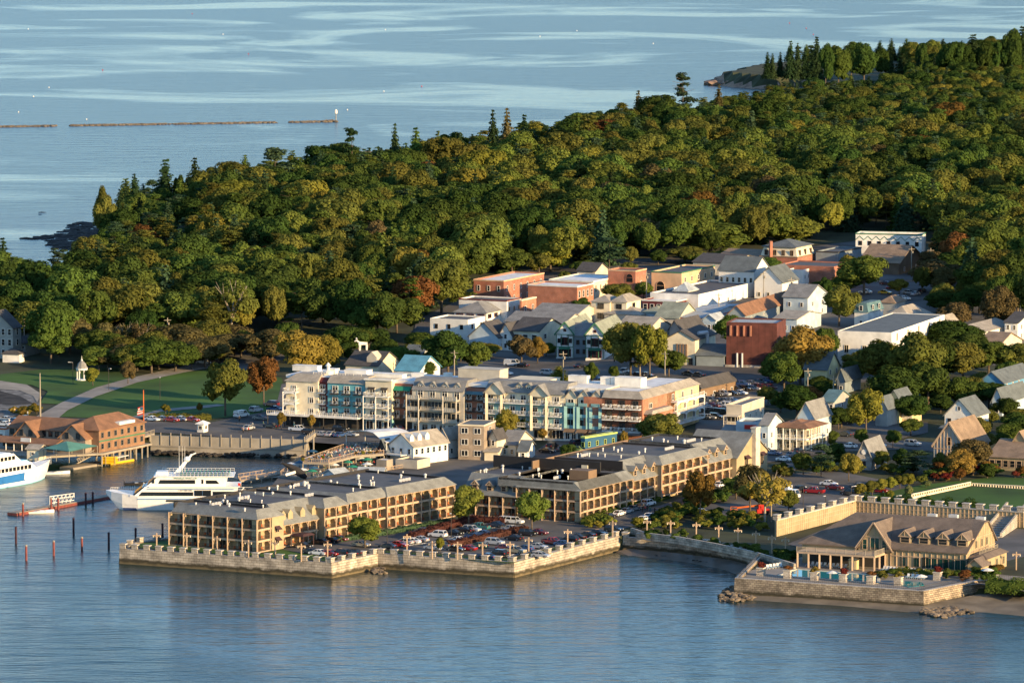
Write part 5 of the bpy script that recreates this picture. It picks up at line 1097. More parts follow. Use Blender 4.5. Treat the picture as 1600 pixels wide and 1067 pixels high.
mb.tube(mz+Vector((-1.2, 0, 2.0)), mz+Vector((-2.0, 0, 2.6)), .35, .28); mb.tube(mz+Vector((-1.9, 0, 2.7)), mz+Vector((-2.6, 0, 2.3)), .26, .16)
for s in (-1, 1): mb.bar(mz+Vector((-1.9, 0, 2.8)), mz+Vector((-2.0, s*.9, 3.3)), .4, .12)
tag(mb.build('moose_statue', 'white'), 'white moose figure standing on the dark shop roof', 'statue')
# waterfront middle
B('grey_shingle_block', 'tall brown grey shingled block with white windows by the black wall', 'building', 716, 756, 774, 665, 9.6, wall='shingle_wall', rmat='shingle_slate', wl=(2, 3), wr=(1, 3), ws=(1.9, 1.5), style='double', st=3.1, sill=1.1, fascia='cream', par=.15, ang=-16)
B('small_white_gable', 'narrow white gabled annex against the shingled block', 'house', 765, 776, 790, 684, 6, 'gable_a', 'cream', 'shingle_dark', 2, wl=(1, 2))
B('dormer_shop', 'small cream shop with long dormer, behind the black wall', 'shop', 782, 806, 832, 695, 3.6, 'gable_b', 'cream', 'shingle_grey', 3, wl=(2, 1), wr=(1, 1), ang=-18)
B('ticket_hut', 'tiny white and teal hut with grey roof', 'hut', 810, 824, 836, 705, 2.8, 'gable_b', 'white', 'shingle_slate', 2.2, wl=(1, 1), ang=-10)
B('low_store', 'low cream store roof beside the shingled block', 'shed', 757, 778, 788, 706, 2.5, 'gable_b', 'cream', 'shingle_tan', .8, ang=-12, lm=False)
r, WL, WR, F, zz = B('dark_blue_house', 'dark blue two storey house with lime green stairs', 'house', 908, 914, 964, 684, 6.4, wall='navy_wall', rmat='shingle_green', wl=(1, [1]), wr=(4, 2), ws=(1.0, 1.3), trim='lime_trim', fascia='lime_trim', par=.2, ang=-38)
sb = MB(); a0, b0 = WL.at(-1, 3.2, 1.5), WL.at(WL.L, 3.2, 1.5); sb.bar(a0, b0, 2.0, .25); rail_mesh(sb, WL, -1, WL.L, 3.3, 2.5, 1, 0, 2, .4); e = WL.at(WL.L+4.5, 0, 2); sb.bar(WL.at(WL.L, 3.2, 2), e, 1.2, .3); sb.bar(WL.at(WL.L, 4.2, 2.6), e+Vector((0, 0, 1)), .12, .12); sb.build('stairs', 'lime_trim', r)
# left edge houses
r, WL, WR, F, zz = B('shingled_villa', 'tall grey green gabled villa cut by the left edge', 'house', -30, 20, 33, 512, 10, 'gable_a', 'grey_clap', 'shingle_dark', 5, wl=(5, 3), ws=(1.2, 2.0), wr=(1, 3), trim='white', st=3.3, chim=((.75, .6, 5),), ang=-25)
r, WL, WR, F, zz = B('villa_wing', 'low dark roofed wing of the grey villa', 'house', 18, 40, 62, 536, 4.2, 'hip', 'grey_clap', 'shingle_dark', 2, wl=(3, 1), ws=(.8, .9), sill=2.3, ang=-25, units=1)
B('porch_pavilion', 'white fenced porch with dark roof below the villa', 'porch', 4, 30, 38, 553, 2.8, 'hip', 'white', 'shingle_dark', 1.5, ang=-18, lm=False)
B('wood_house', 'white house roof with two red chimneys among the trees', 'house', 449, 486, 520, 452, 7, 'hip', 'beige', 'shingle_slate', 2.4, wl=(3, 2), chim=((.9, .2, 2.4), (.95, .6, 2.2), (.4, .5, 2)))
B('hidden_roof', 'low pale roof among the dark trees', 'house', 395, 425, 440, 370, 4, 'gable_b', 'white', 'shingle_tan', 2, chim=((.2, .3, 1.6),))
B('hidden_roof', 'slate roof half hidden beyond the park trees', 'house', 330, 362, 378, 432, 4, 'gable_b', 'grey_clap', 'shingle_slate', 2.4)
B('shore_villa', 'tan roofed villa with two brick chimneys near the far shore', 'house', 545, 590, 606, 254, 6, 'gable_b', 'beige', 'shingle_warm', 4, chim=((.15, .5, 5), (.95, .5, 5)))
B('shore_cottage', 'small grey pointed roof by the left shore', 'house', 34, 46, 56, 438, 4, 'hip', 'grey_clap', 'shingle_slate', 2.6)
B('wood_house', 'dark roof and pale gable at the top street trees', 'house', 902, 930, 950, 424, 4, 'gable_b', 'beige', 'shingle_dark', 2.4)
B('wood_house', 'grey roofed house half hidden at the right wood', 'house', 1520, 1545, 1570, 436, 4, 'gable_b', 'grey_blue', 'shingle_teal', 2.6)
# gazebo in the park
gp = G(128, 594); r = thing('gazebo', 'white open gazebo with pointed grey roof on the park lawn', 'gazebo', gp); LANDMARKS.append(('gazebo', 128, 590))
s = 1300/200.0
mb = MB(); mb.lathe(gp, [(1.9, -.5), (1.9, .4)], 8); mb.build('floor', 'white', r)
for k in range(6):
    a = 2*pi*k/6; mb = MB(); q = gp+Vector((cos(a)*1.45, sin(a)*1.45, .4)); mb.tube(q, q+Vector((0, 0, 3.0)), .17, .15, 6); mb.build('column', 'white', r)
mb = MB(); mb.lathe(gp, [(1.75, 3.2), (1.8, 3.7), (1.9, 3.8)], 12); mb.build('frieze', 'white', r); mb = MB(); mb.lathe(gp, [(1.85, 3.8), (1.5, 4.3), (1.2, 5.2), (.35, 6.0)], 8); mb.build('roof', 'shingle_grey', r)
mb = MB(); mb.lathe(gp, [(.3, 6.0), (.3, 6.3), (.12, 6.5), (.02, 7.6)], 8); mb.build('finial', 'white', r)
# ================================================================ seawalls
MER = None
def seawall(label, line, zt, nmer, zb=-2.2, th=1.3, rail=True, mats='granite', cap=True, name='seawall', msz=(1.55, 1.2, 1.0), lm=None, batter=.35):
    """line: world 2D points, sea on the right hand side when walked in order"""
    root = thing(name, label, 'seawall' if name == 'seawall' else 'wall', (line[0].x, line[0].y, 0))
    mb = MB(); n = len(line); P = [Vector((p.x, p.y)) for p in line]
    def off(k, d):
        a = (P[min(k+1, n-1)]-P[max(k-1, 0)]); 
        if 0 < k < n-1:
            t1, t2 = (P[k]-P[k-1]).normalized(), (P[k+1]-P[k]).normalized(); nn = Vector((t1.y+t2.y, -t1.x-t2.x)).normalized(); d = d/max(.5, nn.dot(Vector((t1.y, -t1.x))))
        else: t = a.normalized(); nn = Vector((t.y, -t.x))
        return P[k]+nn*d
    A = [off(k, batter) for k in range(n)]; Bq = [off(k, 0) for k in range(n)]; Cq = [off(k, -th) for k in range(n)]
    for k in range(n-1):
        a, b, c, d, e, f = A[k], A[k+1], Bq[k+1], Bq[k], Cq[k], Cq[k+1]
        mb.face([(a.x, a.y, zb), (b.x, b.y, zb), (c.x, c.y, zt), (d.x, d.y, zt)]); mb.face([(d.x, d.y, zt), (c.x, c.y, zt), (f.x, f.y, zt), (e.x, e.y, zt)], 1); mb.face([(e.x, e.y, zt), (f.x, f.y, zt), (f.x, f.y, zb), (e.x, e.y, zb)])
    for k in (0, n-1):
        a, c, e = A[k], Bq[k], Cq[k]; q = [(a.x, a.y, zb), (c.x, c.y, zt), (e.x, e.y, zt), (e.x, e.y, zb)]; mb.face(q if k else q[::-1])
    mb.build('stone_face', [mats, 'granite_cap'], root)
    segs = [(P[k], P[k+1], (P[k+1]-P[k]).length) for k in range(n-1)]; tot = sum(s[2] for s in segs)
    def along(s):
        for a, b, l in segs:
            if s <= l+1e-6: t = (b-a).normalized(); return a+t*s, t
            s -= l
        a, b, l = segs[-1]; return b, (b-a).normalized()
    global MER
    if MER is None:
        m = MB(); m.box((0, 0, .5), (1, 1, 1.0)); m.box((0, 0, 1.08), (1.14, 1.14, .17), m=1); MER = m.mesh('merlon', ['granite_dry', 'granite_cap'])
    for i in range(nmer):
        p, t = along(lerp(.7, tot-.9, i/max(1, nmer-1))); nn = Vector((t.y, -t.x)); q = p-nn*(th/2+.05); sub(root, 'merlon', MER, (q.x, q.y, zt), atan2(t.y, t.x), msz)
    if rail:
        rb = MB()
        for a, b, l in segs:
            t = (b-a).normalized(); nn = Vector((t.y, -t.x)); a2, b2 = a-nn*(th*.75), b-nn*(th*.75)
            for z in (.2, 1.0): rb.bar((a2.x, a2.y, zt+z), (b2.x, b2.y, zt+z), .06)
            k = max(2, int(l/.5))
            for i in range(k+1): p = lerp(a2, b2, i/k); rb.bar((p.x, p.y, zt), (p.x, p.y, zt+1.0), .035)
        rb.build('railing', 'dark_trim', root)
    if lm: LANDMARKS.append(lm)
    return root, P, along, tot
W_ = lambda pts: [G2(u, v, 0) for u, v in pts]
ZT = Z0+.15
seawall('long granite seawall with block merlons in front of the timber inn', W_([(187, 880), (518, 903)]), ZT, 18, lm=('first seawall', 350, 878))
seawall('short brightly lit granite seawall running back from the left corner', W_([(518, 903), (590, 888)]), ZT, 5)
seawall('granite seawall in front of the middle of the car park', W_([(590, 888), (803, 902)]), ZT, 11, lm=('middle seawall', 690, 882))
seawall('long sunlit granite seawall running back to the small cove', W_([(803, 902), (968, 860)]), ZT, 10, lm=('sunlit seawall', 880, 870))
seawall('short granite wall round the left end of the inn lawn', W_([(272, 861), (205, 871), (187, 880)]), ZT, 5)
cv = W_([(972, 859), (1010, 861), (1060, 865), (1110, 872), (1160, 883), (1192, 893)])
seawall('curved granite seawall round the small sandy cove', cv, ZT-.5, 14, lm=('cove', 1080, 850))
cl = seawall('rough fieldstone seawall under the pool terrace', W_([(1180, 897), (1148, 930), (1443, 951), (1528, 934), (1600, 934), (1760, 946)]), Z0+.6, 0, mats='fieldstone', rail=True, lm=('pool seawall', 1300, 920))
up = [G2(u, v, Z0+.8) for u, v in [(985, 828), (1010, 836), (1060, 842), (1120, 853), (1180, 866), (1240, 884)]]
seawall('upper curved retaining wall behind the cove', up, Z0+1.4, 0, zb=Z0-.5, rail=False, th=.6, batter=0)
# planters on stone piers
for i, (u, v) in enumerate([(1189, 912), (1231, 916), (1273, 919), (1318, 922), (1361, 925), (1404, 927), (1465, 919)]):
    p = G(u, v-13, Z0); r = thing('planter_pier', '', 'planter', p); mb = MB(); mb.box((p.x, p.y, p.z+.9), (1.7, 1.7, 1.8), -.42); mb.box((p.x, p.y, p.z+1.9), (1.9, 1.9, .2), -.42, m=1); mb.build('pier', ['granite_dry', 'granite_cap'], r)
    o = bpy.data.objects.new('flowers', CR['shrub'][i % 3]); COL.objects.link(o); o.material_slots[0].link = 'OBJECT'; o.material_slots[0].material = MATS['leaf_'+('burgundy', 'rust_orange', 'golden')[i % 3]]; o.parent = r; o.location = (0, 0, 2.5); o.scale = (1.4, 1.4, .9)
    tag(r, 'stone pier with a planter of flowers on the pool wall, %s from left' % nth(i), 'planter', 'flower planters on the pool wall')
# lamp posts of timber with a cross arm
def make_lamp():
    r = thing('lamp_post', '', 'lamp post'); mb = MB(); mb.bar((0, 0, 0), (0, 0, 4.4), .28); mb.build('post', 'timber', r); mb = MB(); mb.bar((-1, 0, 3.8), (1, 0, 3.8), .2); mb.bar((-.6, 0, 3.8), (0, 0, 3.1), .13); mb.bar((.6, 0, 3.8), (0, 0, 3.1), .13); mb.build('cross_arm', 'timber', r)
    for s in (-1, 1): mb = MB(); mb.lathe((s*.85, 0, 3.3), [(.08, 0), (.14, .05), (.12, .3), (.03, .42)], 6); mb.build('lantern', 'cream', r)
    return r
lp = None
for u, v in [(245, 860), (292, 860), (339, 865), (388, 871), (430, 872), (471, 877), (512, 874), (636, 862), (675, 873), (715, 874), (754, 875), (797, 874), (826, 867), (887, 854), (957, 840), (1011, 838), (1048, 840), (1088, 843), (1123, 848), (1153, 852), (1181, 857), (1206, 864), (1227, 867), (1588, 890)]:
    p = G(u, v, Z0)
    if lp is None: lp = make_lamp(); o = lp
    else: o = copy_tree(lp)
    o.location = p; o.rotation_euler = (0, 0, rnd.uniform(-.5, .1)); pend(o, 'timber lamp post', 'lamp post', 'timber lamp posts along the shore', p)
# concrete harbour wall and stones below it
cw = [G2(u, v, .4) for u, v in [(236, 706), (330, 709), (440, 712), (476, 713), (494, 700)]]
r = thing('harbor_wall', 'high concrete harbour wall with posts below the street', 'wall', (cw[0].x, cw[0].y, 0)); mb = MB()
for k in range(len(cw)-1): mb.bar((*cw[k], 2.4), (*cw[k+1], 2.4), .8, 5.6); 
mb.build('concrete_face', 'concrete', r); mb = MB()
for k in range(len(cw)-1): mb.bar((*(cw[k]-Vector((0, .45))), 2.2), (*(cw[k+1]-Vector((0, .45))), 2.2), .3, .35)
mb.build('ledge', 'paving', r)
for k in range(len(cw)-1):
    n = int((cw[k+1]-cw[k]).length/2.6)
    for i in range(n):
        q = lerp(cw[k], cw[k+1], i/n); pb = MB(); pb.bar((q.x, q.y-.5, 2.6), (q.x, q.y-.5, 6.1), .22); pb.build('post', 'weathered', r)
LANDMARKS.append(('harbour wall', 350, 690)); obstacles_add([tuple(cw[0]), tuple(cw[3]), tuple(cw[3]+Vector((0, 3))), tuple(cw[0]+Vector((0, 3)))])
def rocks(name, label, poly, n, smin, smax, m, z0, z1, seed, flat=.7):
    rs = random.Random(seed); mb = MB(); P = [G2(u, v, 0) for u, v in poly]; xs = [p.x for p in P]; ys = [p.y for p in P]; c = 0
    while c < n:
        x, y = rs.uniform(min(xs), max(xs)), rs.uniform(min(ys), max(ys))
        if not inpoly(x, y, P): continue
        c += 1; s = rs.uniform(smin, smax); i = len(mb.v); bm = bmesh.new(); bmesh.ops.create_icosphere(bm, subdivisions=1, radius=s); zz = rs.uniform(z0, z1)
        for v in bm.verts: k = rs.uniform(.72, 1.15); mb.v.append((x+v.co.x*k*1.3, y+v.co.y*k, zz+v.co.z*k*flat))
        bm.verts.index_update(); 
        for f in bm.faces: mb.f.append(tuple(i+v.index for v in f.verts)); mb.m.append(0)
        bm.free()
    o = mb.build(name, m); return tag(o, label, 'rocks', kind='stuff')
rocks('riprap', 'dark stones under the concrete harbour wall', [(238, 712), (476, 716), (480, 706), (238, 702)], 700, .35, .9, 'dark_rock', 0, .9, 1)
rocks('shore_rocks', 'tumbled brown stones at the left end of the pool wall', [(1120, 938), (1150, 942), (1180, 936), (1160, 918), (1142, 915)], 190, .3, .85, 'rock', -.2, .7, 2)
rocks('shore_rocks', 'yellow brown stones at the right end of the pool wall', [(1436, 958), (1470, 966), (1520, 958), (1490, 948), (1447, 951)], 200, .25, .8, 'rock', -.1, .4, 3)
rocks('shore_rocks', 'weedy stones at the foot of the curved cove wall', [(1000, 868), (1060, 873), (1120, 884), (1060, 868)], 90, .2, .45, 'dark_rock', 0, .3, 4)
rocks('shore_rocks', 'stones at the notch between two seawalls', [(575, 897), (605, 897), (600, 889), (585, 889)], 24, .4, 1.0, 'rock', -.1, .5, 5)
rocks('ledge_rocks', 'black tidal ledges running out from the wooded point', [(32, 373), (80, 377), (75, 388), (150, 396), (158, 350), (140, 346), (110, 352), (95, 366), (60, 369)], 420, 1.0, 3.2, 'dark_rock', -.5, .2, 6, .22)
rocks('ledge_rocks', 'pink brown ledge at the tip of the far spit', [(1102, 133), (1210, 137), (1215, 118), (1170, 121), (1130, 127)], 260, 1.5, 5, 'pink_rock', -.3, 2.2, 7, .45)
rocks('ledge_rocks', 'low black rock alone in the sea off the point', [(62, 336), (78, 336), (78, 332), (62, 332)], 6, 1.0, 2.0, 'dark_rock', -.5, 0, 8, .3)
# breakwater, daymark
r = thing('breakwater', 'long broken line of stones in the sea running left from the daymark', 'breakwater', G(260, 197, 0)); rs = random.Random(3); mb = MB()
for i in range(2200):
    t = rs.random(); u = -20+t*546; 
    if sin(u*.11)+sin(u*.037+1)+rs.uniform(-.6, .6) < (-1.0 if u > 300 else -.8 if u < 110 else -1.5): continue
    v = 199-t*8.5+rs.uniform(-.6, .6); p = G2(u, v, 0); s = rs.uniform(.35, .85)*(1.5 if u > 505 else 1); k = len(mb.v); bm = bmesh.new(); bmesh.ops.create_icosphere(bm, subdivisions=1, radius=s)
    for q in bm.verts: e = rs.uniform(.7, 1.2); mb.v.append((p.x+q.co.x*e*1.4, p.y+q.co.y*e, .1+q.co.z*e*.8))
    bm.verts.index_update()
    for f in bm.faces: mb.f.append(tuple(k+w.index for w in f.verts)); mb.m.append(0)
    bm.free()
mb.build('stones', 'rock', r); LANDMARKS.append(('breakwater', 300, 195))
p = G(525, 190, 0); r = thing('daymark', 'white and red beacon post at the end of the breakwater', 'beacon', p); mb = MB(); mb.tube(p, p+Vector((0, 0, 5)), .3, .2); mb.build('post', 'concrete', r); mb = MB(); mb.lathe(p+Vector((0, 0, 4)), [(.3, 0), (.75, .2), (.75, 1.8), (.2, 2.4)], 8); mb.build('mark', 'white', r)
bmesh_b = MB(); bmesh_b.lathe((0, 0, 0), [(.1, -.2), (.32, 0), (.3, .35), (.1, .6)], 8); bm_w = bmesh_b.mesh('buoy', 'white'); bm_r = bmesh_b.mesh('buoy', 'red')
rs = random.Random(9)
for i in range(30):
    u, v = rs.uniform(20, 1400), rs.uniform(20, 330)
    if v > 120 and u > 1000-(v-120)*4.4: continue
    p = G(u, v, 0); red = i % 3 == 0; o = bpy.data.objects.new('buoy', bm_r if red else bm_w); COL.objects.link(o); o.location = p; pend(o, 'small %s float' % ('red' if red else 'white'), 'buoy', 'lobster floats on the sea', p)
LANDMARKS.append(('far left sea', 250, 60)); LANDMARKS.append(('far middle sea', 800, 60)); LANDMARKS.append(('far rocky spit', 1180, 120)); LANDMARKS.append(('wooded shore', 500, 230))
# ================================================================ pilings, floats, boats
mat('piling_red', (.20, .055, .045), .8, .2, 1); mat('piling_dark', (.05, .02, .025), .8, .2, 1); mat('hull_white', (.80, .78, .74), .35, .04, 1, spec=.5); mat('hull_blue', (.03, .16, .42), .35, .05, 1, spec=.5); mat('hull_pale', (.32, .62, .74), .4, .05, 1); mat('navy', (.02, .04, .12), .4, .05, 1); mat('deck_grey', (.42, .42, .4), .8, .1, 1); mat('kayak_yellow', (.72, .42, .02), .5, .08, 1)
for u, v0, v1 in [(36, 806, 786), (80, 797, 777), (91, 796, 777), (134, 789, 770), (145, 786, 769), (25, 849, 824), (115, 835, 810), (41, 875, 853), (84, 868, 846), (128, 859, 840), (170, 857, 833), (212, 848, 826), (254, 843, 819)]:
    p = G(u, v0, 0); h = (v0-v1)/6.1; red = u in (36, 80, 91, 41, 84, 128); r = thing('piling', '', 'piling', p); mb = MB(); mb.tube((0, 0, -3), (0, 0, h), .3, .27, 8); me = mb.mesh('pile', 'piling_red' if red else 'piling_dark'); o = bpy.data.objects.new('pile', me); COL.objects.link(o); o.parent = r
    mb = MB(); mb.lathe((0, 0, h), [(.32, -.15), (.32, .1), (.05, .3)], 8); o = bpy.data.objects.new('cap', mb.mesh('cap', 'concrete' if red else 'piling_dark')); COL.objects.link(o); o.parent = r; pend(o.parent, '%s mooring pile' % ('red brown' if red else 'dark'), 'piling', 'mooring piles in the harbour', p)
LANDMARKS.append(('floating dock', 95, 790)); LANDMARKS.append(('white excursion boat', 280, 780)); LANDMARKS.append(('lower left water', 80, 850))
def float_dock(label, px, w, m='piling_red', z=.7, name='floating_dock'):
    r = thing(name, label, 'dock', G(*px[0], 0)); mb = MB()
    for k in range(len(px)-1): a, b = G2(*px[k], 0), G2(*px[k+1], 0); mb.bar((*a, z/2-.1), (*b, z/2-.1), w, z)
    mb.build('pontoon', m, r); mb = MB()
    for k in range(len(px)-1): a, b = G2(*px[k], 0), G2(*px[k+1], 0); mb.bar((*a, z-.02), (*b, z-.02), w-.4, .12)
    mb.build('deck', 'weathered', r); return r
r = float_dock('long red edged floating dock ahead of the white boat', [(19, 805), (75, 795), (172, 777)], 3.2)
mb = MB(); a, b = G2(78, 790, .5), G2(116, 785, .5)
for z in (1.2, 2.2, 3.0): mb.bar((*a, z), (*b, z), .15)
for i in range(7): q = lerp(a, b, i/6); mb.bar((*q, .6), (*q, 3.1), .15)
for i in range(6): q, w = lerp(a, b, i/6), lerp(a, b, (i+1)/6); mb.bar((*q, .9), (*w, 3.0), .1)
mb.build('gangway', 'white', r)
def small_boat(label, u, v, L_, rz, m='hull_white', name='small_boat'):
    p = G(u, v, 0); r = thing(name, label, 'boat', p, rz); mb = MB(); n = 8; rings = []
    for i in range(n):
        t = i/(n-1); x = (t-.5)*L_; w = L_*.16*(1-t**3*.92); s = .45+.35*t
        rings.append([(x, -w, s), (x, -w*.75, -.1), (x, w*.75, -.1), (x, w, s), (x, w*.8, s-.08), (x, -w*.8, s-.08)])
    mb.rings(rings); o = bpy.data.objects.new('hull', mb.mesh('hull', m)); COL.objects.link(o); o.parent = r
    mb = MB(); mb.box((-L_*.1, 0, .5), (L_*.12, L_*.22, .25)); mb.box((L_*.15, 0, .5), (L_*.06, L_*.24, .2)); mb.box((-L_*.52, 0, .6), (.3, .4, .9), m=1); o = bpy.data.objects.new('seats', mb.mesh('seats', ['deck_grey', 'black_wall'])); COL.objects.link(o); o.parent = r; return r
small_boat('small grey skiff tied beside the floating dock', 64, 801, 7, .25); small_boat('small white launch behind the blue ferry bow', 90, 740, 7, .3); small_boat('dark open boat beyond the excursion boat bow', 218, 757, 8, .1, 'black_wall')
LANDMARKS.append(('ferry', 40, 745))
# big white excursion boat; local x to the stern (picture right), y away, z up
def excursion_boat():
    p = G(278, 797, 0); r = thing('excursion_boat', 'large white double deck excursion boat with a raked mast, moored behind the inn', 'boat', p); X = lambda u: (u-278)/5.98
    def part(mb, nm, m): o = bpy.data.objects.new(nm, mb.mesh(nm, m)); COL.objects.link(o); o.parent = r; return o
    mb = MB(); us = [163, 172, 190, 215, 250, 300, 350, 385]; rings = []; rg2 = []
    for u in us:
        t = (u-163)/222; x = X(u); sh = 4.7-1.3*min(1, t*3.2); w = 5.4*min(1, (t*4.5)**.6+.04); cy = 5.4; ov = 1-min(1, max(0, (190-u)/27)); zb = -.8+(1-ov)*4.6; wb = w*(.86 if ov > .5 else .5)
        rings.append([(x, cy-w, sh), (x, cy-w*.97, max(zb+.1, 1.5)), (x, cy-wb, zb), (x, cy+wb, zb), (x, cy+w*.97, max(zb+.1, 1.5)), (x, cy+w, sh)])
    mb.rings(rings); part(mb, 'hull', 'hull_white')
    mb = MB(); mb.box(((X(192)+X(385))/2, 5.4, .18), (X(385)-X(192), 9.62, .7)); part(mb, 'boot_stripe', 'navy')
    mb = MB(); mb.box(((X(215)+X(385))/2, -.03, 2.95), (X(385)-X(215), .1, .22)); mb.box(((X(230)+X(366))/2, .36, 5.55), (X(366)-X(230), .1, .16)); part(mb, 'stripe', 'hull_blue')
    def house(u0, u1, z0, z1, rake0, rake1, yin, m, nm):
        mb = MB(); A = [(X(u0), yin, z0), (X(u1), yin, z0), (X(u1), 10.8-yin, z0), (X(u0), 10.8-yin, z0)]; Bq = [(X(u0)+rake0, yin+.12, z1), (X(u1)+rake1, yin+.12, z1), (X(u1)+rake1, 10.7-yin, z1), (X(u0)+rake0, 10.7-yin, z1)]; mb.loft(A, Bq); return part(mb, nm, m)
    house(206, 368, 3.3, 6.1, 3.4, .6, .5, 'hull_white', 'saloon'); house(228, 352, 6.1, 8.7, 3.0, .4, .9, 'hull_white', 'upper_saloon')
    def pane(u0, u1, z0, z1, y, sl=0, sr=0, nm='window'):
        mb = MB(); mb.loft([(X(u0), y, z0), (X(u1), y, z0), (X(u1)+sr, y+.03, z1), (X(u0)+sl, y+.03, z1)], [(X(u0), y+.2, z0), (X(u1), y+.2, z0), (X(u1)+sr, y+.2, z1), (X(u0)+sl, y+.2, z1)]); part(mb, nm, 'window_glass')
    pane(216, 302, 3.75, 4.75, .42, .9, 0); pane(304, 316, 3.7, 5.2, .38, 0, 0); pane(317, 330, 3.7, 5.2, .38, 0, 0); pane(333, 364, 3.7, 4.9, .42, 0, .5); pane(247, 305, 6.9, 7.9, .86, .5, 0); pane(315, 318, 6.9, 8, .86); pane(322, 343, 6.9, 7.8, .86, 0, -.8); pane(237, 241, 7, 8, .86); pane(260, 296, 2.3, 2.75, -.12, 0, 0)
    mb = MB(); mb.loft([(X(208)-.2, 1.4, 3.9), (X(208)-.2, 9.4, 3.9), (X(208)+2.2, 9.3, 5.9), (X(208)+2.2, 1.5, 5.9)], [(X(208)+.1, 1.4, 3.9), (X(208)+.1, 9.4, 3.9), (X(208)+2.5, 9.3, 5.9), (X(208)+2.5, 1.5, 5.9)]); part(mb, 'windscreen', 'window_glass')
    mb = MB(); mb.loft([(X(232)-.5, 1.6, 6.6), (X(232)-.5, 9.2, 6.6), (X(232)+1.4, 9.1, 8.3), (X(232)+1.4, 1.7, 8.3)], [(X(232)-.2, 1.6, 6.6), (X(232)-.2, 9.2, 6.6), (X(232)+1.7, 9.1, 8.3), (X(232)+1.7, 1.7, 8.3)]); part(mb, 'windscreen', 'window_glass')
    mb = MB(); mb.box(((X(226)+X(372))/2+.8, 5.4, 6.12), (X(372)-X(230), 10.5, .2)); mb.box(((X(240)+X(366))/2, 5.4, 8.78), (X(366)-X(240), 9.6, .2)); part(mb, 'deck', 'hull_white')
    mb = MB(); 
    for y in (.75, 10.0):
        for z in (9.4, 9.9): mb.bar((X(250), y, z), (X(364), y, z), .06)
        for i in range(20): x = lerp(X(250), X(364), i/19); mb.bar((x, y, 8.8), (x, y, 9.9), .06)
        for i in range(12): x = lerp(X(170), X(206), i/11); yy = 5.4+(-1 if y < 5 else 1)*(1.2+4*i/11); mb.bar((x, yy, 3.6), (x, yy, 5.2), .05)
        mb.bar((X(170), 5.4+(-1.2 if y < 5 else 1.2), 5.2), (X(206), 5.4+(-5.2 if y < 5 else 5.2), 4.5), .06)
        for z in (4.2, 4.8): mb.bar((X(366), y, z), (X(393), y, z), .06)
    part(mb, 'railing', 'hull_white')
    mat('seat_teal', (.03, .22, .20), .6, .05)
    for i in range(14): mb = MB(); x = lerp(X(282), X(356), i/13); mb.box((x, 5.2, 9.15), (.45, 7.2, .12)); mb.box((x+.28, 5.2, 9.45), (.1, 7.2, .55)); part(mb, 'bench', 'seat_teal')
    mb = MB(); mb.loft([(X(268), 4.6, 8.8), (X(268)+1.6, 4.6, 8.8), (X(268)+1.6, 6.2, 8.8), (X(268), 6.2, 8.8)], [(X(297), 5.1, 14.2), (X(297)+.6, 5.1, 14.2), (X(297)+.6, 5.7, 14.2), (X(297), 5.7, 14.2)]); mb.bar((X(300), 5.4, 14.1), (X(305), 5.4, 14.5), .3); mb.lathe((X(291), 5.4, 12.2), [(.5, 0), (.9, .5), (.6, 1.2), (.1, 1.4)], 10); part(mb, 'mast', 'hull_white')
    for u in (279, 284, 288): mb = MB(); mb.tube((X(u), 4, 8.8), (X(u), 4, 16.5), .07, .03, 5); part(mb, 'antenna', 'hull_white')
    mb = MB(); mb.box((X(252), 5.4, 9.2), (3.4, 5, .9), top=.85); part(mb, 'life_raft', 'hull_white')
    mb = MB(); mb.box((X(382), 5.4, 3.6), (4.2, 9.5, .3)); mb.bar((X(372), .8, 4), (X(382), .8, 6), .25); mb.bar((X(386), 1, 1.2), (X(397), 1, 3.4), .9, .3); part(mb, 'stern_deck', 'hull_white')
    def text(s, u, z, size, m):
        cu = bpy.data.curves.new('lettering', 'FONT'); cu.body = s; cu.size = size; cu.extrude = .02; cu.align_x = 'CENTER'; o = bpy.data.objects.new('tmp', cu); COL.objects.link(o); dg = bpy.context.evaluated_depsgraph_get(); me = bpy.data.meshes.new_from_object(o.evaluated_get(dg)); bpy.data.objects.remove(o)
        me.materials.clear(); me.materials.append(MATS[m]); q = bpy.data.objects.new('lettering', me); COL.objects.link(q); q.parent = r; return q, X(u), z
    q, x, z = text('WHALE WATCH', 290, 8.1, .82, 'seat_teal'); q.location = (x, .78, z); q.rotation_euler = (pi/2, 0, 0)
    q, x, z = text('1 207 288 2386', 290, 5.0, .6, 'grey_blue'); q.location = (x, .40, z); q.rotation_euler = (pi/2, 0, 0)
    mb = MB(); mb.loft([(X(372), 1.5, 6.3), (X(376), 1.5, 6.3), (X(376), 1.5, 7.0), (X(372), 1.5, 7.0)], [(X(372), 1.55, 6.3), (X(376), 1.55, 6.3), (X(376), 1.55, 7.0), (X(372), 1.55, 7.0)]); part(mb, 'flag', 'red')
excursion_boat()
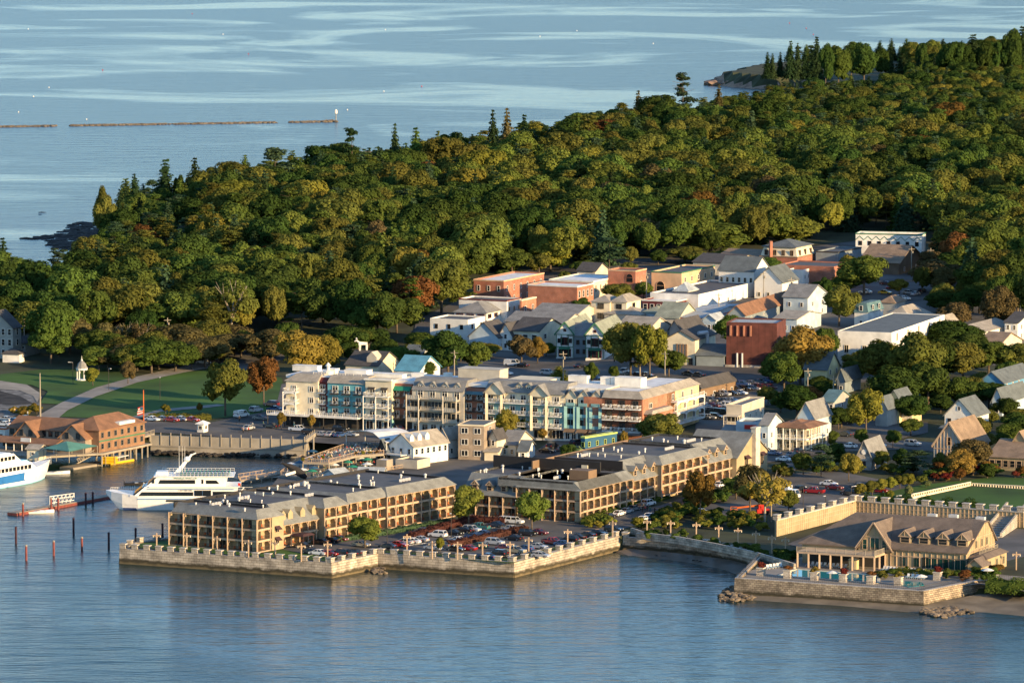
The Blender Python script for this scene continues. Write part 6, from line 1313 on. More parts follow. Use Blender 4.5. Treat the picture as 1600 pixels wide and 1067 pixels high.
def blue_ferry():
    p = G(83, 749, 0); rz = radians(57); r = thing('blue_ferry', 'white ferry with broad blue hull band, cut by the left edge', 'ferry', p, rz)   # local x to the bow, origin near bow waterline, near side -y
    def part(mb, nm, m): o = bpy.data.objects.new(nm, mb.mesh(nm, m)); COL.objects.link(o); o.parent = r; return o
    def hull(z0, z1, x0, x1, w0, w1, bow, nm, m):
        mb = MB(); rg = []
        for i in range(11):
            t = i/10; x = lerp(x0, x1, t); k = (1-max(0, (t-.62)/.38)**1.8); zz = z1+bow*t*t; xa = x; xb = x+bow*1.3*t*t
            rg.append([(xb, -w1*k-.03+2*0, zz), (xa, -w0*k-.03, z0), (xa, w0*k+.03, z0), (xb, w1*k+.03, zz)])
        mb.rings([[(a, b+3.6, c) for a, b, c in q] for q in rg]); part(mb, nm, m)
    hull(-.6, .35, -30, 1.2, 3.4, 3.55, .1, 'boot_stripe', 'hull_pale'); hull(.36, 1.3, -30, 1.5, 3.6, 3.8, .5, 'hull', 'hull_white'); hull(1.0, 2.9, -30, -2, 3.9, 4.04, .3, 'blue_band', 'hull_blue'); hull(1.31, 3.3, -30, 2.2, 3.8, 3.95, 1.0, 'topsides', 'hull_white')
    def house(x0, x1, z0, z1, rk, w, nm, m='hull_white'):
        mb = MB(); mb.loft([(x0, 3.6-w, z0), (x1, 3.6-w, z0), (x1, 3.6+w, z0), (x0, 3.6+w, z0)], [(x0, 3.6-w+.1, z1), (x1-rk, 3.6-w+.1, z1), (x1-rk, 3.6+w-.1, z1), (x0, 3.6+w-.1, z1)]); part(mb, nm, m)
    house(-30, -6, 3.2, 5.3, 2.6, 3.5, 'saloon'); house(-30, -9, 5.3, 5.9, 1.0, 3.4, 'trim_band', 'hull_pale'); house(-30, -12, 5.9, 7.9, 2.8, 3.1, 'upper_saloon'); house(-30, -16, 7.9, 8.3, .6, 3.3, 'top_deck')
    for k in range(14): mb = MB(); mb.box((-9.2-k*1.5, .02, 4.2), (1.0, .16, .95)); part(mb, 'window', 'window_glass')
    for k in range(10): mb = MB(); mb.box((-15-k*1.5, .44, 6.9), (1.0, .16, .9)); part(mb, 'window', 'window_glass')
    mb = MB(); mb.box((-8.1, 3.6, 4.4), (.15, 5.6, 1.2)); part(mb, 'windscreen', 'window_glass')
    mb = MB(); mb.bar((-20, 3.6, 8.3), (-23, 3.6, 13), .5, .5); mb.bar((-24, 3.6, 11), (-20, 3.6, 11), .15); mb.tube((-21, 2, 8.3), (-21, 2, 14), .06, .03, 5); part(mb, 'mast', 'hull_white')
    mb = MB()
    for k in range(9): mb.bar((-6+k*1.05, .9+.22*k*.9, 3.4), (-6+k*1.05, .9+.22*k*.9, 4.9), .06)
    mb.bar((-6, .9, 4.9), (2.4, 2.5, 5.1), .07); part(mb, 'railing', 'hull_white'); r.scale = (1.12,)*3
blue_ferry()
# yellow kayaks on a rack and float
r = float_dock('low grey float with gangway foot beside the yellow kayaks', [(104, 733), (160, 724)], 5, 'weathered', .5)
p = G(172, 728, 0); r = thing('kayak_rack', 'rack stacked with bright yellow kayaks beside the pier', 'rack', p, .25)
for k in range(9):
    mb = MB(); z = .8+.42*(k // 2); y = (k % 2)*1.0; mb.rings([[(x, y+w*cos(a), z+.18*sin(a)*(1 if w > .1 else .3)) for a in [2*pi*j/6 for j in range(6)]] for x, w in ((-2.4, .04), (-1.6, .28), (0, .38), (1.6, .28), (2.4, .04))]); o = bpy.data.objects.new('kayak', mb.mesh('kayak', 'kayak_yellow')); COL.objects.link(o); o.parent = r
mb = MB(); 
for x in (-1.3, 1.3): mb.bar((x, -.5, .2), (x, -.5, 2.8), .12); mb.bar((x, 1.5, .2), (x, 1.5, 2.8), .12)
o = bpy.data.objects.new('frame', mb.mesh('frame', 'weathered')); COL.objects.link(o); o.parent = r
r = float_dock('yellow topped float beside the kayak rack', [(163, 725), (200, 719)], 4.5, 'kayak_yellow', .6, 'yellow_float')
mb = MB(); a, b = G2(178, 722, .5), G2(196, 718, .5); mb.bar((*a, 1.8), (*b, 1.8), 2.2, .15)
for q in (a, b): mb.bar((*q, .5), (*q, 1.8), .15)
mb.build('canopy', 'white', r)
# ================================================================ pier restaurant
def pier_restaurant():
    z = 4.0
    r, WL, WR, F, zz = building('pier_restaurant', 'brown shingled pier restaurant with hipped and gabled roofs', 'restaurant', 104, 154.5, 226, 672.5, 6.2, 'hip', 'shingle_wall_brown', 'shingle_brown', 3.2, -29, z0=z-.2, wr=(7, 2), ws=(1.1, 1.4), trim='shingle_slate', st=3.1, sill=.9, obst=True, base=1)
    mb = MB(); mb.box(tuple(WR.at(WR.L/2, 3.1, .08)), (WR.L, .2, .35), WR.a); mb.build('belt_course', 'green_trim', r)
    mb = MB(); mb.box(tuple(WR.at(WR.L*.62, 7.0, -1.2)), (8, 2.4, .8), WR.a); mb.build('roof_hatch', 'white', r)
    b, a = dirs(-29); C = WL.Q; L0 = on_line(Vector((C.x, C.y, 0)), -b, 14, z+4)
    mid = WL.P
    F2 = [L0, mid+b*3, mid+b*3+a*11, L0+a*11]; mb = MB(); wall_gable(mb, F2, z-.2, z+5.2, 2.6, 'b'); mb.build('long_wing', 'shingle_wall', r); rb = MB(); roof_gable(rb, F2, z+5.2, 2.6, 'b'); rb.build('long_roof', 'shingle_brown', r)
    Wf = Wall(L0, mid, z)
    for u0, u1 in ((34, 67), (103, 143)):
        xa, xb = Wf.xu(u0), Wf.xu(u1); Fg = [Wf.at(xa, 0, 3.2), Wf.at(xb, 0, 3.2), Wf.at(xb, 0, -5), Wf.at(xa, 0, -5)]; Fg = [Vector((q.x, q.y)) for q in Fg]
        mb = MB(); wall_gable(mb, Fg, z-.2, z+3.9, 3.5, 'a'); mb.build('gable_wall', 'shingle_wall', r); rb = MB(); roof_gable(rb, Fg, z+3.9, 3.5, 'a', ov=.5); rb.build('gable_roof', 'shingle_brown', r)
        for k in (-.22, .22): sub(r, 'window', win_mesh(1.2, 1.7, 'dark_trim'), Wf.at((xa+xb)/2+k*(xb-xa), 3.6, 3.22), Wf.a)
    windows(r, Wf, 9, 1, 1.2, 1.6, 'dark_trim', x0=0, x1=Wf.L, sill=3.4)
    mb = MB(); A = [Wf.at(-2, 3.0, 3.3), Wf.at(Wf.L+1, 3.0, 3.3), Wf.at(Wf.L+1, 1.9, 7.6), Wf.at(-2, 1.9, 7.6)]; mb.loft(A, [q+Vector((0, 0, .25)) for q in A]); mb.build('veranda_roof', 'shingle_brown', r)
    for i in range(9): mb = MB(); x = lerp(-1.5, Wf.L+.5, i/8); mb.bar(Wf.at(x, -.2, 7.2), Wf.at(x, 2.2, 7.2), .22); mb.build('column', 'white', r)
    mb = MB(); mb.box(tuple(Wf.at(Wf.L*.52, 2.9, 6.6)), (3.2, .3, 1.1), Wf.a); mb.lathe((0, 0, 0), [(.01, 0)], 3); mb.build('sign', 'white', r)
    mb = MB(); mb.box(tuple(Wf.at(Wf.L/2, 1.2, 3.1)), (Wf.L, .1, 1.9), Wf.a); mb.build('shopfront', 'dark_trim', r)
    # plank deck on piles
    dk = thing('restaurant_deck', 'plank deck on piles under the pier restaurant', 'deck', (L0.x, L0.y, 0)); D = [Wf.at(-20, 0, 18), Wf.at(Wf.L+1, 0, 16), WR.at(0, 0, 1.6), WR.at(WR.L+2, 0, 1.2), WR.at(WR.L+2, 0, -8), Wf.at(-20, 0, -8)]; D = [(q.x, q.y) for q in D]
    mb = MB(); mb.prism(D, z-.75, z-.22); mb.build('deck', 'weathered', dk)
    for W, n, x0, x1, o in ((Wf, 9, -19, Wf.L+.5, 16.5), (WR, 9, 0, WR.L, .9)):
        for i in range(n): mb = MB(); q = W.at(lerp(x0, x1, i/(n-1)), 0, o); mb.tube((q.x, q.y, -3), (q.x, q.y, z-.3), .22, .22, 6); mb.build('pile', 'weathered', dk)
    mb = MB(); rail_mesh(mb, Wf, -19, Wf.L+.5, -.2, 17, 1.0, 0, 3, .6); mb.build('railing', 'weathered', dk)
    # teal canopy
    q = [plane(68, 700, z+2.9), plane(108, 705, z+2.9), plane(152, 696, z+2.9)]; c = thing('canopy_tent', 'wide teal canopy on posts over the waterside tables', 'canopy', (q[1].x, q[1].y, z)); ap = plane(104, 689, z+4.6); e = q[0]+(q[2]-q[1]); mb = MB()
    for s, t in ((q[0], q[1]), (q[1], q[2]), (q[2], e), (e, q[0])): mb.face([s, t, ap]); mb.face([t-Vector((0, 0, .15)), s-Vector((0, 0, .15)), ap-Vector((0, 0, .15))])
    mb.build('fabric', 'canopy_teal', c)
    for s in q+[e, (q[0]+q[1])/2, (q[1]+q[2])/2]: mb = MB(); mb.tube((s.x, s.y, z-.3), (s.x, s.y, z+2.9), .1); mb.build('post', 'weathered', c)
    LANDMARKS.append(('teal canopy', 110, 695))
    hb_ = building('ticket_shed', 'small cream shed with pale roof on the pier end', 'shed', 42, 60, 72, 702, 2.6, 'gable_b', 'cream', 'shingle_tan', .9, -20, z0=z-.2, wl=(1, 1), ws=(.9, .8), base=.5, lm=False)
    # walkway bridge on posts
    p0, p1 = plane(240, 676, 4.6), plane(158, 703, 4.2); p2 = plane(120, 724, 1.0); br = thing('pier_walkway', 'railed walkway on tall posts leading from the harbour wall', 'pier', (p0.x, p0.y, 0)); d = Vector((p1.x-p0.x, p1.y-p0.y)); W = Wall(Vector((p1.x, p1.y)), Vector((p0.x, p0.y)), 4.2)
    mb = MB(); mb.box(tuple(W.at(W.L/2, 0, -1.2)), (W.L, 3.0, .5), W.a); mb.build('deck', 'weathered', br); mb = MB(); rail_mesh(mb, W, 0, W.L, .25, .25, 1.1, 0, 2.4, .4); rail_mesh(mb, W, 0, W.L, .25, -2.6, 1.1, 0, 2.4, .4); mb.build('railing', 'weathered', br)
    for i in range(7):
        for o in (0, -2.6): mb = MB(); q = W.at(W.L*(i+.5)/7, 0, o); mb.tube((q.x, q.y, -3), (q.x, q.y, 4.1), .36 if i > 2 else .25, n=8); mb.build('post', 'weathered', br)
    g = thing('gangway', 'sloping truss gangway from the walkway to the float', 'gangway', p1); mb = MB(); a_, b_ = p1+Vector((0, -1, 0)), p2
    for y in (0, 1.6):
        o = Vector((0, y, 0)); mb.bar(a_+o, b_+o, .15); mb.bar(a_+o+Vector((0, 0, 1.2)), b_+o+Vector((0, 0, 1.2)), .12)
        for k in range(12): s, t = a_.lerp(b_, k/12)+o, a_.lerp(b_, (k+1)/12)+o+Vector((0, 0, 1.2)); mb.bar(s, t, .08); mb.bar(s, s+Vector((0, 0, 1.2)), .08)
    mb.build('truss', 'weathered', g); mb = MB(); mb.bar(a_+Vector((0, .8, 0)), b_+Vector((0, .8, 0)), 1.5, .12); mb.build('walkway', 'weathered', g)
pier_restaurant()
building('red_roof_stand', 'white stand with orange edged roof at the left edge', 'hut', -30, 8, 15, 672, 3.4, 'flat', 'white', 'shingle_brown', 1, -20, z0=3.8, wl=(3, 1), fascia='orange', lm=False)
# ================================================================ shore club with its pool
def club():
    r = thing('shore_club', 'big brown roofed timber framed clubhouse with four dormers behind the pool', 'clubhouse', (0, 0, 0)); INV[r.name] = Matrix.Identity(4)
    z = Z0+.1; LANDMARKS.extend([('clubhouse', 1440, 860), ('clubhouse porch', 1300, 870)])
    b, a = dirs(-25); C = plane(1510, 863, z+4.9); P = on_line(C, -b, 1253.5, z+4.9); L = (Vector((C.x, C.y))-P).length; dep = 19.5; yr = 12.5
    W = Wall(P, P+b*L, z)
    F = [P, P+b*L, P+b*L+a*dep, P+a*dep]; Q = lambda x, y, zz: (P.x+b.x*x+a.x*y, P.y+b.y*x+a.y*y, z+zz)
    # walls with saltbox gable at the right end
    mb = MB(); mb.loft([Q(0, 0, -1), Q(0, dep, -1), Q(0, dep, 5.6), Q(0, 0, 4.8)], [Q(L-.01, 0, -1), Q(L-.01, dep, -1), Q(L-.01, dep, 5.6), Q(L-.01, 0, 4.8)])
    mb.loft([Q(L-.3, 0, 4.75), Q(L-.3, dep, 5.5), Q(L-.3, yr+2, 10.5), Q(L-.3, yr-1.5, 10.5)], [Q(L, 0, 4.75), Q(L, dep, 5.5), Q(L, yr+2, 10.5), Q(L, yr-1.5, 10.5)]); mb.build('wall', 'stucco', r)
    ov = .7; o2 = .45; xr = 9; rb = MB()
    def slab(A, m=0):
        rb.loft([Vector(p) for p in A], [Vector(p)+Vector((0, 0, .28)) for p in A], m)
    slab([Q(-ov, -ov, 4.55), Q(L+o2, -ov, 4.55), Q(L+o2, yr-1.4, 10.55), Q(L-3, yr, 11.0), Q(xr, yr, 11.0)]); slab([Q(L+o2, dep+ov, 5.2), Q(-ov, dep+ov, 4.9), Q(xr, yr, 11.0), Q(L-3, yr, 11.0), Q(L+o2, yr+1.7, 10.6)]); slab([Q(-ov, dep+ov, 4.9), Q(-ov, -ov, 4.55), Q(xr, yr, 11.0)]); slab([Q(L+o2, yr-1.4, 10.55), Q(L+o2, yr+1.7, 10.6), Q(L-3, yr, 11.0)])
    rb.build('roof', 'shingle_club', r)
    for u in (1410, 1439.5, 1469, 1499): dormer(r, W, W.xu(u), 6.0, 2.9, 1.7, 6, 'stucco', 'shingle_club', inset=1.7, trim='timber', ww=2.2, brace=True, glass='inn_glass')
    # timber framing and openings on the long front
    tb = MB(); x0 = W.xu(1392); n = 13
    for i in range(n+1): x = lerp(x0, L, i/n); tb.bar(W.at(x, 0, .05), W.at(x, 4.7, .05), .16, .16)
    for h in (.5, 3.1, 4.5): tb.bar(W.at(x0, h, .07), W.at(L, h, .07), .16, .2)
    tb.build('timber_frame', 'timber', r)
    for u, w, h in ((1411, 1.2, 2.0), (1432, 1.2, 2.0), (1446, 1.6, 2.8), (1463, 6.6, 2.9), (1493, 6.2, 2.9)): sub(r, 'glass_door' if w > 1.3 else 'window', win_mesh(w, h, 'dark_trim', 'grid' if w > 2 else 'double', 'green_glass'), W.at(W.xu(u), .25 if w > 1.3 else .8, .04), W.a)
    # right gable end
    We = Wall(P+b*L, P+b*L+a*dep, z); tb = MB()
    for i in range(1, 12): x = dep*i/12; top = lerp(4.8, 10.4, min(1, x/(yr-1.5))) if x < yr-1.5 else 10.4 if x < yr+2 else lerp(10.4, 5.6, (x-yr-2)/(dep-yr-2)); tb.bar(We.at(x, 0, .05), We.at(x, top, .05), .13, .14)
    tb.bar(We.at(0, 4.7, .07), We.at(dep, 4.7, .07), .16, .22); tb.bar(We.at(3.5, 7.6, .07), We.at(dep-2, 7.6, .07), .14, .2); tb.build('timber_frame', 'timber', r)
    for x in (6.4, 10.2, 13.6): sub(r, 'window', win_mesh(1.3, 1.9, 'timber', 'double', 'green_glass'), We.at(x, 5.1, .04), We.a)
    # lean-to bay with balcony beyond the gable end
    F2 = [We.at(1.5, 0, 4.5), We.at(dep-4, 0, 4.5), We.at(dep-4, 0, 0), We.at(1.5, 0, 0)]; F2 = [Vector((p.x, p.y)) for p in F2]; mb = MB(); mb.prism(F2, z-1, z+3.4); mb.build('side_bay', 'stucco', r); mb = MB(); mb.loft(P3(grow([F2[0], F2[0]+(F2[1]-F2[0]), F2[2], F2[3]], .5), z+3.4), P3(grow(F2, -1.2), z+4.4)); mb.build('bay_roof', 'shingle_club', r)
    mb = MB(); rail_mesh(mb, We, 2, dep-5, 4.3, 2.6, .9, 0, 2.2, .4); mb.build('balcony_rail', 'weathered', r)
    Wb = Wall(F2[0], F2[1], z); windows(r, Wb, 3, 1, 1.3, 1.9, 'timber', 'double', glass='green_glass', sill=.8)
    # porch with roof terrace
    xa, xb = W.xu(1263), W.xu(1385); dp = 7.5; pf = lambda x, h, o: W.at(x, h, o)
    mb = MB(); mb.box(tuple(W.at((xa+xb)/2, 3.55, dp/2)), (xb-xa, dp, .5), W.a); mb.build('terrace_deck', 'timber', r)
    Wp = Wall(Vector((W.at(xa, 0, dp).x, W.at(xa, 0, dp).y)), Vector((W.at(xb, 0, dp).x, W.at(xb, 0, dp).y)), z); Wq = Wall(Wp.Q, Vector((W.at(xb, 0, 0).x, W.at(xb, 0, 0).y)), z)
    mb = MB(); rail_mesh(mb, Wp, 0, Wp.L, 3.8, -.1, 1.15, 0, 2.4, .22); rail_mesh(mb, Wq, 0, Wq.L, 3.8, -.1, 1.15, 0, 2.4, .22); mb.build('balustrade', 'weathered', r)
    for i in range(8): mb = MB(); mb.bar(Wp.at(lerp(.2, Wp.L-.2, i/7), -.3, -.2), Wp.at(lerp(.2, Wp.L-.2, i/7), 3.4, -.2), .42); mb.build('post', 'timber', r)
    for i in (1, 2): mb = MB(); mb.bar(Wq.at(Wq.L*i/2-.2, -.3, -.2), Wq.at(Wq.L*i/2-.2, 3.4, -.2), .42); mb.build('post', 'timber', r)
    mb = MB(); mb.box(tuple(W.at((xa+xb)/2, 1.6, .08)), (xb-xa, .12, 3.2), W.a); mb.build('porch_back', 'dark_trim', r)
    # cross gable over the porch
    xc0, xc1 = W.xu(1343), W.xu(1392); Fg = [W.at(xc0, 0, .6), W.at(xc1, 0, .6), W.at(xc1, 0, -12), W.at(xc0, 0, -12)]; Fg = [Vector((p.x, p.y)) for p in Fg]; rh = 5.6
    mb = MB(); wall_gable(mb, Fg, z+3.9, z+4.9, rh, 'a'); mb.build('gable_wall', 'stucco', r); rb = MB(); roof_gable(rb, Fg, z+4.9, rh, 'a', ov=.8, th=.28); rb.build('gable_roof', 'shingle_club', r)
    Wg = Wall(Fg[0], Fg[1], z); sub(r, 'window', win_mesh(2.3, 2.9, 'timber', 'double', 'green_glass'), Wg.at(Wg.L*.52, 4.3, .04), Wg.a)
    for k in (.2, .82): sub(r, 'window', win_mesh(1.1, 2.4, 'timber', 'sash', 'green_glass'), Wg.at(Wg.L*k, 4.3, .04), Wg.a)
    tb = MB(); tb.bar(Wg.at(-.6, 4.5, .7), Wg.at(Wg.L/2, 10.9, .7), .2, .35); tb.bar(Wg.at(Wg.L+.6, 4.5, .7), Wg.at(Wg.L/2, 10.9, .7), .2, .35); tb.bar(Wg.at(1.2, 7.4, .06), Wg.at(Wg.L-1.2, 7.4, .06), .14, .2); tb.bar(Wg.at(Wg.L/2, 7.4, .06), Wg.at(Wg.L/2, 10.2, .06), .14, .16); tb.build('timber_frame', 'timber', r)
    for u, o in ((1424, -14), (1455, -15), (1500, -14)): mb = MB(); p = W.at(W.xu(u), 11.3, o); mb.box((p.x, p.y, p.z), (2.2, 1.2, .8), W.a); mb.build('vent', 'metal', r)
    obstacles_add([tuple(p) for p in F], 3)
    # low store house in front of the right end
    building('store_hut', 'small tan hut with brown roof at the clubhouse corner', 'hut', 1512, 1533, 1545, 884, 2.6, 'gable_a', 'stucco', 'shingle_club', 1.4, -25, z0=Z0, wl=(1, 1), ws=(.9, .9), trim='timber', lm=False, obst=False)
club()
def terrace_wall(label, p, q, zb, zt, nm, mh=1.1):
    root = thing('garden_wall', label, 'wall', (p.x, p.y, zb)); mb = MB(); mb.bar((p.x, p.y, (zb+zt)/2), (q.x, q.y, (zb+zt)/2), .5, zt-zb); mb.build('panel_wall', 'stucco', root)
    W = Wall(p, q, zb); mb = MB(); n = int(W.L/1.15)
    for i in range(n+1): mb.bar(W.at(W.L*i/n, 0, .3), W.at(W.L*i/n, zt-zb, .3), .1, .12)
    for h in (.5, .72): mb.bar(W.at(0, (zt-zb)*h, .3), W.at(W.L, (zt-zb)*h, .3), .1, .14)
    mb.build('battens', 'timber', root); mb = MB(); mb.bar((p.x, p.y, zt+.12), (q.x, q.y, zt+.12), 1.0, .24); mb.build('coping', 'granite_cap', root)
    for i in range(nm):
        c = W.at(lerp(.8, W.L-.8, i/max(1, nm-1)), zt-zb+.22, -.1); sub(root, 'merlon', MER, c, W.a, (1.9, 1.3, mh))
p0, p1, p2 = G2(1212, 838, Z0), G2(1337, 806, Z0), G2(1600, 824, Z0); r_, q_ = p2, G2(1680, 830, Z0)
terrace_wall('tan panelled garden wall with stone blocks, left side of the club court', p0, p1, Z0-.5, Z0+4.0, 8); terrace_wall('long tan panelled garden wall behind the clubhouse', p1, p2, Z0-.5, Z0+3.8, 13)
LANDMARKS.append(('long garden wall', 1430, 800)); LANDMARKS.append(('club lawn', 1520, 780))
obstacles_add([tuple(p0), tuple(p1), tuple(p2), tuple(p2+Vector((0, -2))), tuple(p1+Vector((0, -2)))], 1)
a_, b_ = G2(1425, 781), G2(1516, 758); bal = thing('balustrade', 'low white balustrade along the left side of the club lawn', 'balustrade', (a_.x, a_.y, 0)); zq = TZ(a_.x, a_.y)+.2; mb = MB(); mb.bar((*a_, zq+.2), (*b_, zq+.2), .5, .9); mb.bar((*a_, zq+1.35), (*b_, zq+1.35), .5, .22); mb.build('rail', 'cream', bal); mb = MB()
for i in range(26): p = lerp(a_, b_, i/25); mb.bar((*p, zq+.6), (*p, zq+1.3), .4, .4)
mb.build('balusters', 'cream', bal)
a_, b_ = G2(1519, 758), G2(1640, 766); bal = thing('balustrade', 'low white balustrade along the far side of the club lawn', 'balustrade', (a_.x, a_.y, 0)); mb = MB(); mb.bar((*a_, zq+1.0), (*b_, zq+1.0), .4, .2); mb.bar((*a_, zq+.1), (*b_, zq+.1), .4, .4); mb.build('rail', 'cream', bal); mb = MB()
for i in range(30): p = lerp(a_, b_, i/29); mb.bar((*p, zq), (*p, zq+.9), .3, .3)
mb.build('balusters', 'cream', bal)
st = thing('stone_stairs', 'granite walled stairs climbing from the court to the lawn', 'stairs', G(1560, 835, Z0)); a_, b_ = G2(1533, 838, Z0), G2(1572, 812, Z0); b2, a2 = dirs(-25)
for o in (0, 5): mb = MB(); s, t = a_+b2*o, b_+b2*o; mb.loft([(s.x, s.y, Z0), (t.x, t.y, Z0), (t.x, t.y, Z0+4.6), (s.x, s.y, Z0+1.2)], [(s.x+.5, s.y, Z0), (t.x+.5, t.y, Z0), (t.x+.5, t.y, Z0+4.6), (s.x+.5, s.y, Z0+1.2)]); mb.build('side_wall', 'granite_dry', st)
mb = MB()
for i in range(14): s = lerp(a_, b_, i/14)+b2*2.6; mb.box((s.x, s.y, Z0+.13+i*.13), (4.6, 1.9, .26+i*.26), radians(-25))
mb.build('steps', 'concrete', st)
# pool
def pool_mat():
    m = bpy.data.materials.new('pool_water'); m.use_nodes = True; N, L = nodes(m); b = N['Principled BSDF']; b.inputs['Base Color'].default_value = (.03, .27, .30, 1); b.inputs['Roughness'].default_value = .04; MATS['pool_water'] = m
pool_mat()
pl = thing('swimming_pool', 'long turquoise swimming pool on the stone terrace', 'pool', G(1300, 900, Z0)); PP = [G2(u, v, Z0+.1) for u, v in ((1217, 899), (1244, 889), (1374, 899), (1372, 911))]; mb = MB(); mb.prism(PP, Z0-.2, Z0+.14); mb.build('water', 'pool_water', pl)
cb = MB()
for k in range(4): p, q = PP[k], PP[(k+1) % 4]; cb.bar((*p, Z0+.15), (*q, Z0+.15), .7, .16)
cb.build('coping', 'cream', pl)
pl = thing('small_pool', 'small round edged pool right of the long pool', 'pool', G(1420, 912, Z0)); PP = [G2(u, v, Z0+.1) for u, v in ((1400, 912), (1408, 907), (1440, 909), (1444, 914), (1420, 917))]; mb = MB(); mb.prism(PP, Z0-.2, Z0+.14); mb.build('water', 'pool_water', pl)
# loungers and parasols
mat('lounger_blue', (.25, .36, .42), .8, .05)
def make_lounger():
    r = thing('sun_lounger', '', 'sun lounger'); mb = MB(); mb.box((0, -.3, .32), (.65, 1.4, .1)); o = mb.build('seat', 'lounger_blue', r); mb = MB(); mb.loft([(-.32, .4, .3), (.32, .4, .3), (.32, .95, .95), (-.32, .95, .95)], [(-.32, .45, .25), (.32, .45, .25), (.32, 1.0, .9), (-.32, 1.0, .9)]); mb.build('backrest', 'white', r)
    for sx in (-.28, .28):
        for sy in (-.9, .35): mb = MB(); mb.box((sx, sy, .14), (.06, .06, .28)); mb.build('leg', 'white', r)
    return r
lg = None
for u0, v0, u1, v1, n in ((1262, 884, 1320, 888, 10), (1380, 891, 1412, 894, 7), (1416, 894, 1448, 897, 6), (1418, 903, 1444, 905, 5), (1200, 889, 1220, 886, 5), (1545, 903, 1556, 903, 2)):
    for i in range(n):
        p = G(lerp(u0, u1, i/max(1, n-1)), lerp(v0, v1, i/max(1, n-1)), Z0); p.z += .1
        if lg is None: lg = make_lounger(); o = lg
        else: o = copy_tree(lg)
        o.location = p; o.rotation_euler = (0, 0, radians(-25)+rnd.uniform(-.1, .1)+(.5 if u1 < 1230 else 0)); pend(o, 'pale sun lounger', 'sun lounger', 'sun loungers round the pools', p)
LANDMARKS += [('long pool', 1300, 897), ('small pool', 1420, 908)]
def parasol(p, m, name='parasol', r_=1.6, h=2.6):
    k = ('par', m); 
    if k not in WM:
        mb = MB(); n = 8; mb.rings([[(r_*cos(2*pi*i/n), r_*sin(2*pi*i/n), h-.55) for i in range(n)], [(r_*.5*cos(2*pi*i/n), r_*.5*sin(2*pi*i/n), h-.2) for i in range(n)], [(.05*cos(2*pi*i/n), .05*sin(2*pi*i/n), h) for i in range(n)]]); c = mb.mesh('canopy', m); mb = MB(); mb.tube((0, 0, 0), (0, 0, h-.1), .04); WM[k] = (c, mb.mesh('pole', 'weathered'))
    t = bpy.data.objects.new(name, None); COL.objects.link(t); t.location = p
    for nm, me in zip(('canopy', 'pole'), WM[k]): o = bpy.data.objects.new(nm, me); COL.objects.link(o); o.parent = t
    return t
for u, v in ((1301, 902), (1439, 908), (1543, 898)): p = G(u, v+6, Z0); o = parasol(p, 'white'); pend(o, 'white parasol', 'parasol', 'white parasols by the pools', p)
r = thing('lifeguard_hut', 'small yellow and white pool hut with blue panel beside the pool', 'hut', G(1334, 889, Z0)); p = G(1334, 889, Z0); mb = MB(); mb.box((p.x, p.y, p.z+1.2), (2.0, 1.6, 2.4), -.4); mb.build('wall', 'yellow_wall', r); mb = MB(); mb.box((p.x, p.y, p.z+2.6), (2.4, 2.0, .5), -.4, top=.5); mb.build('roof', 'cream', r); mb = MB(); mb.box((p.x-.35, p.y-.82, p.z+1.2), (.6, .1, 1.1), -.4); mb.build('door', 'blue', r)
# ================================================================ harbour restaurant decks and tents
LANDMARKS += [('crowded dock restaurant', 520, 715), ('white long house', 660, 700)]
def deck_box(label, px, z, th, legs=True, name='dining_deck'):
    P = [G2(u, v, z) for u, v in px]; r = thing(name, label, 'deck', (P[0].x, P[0].y, 0)); mb = MB(); mb.prism(P, z-th, z); mb.build('deck', 'weathered', r)
    for k in range(len(P)):
        a, b = P[k], P[(k+1) % len(P)]
        W = Wall(a, b, z); mb = MB(); rail_mesh(mb, W, 0, W.L, 0, -.1, 1.0, 0, 2.4, .6); mb.build('railing', 'timber', r)
        if legs:
            for i in range(max(1, int(W.L/4))): mb = MB(); q = lerp(a, b, i/max(1, int(W.L/4))); mb.tube((*q, -2), (*q, z-th), .18); mb.build('pile', 'weathered', r)
    return P
low = deck_box('lower dining deck crowded with diners under small umbrellas', [(437, 742), (500, 752), (650, 728), (600, 712), (470, 716)], 3.7, .6)
hi = deck_box('upper dining deck with flower boxes and rows of tables', [(473, 722), (514, 723), (556, 712), (600, 709), (600, 694), (545, 696)], 6.8, .5)
for P in (low, hi): obstacles_add([tuple(p) for p in P])
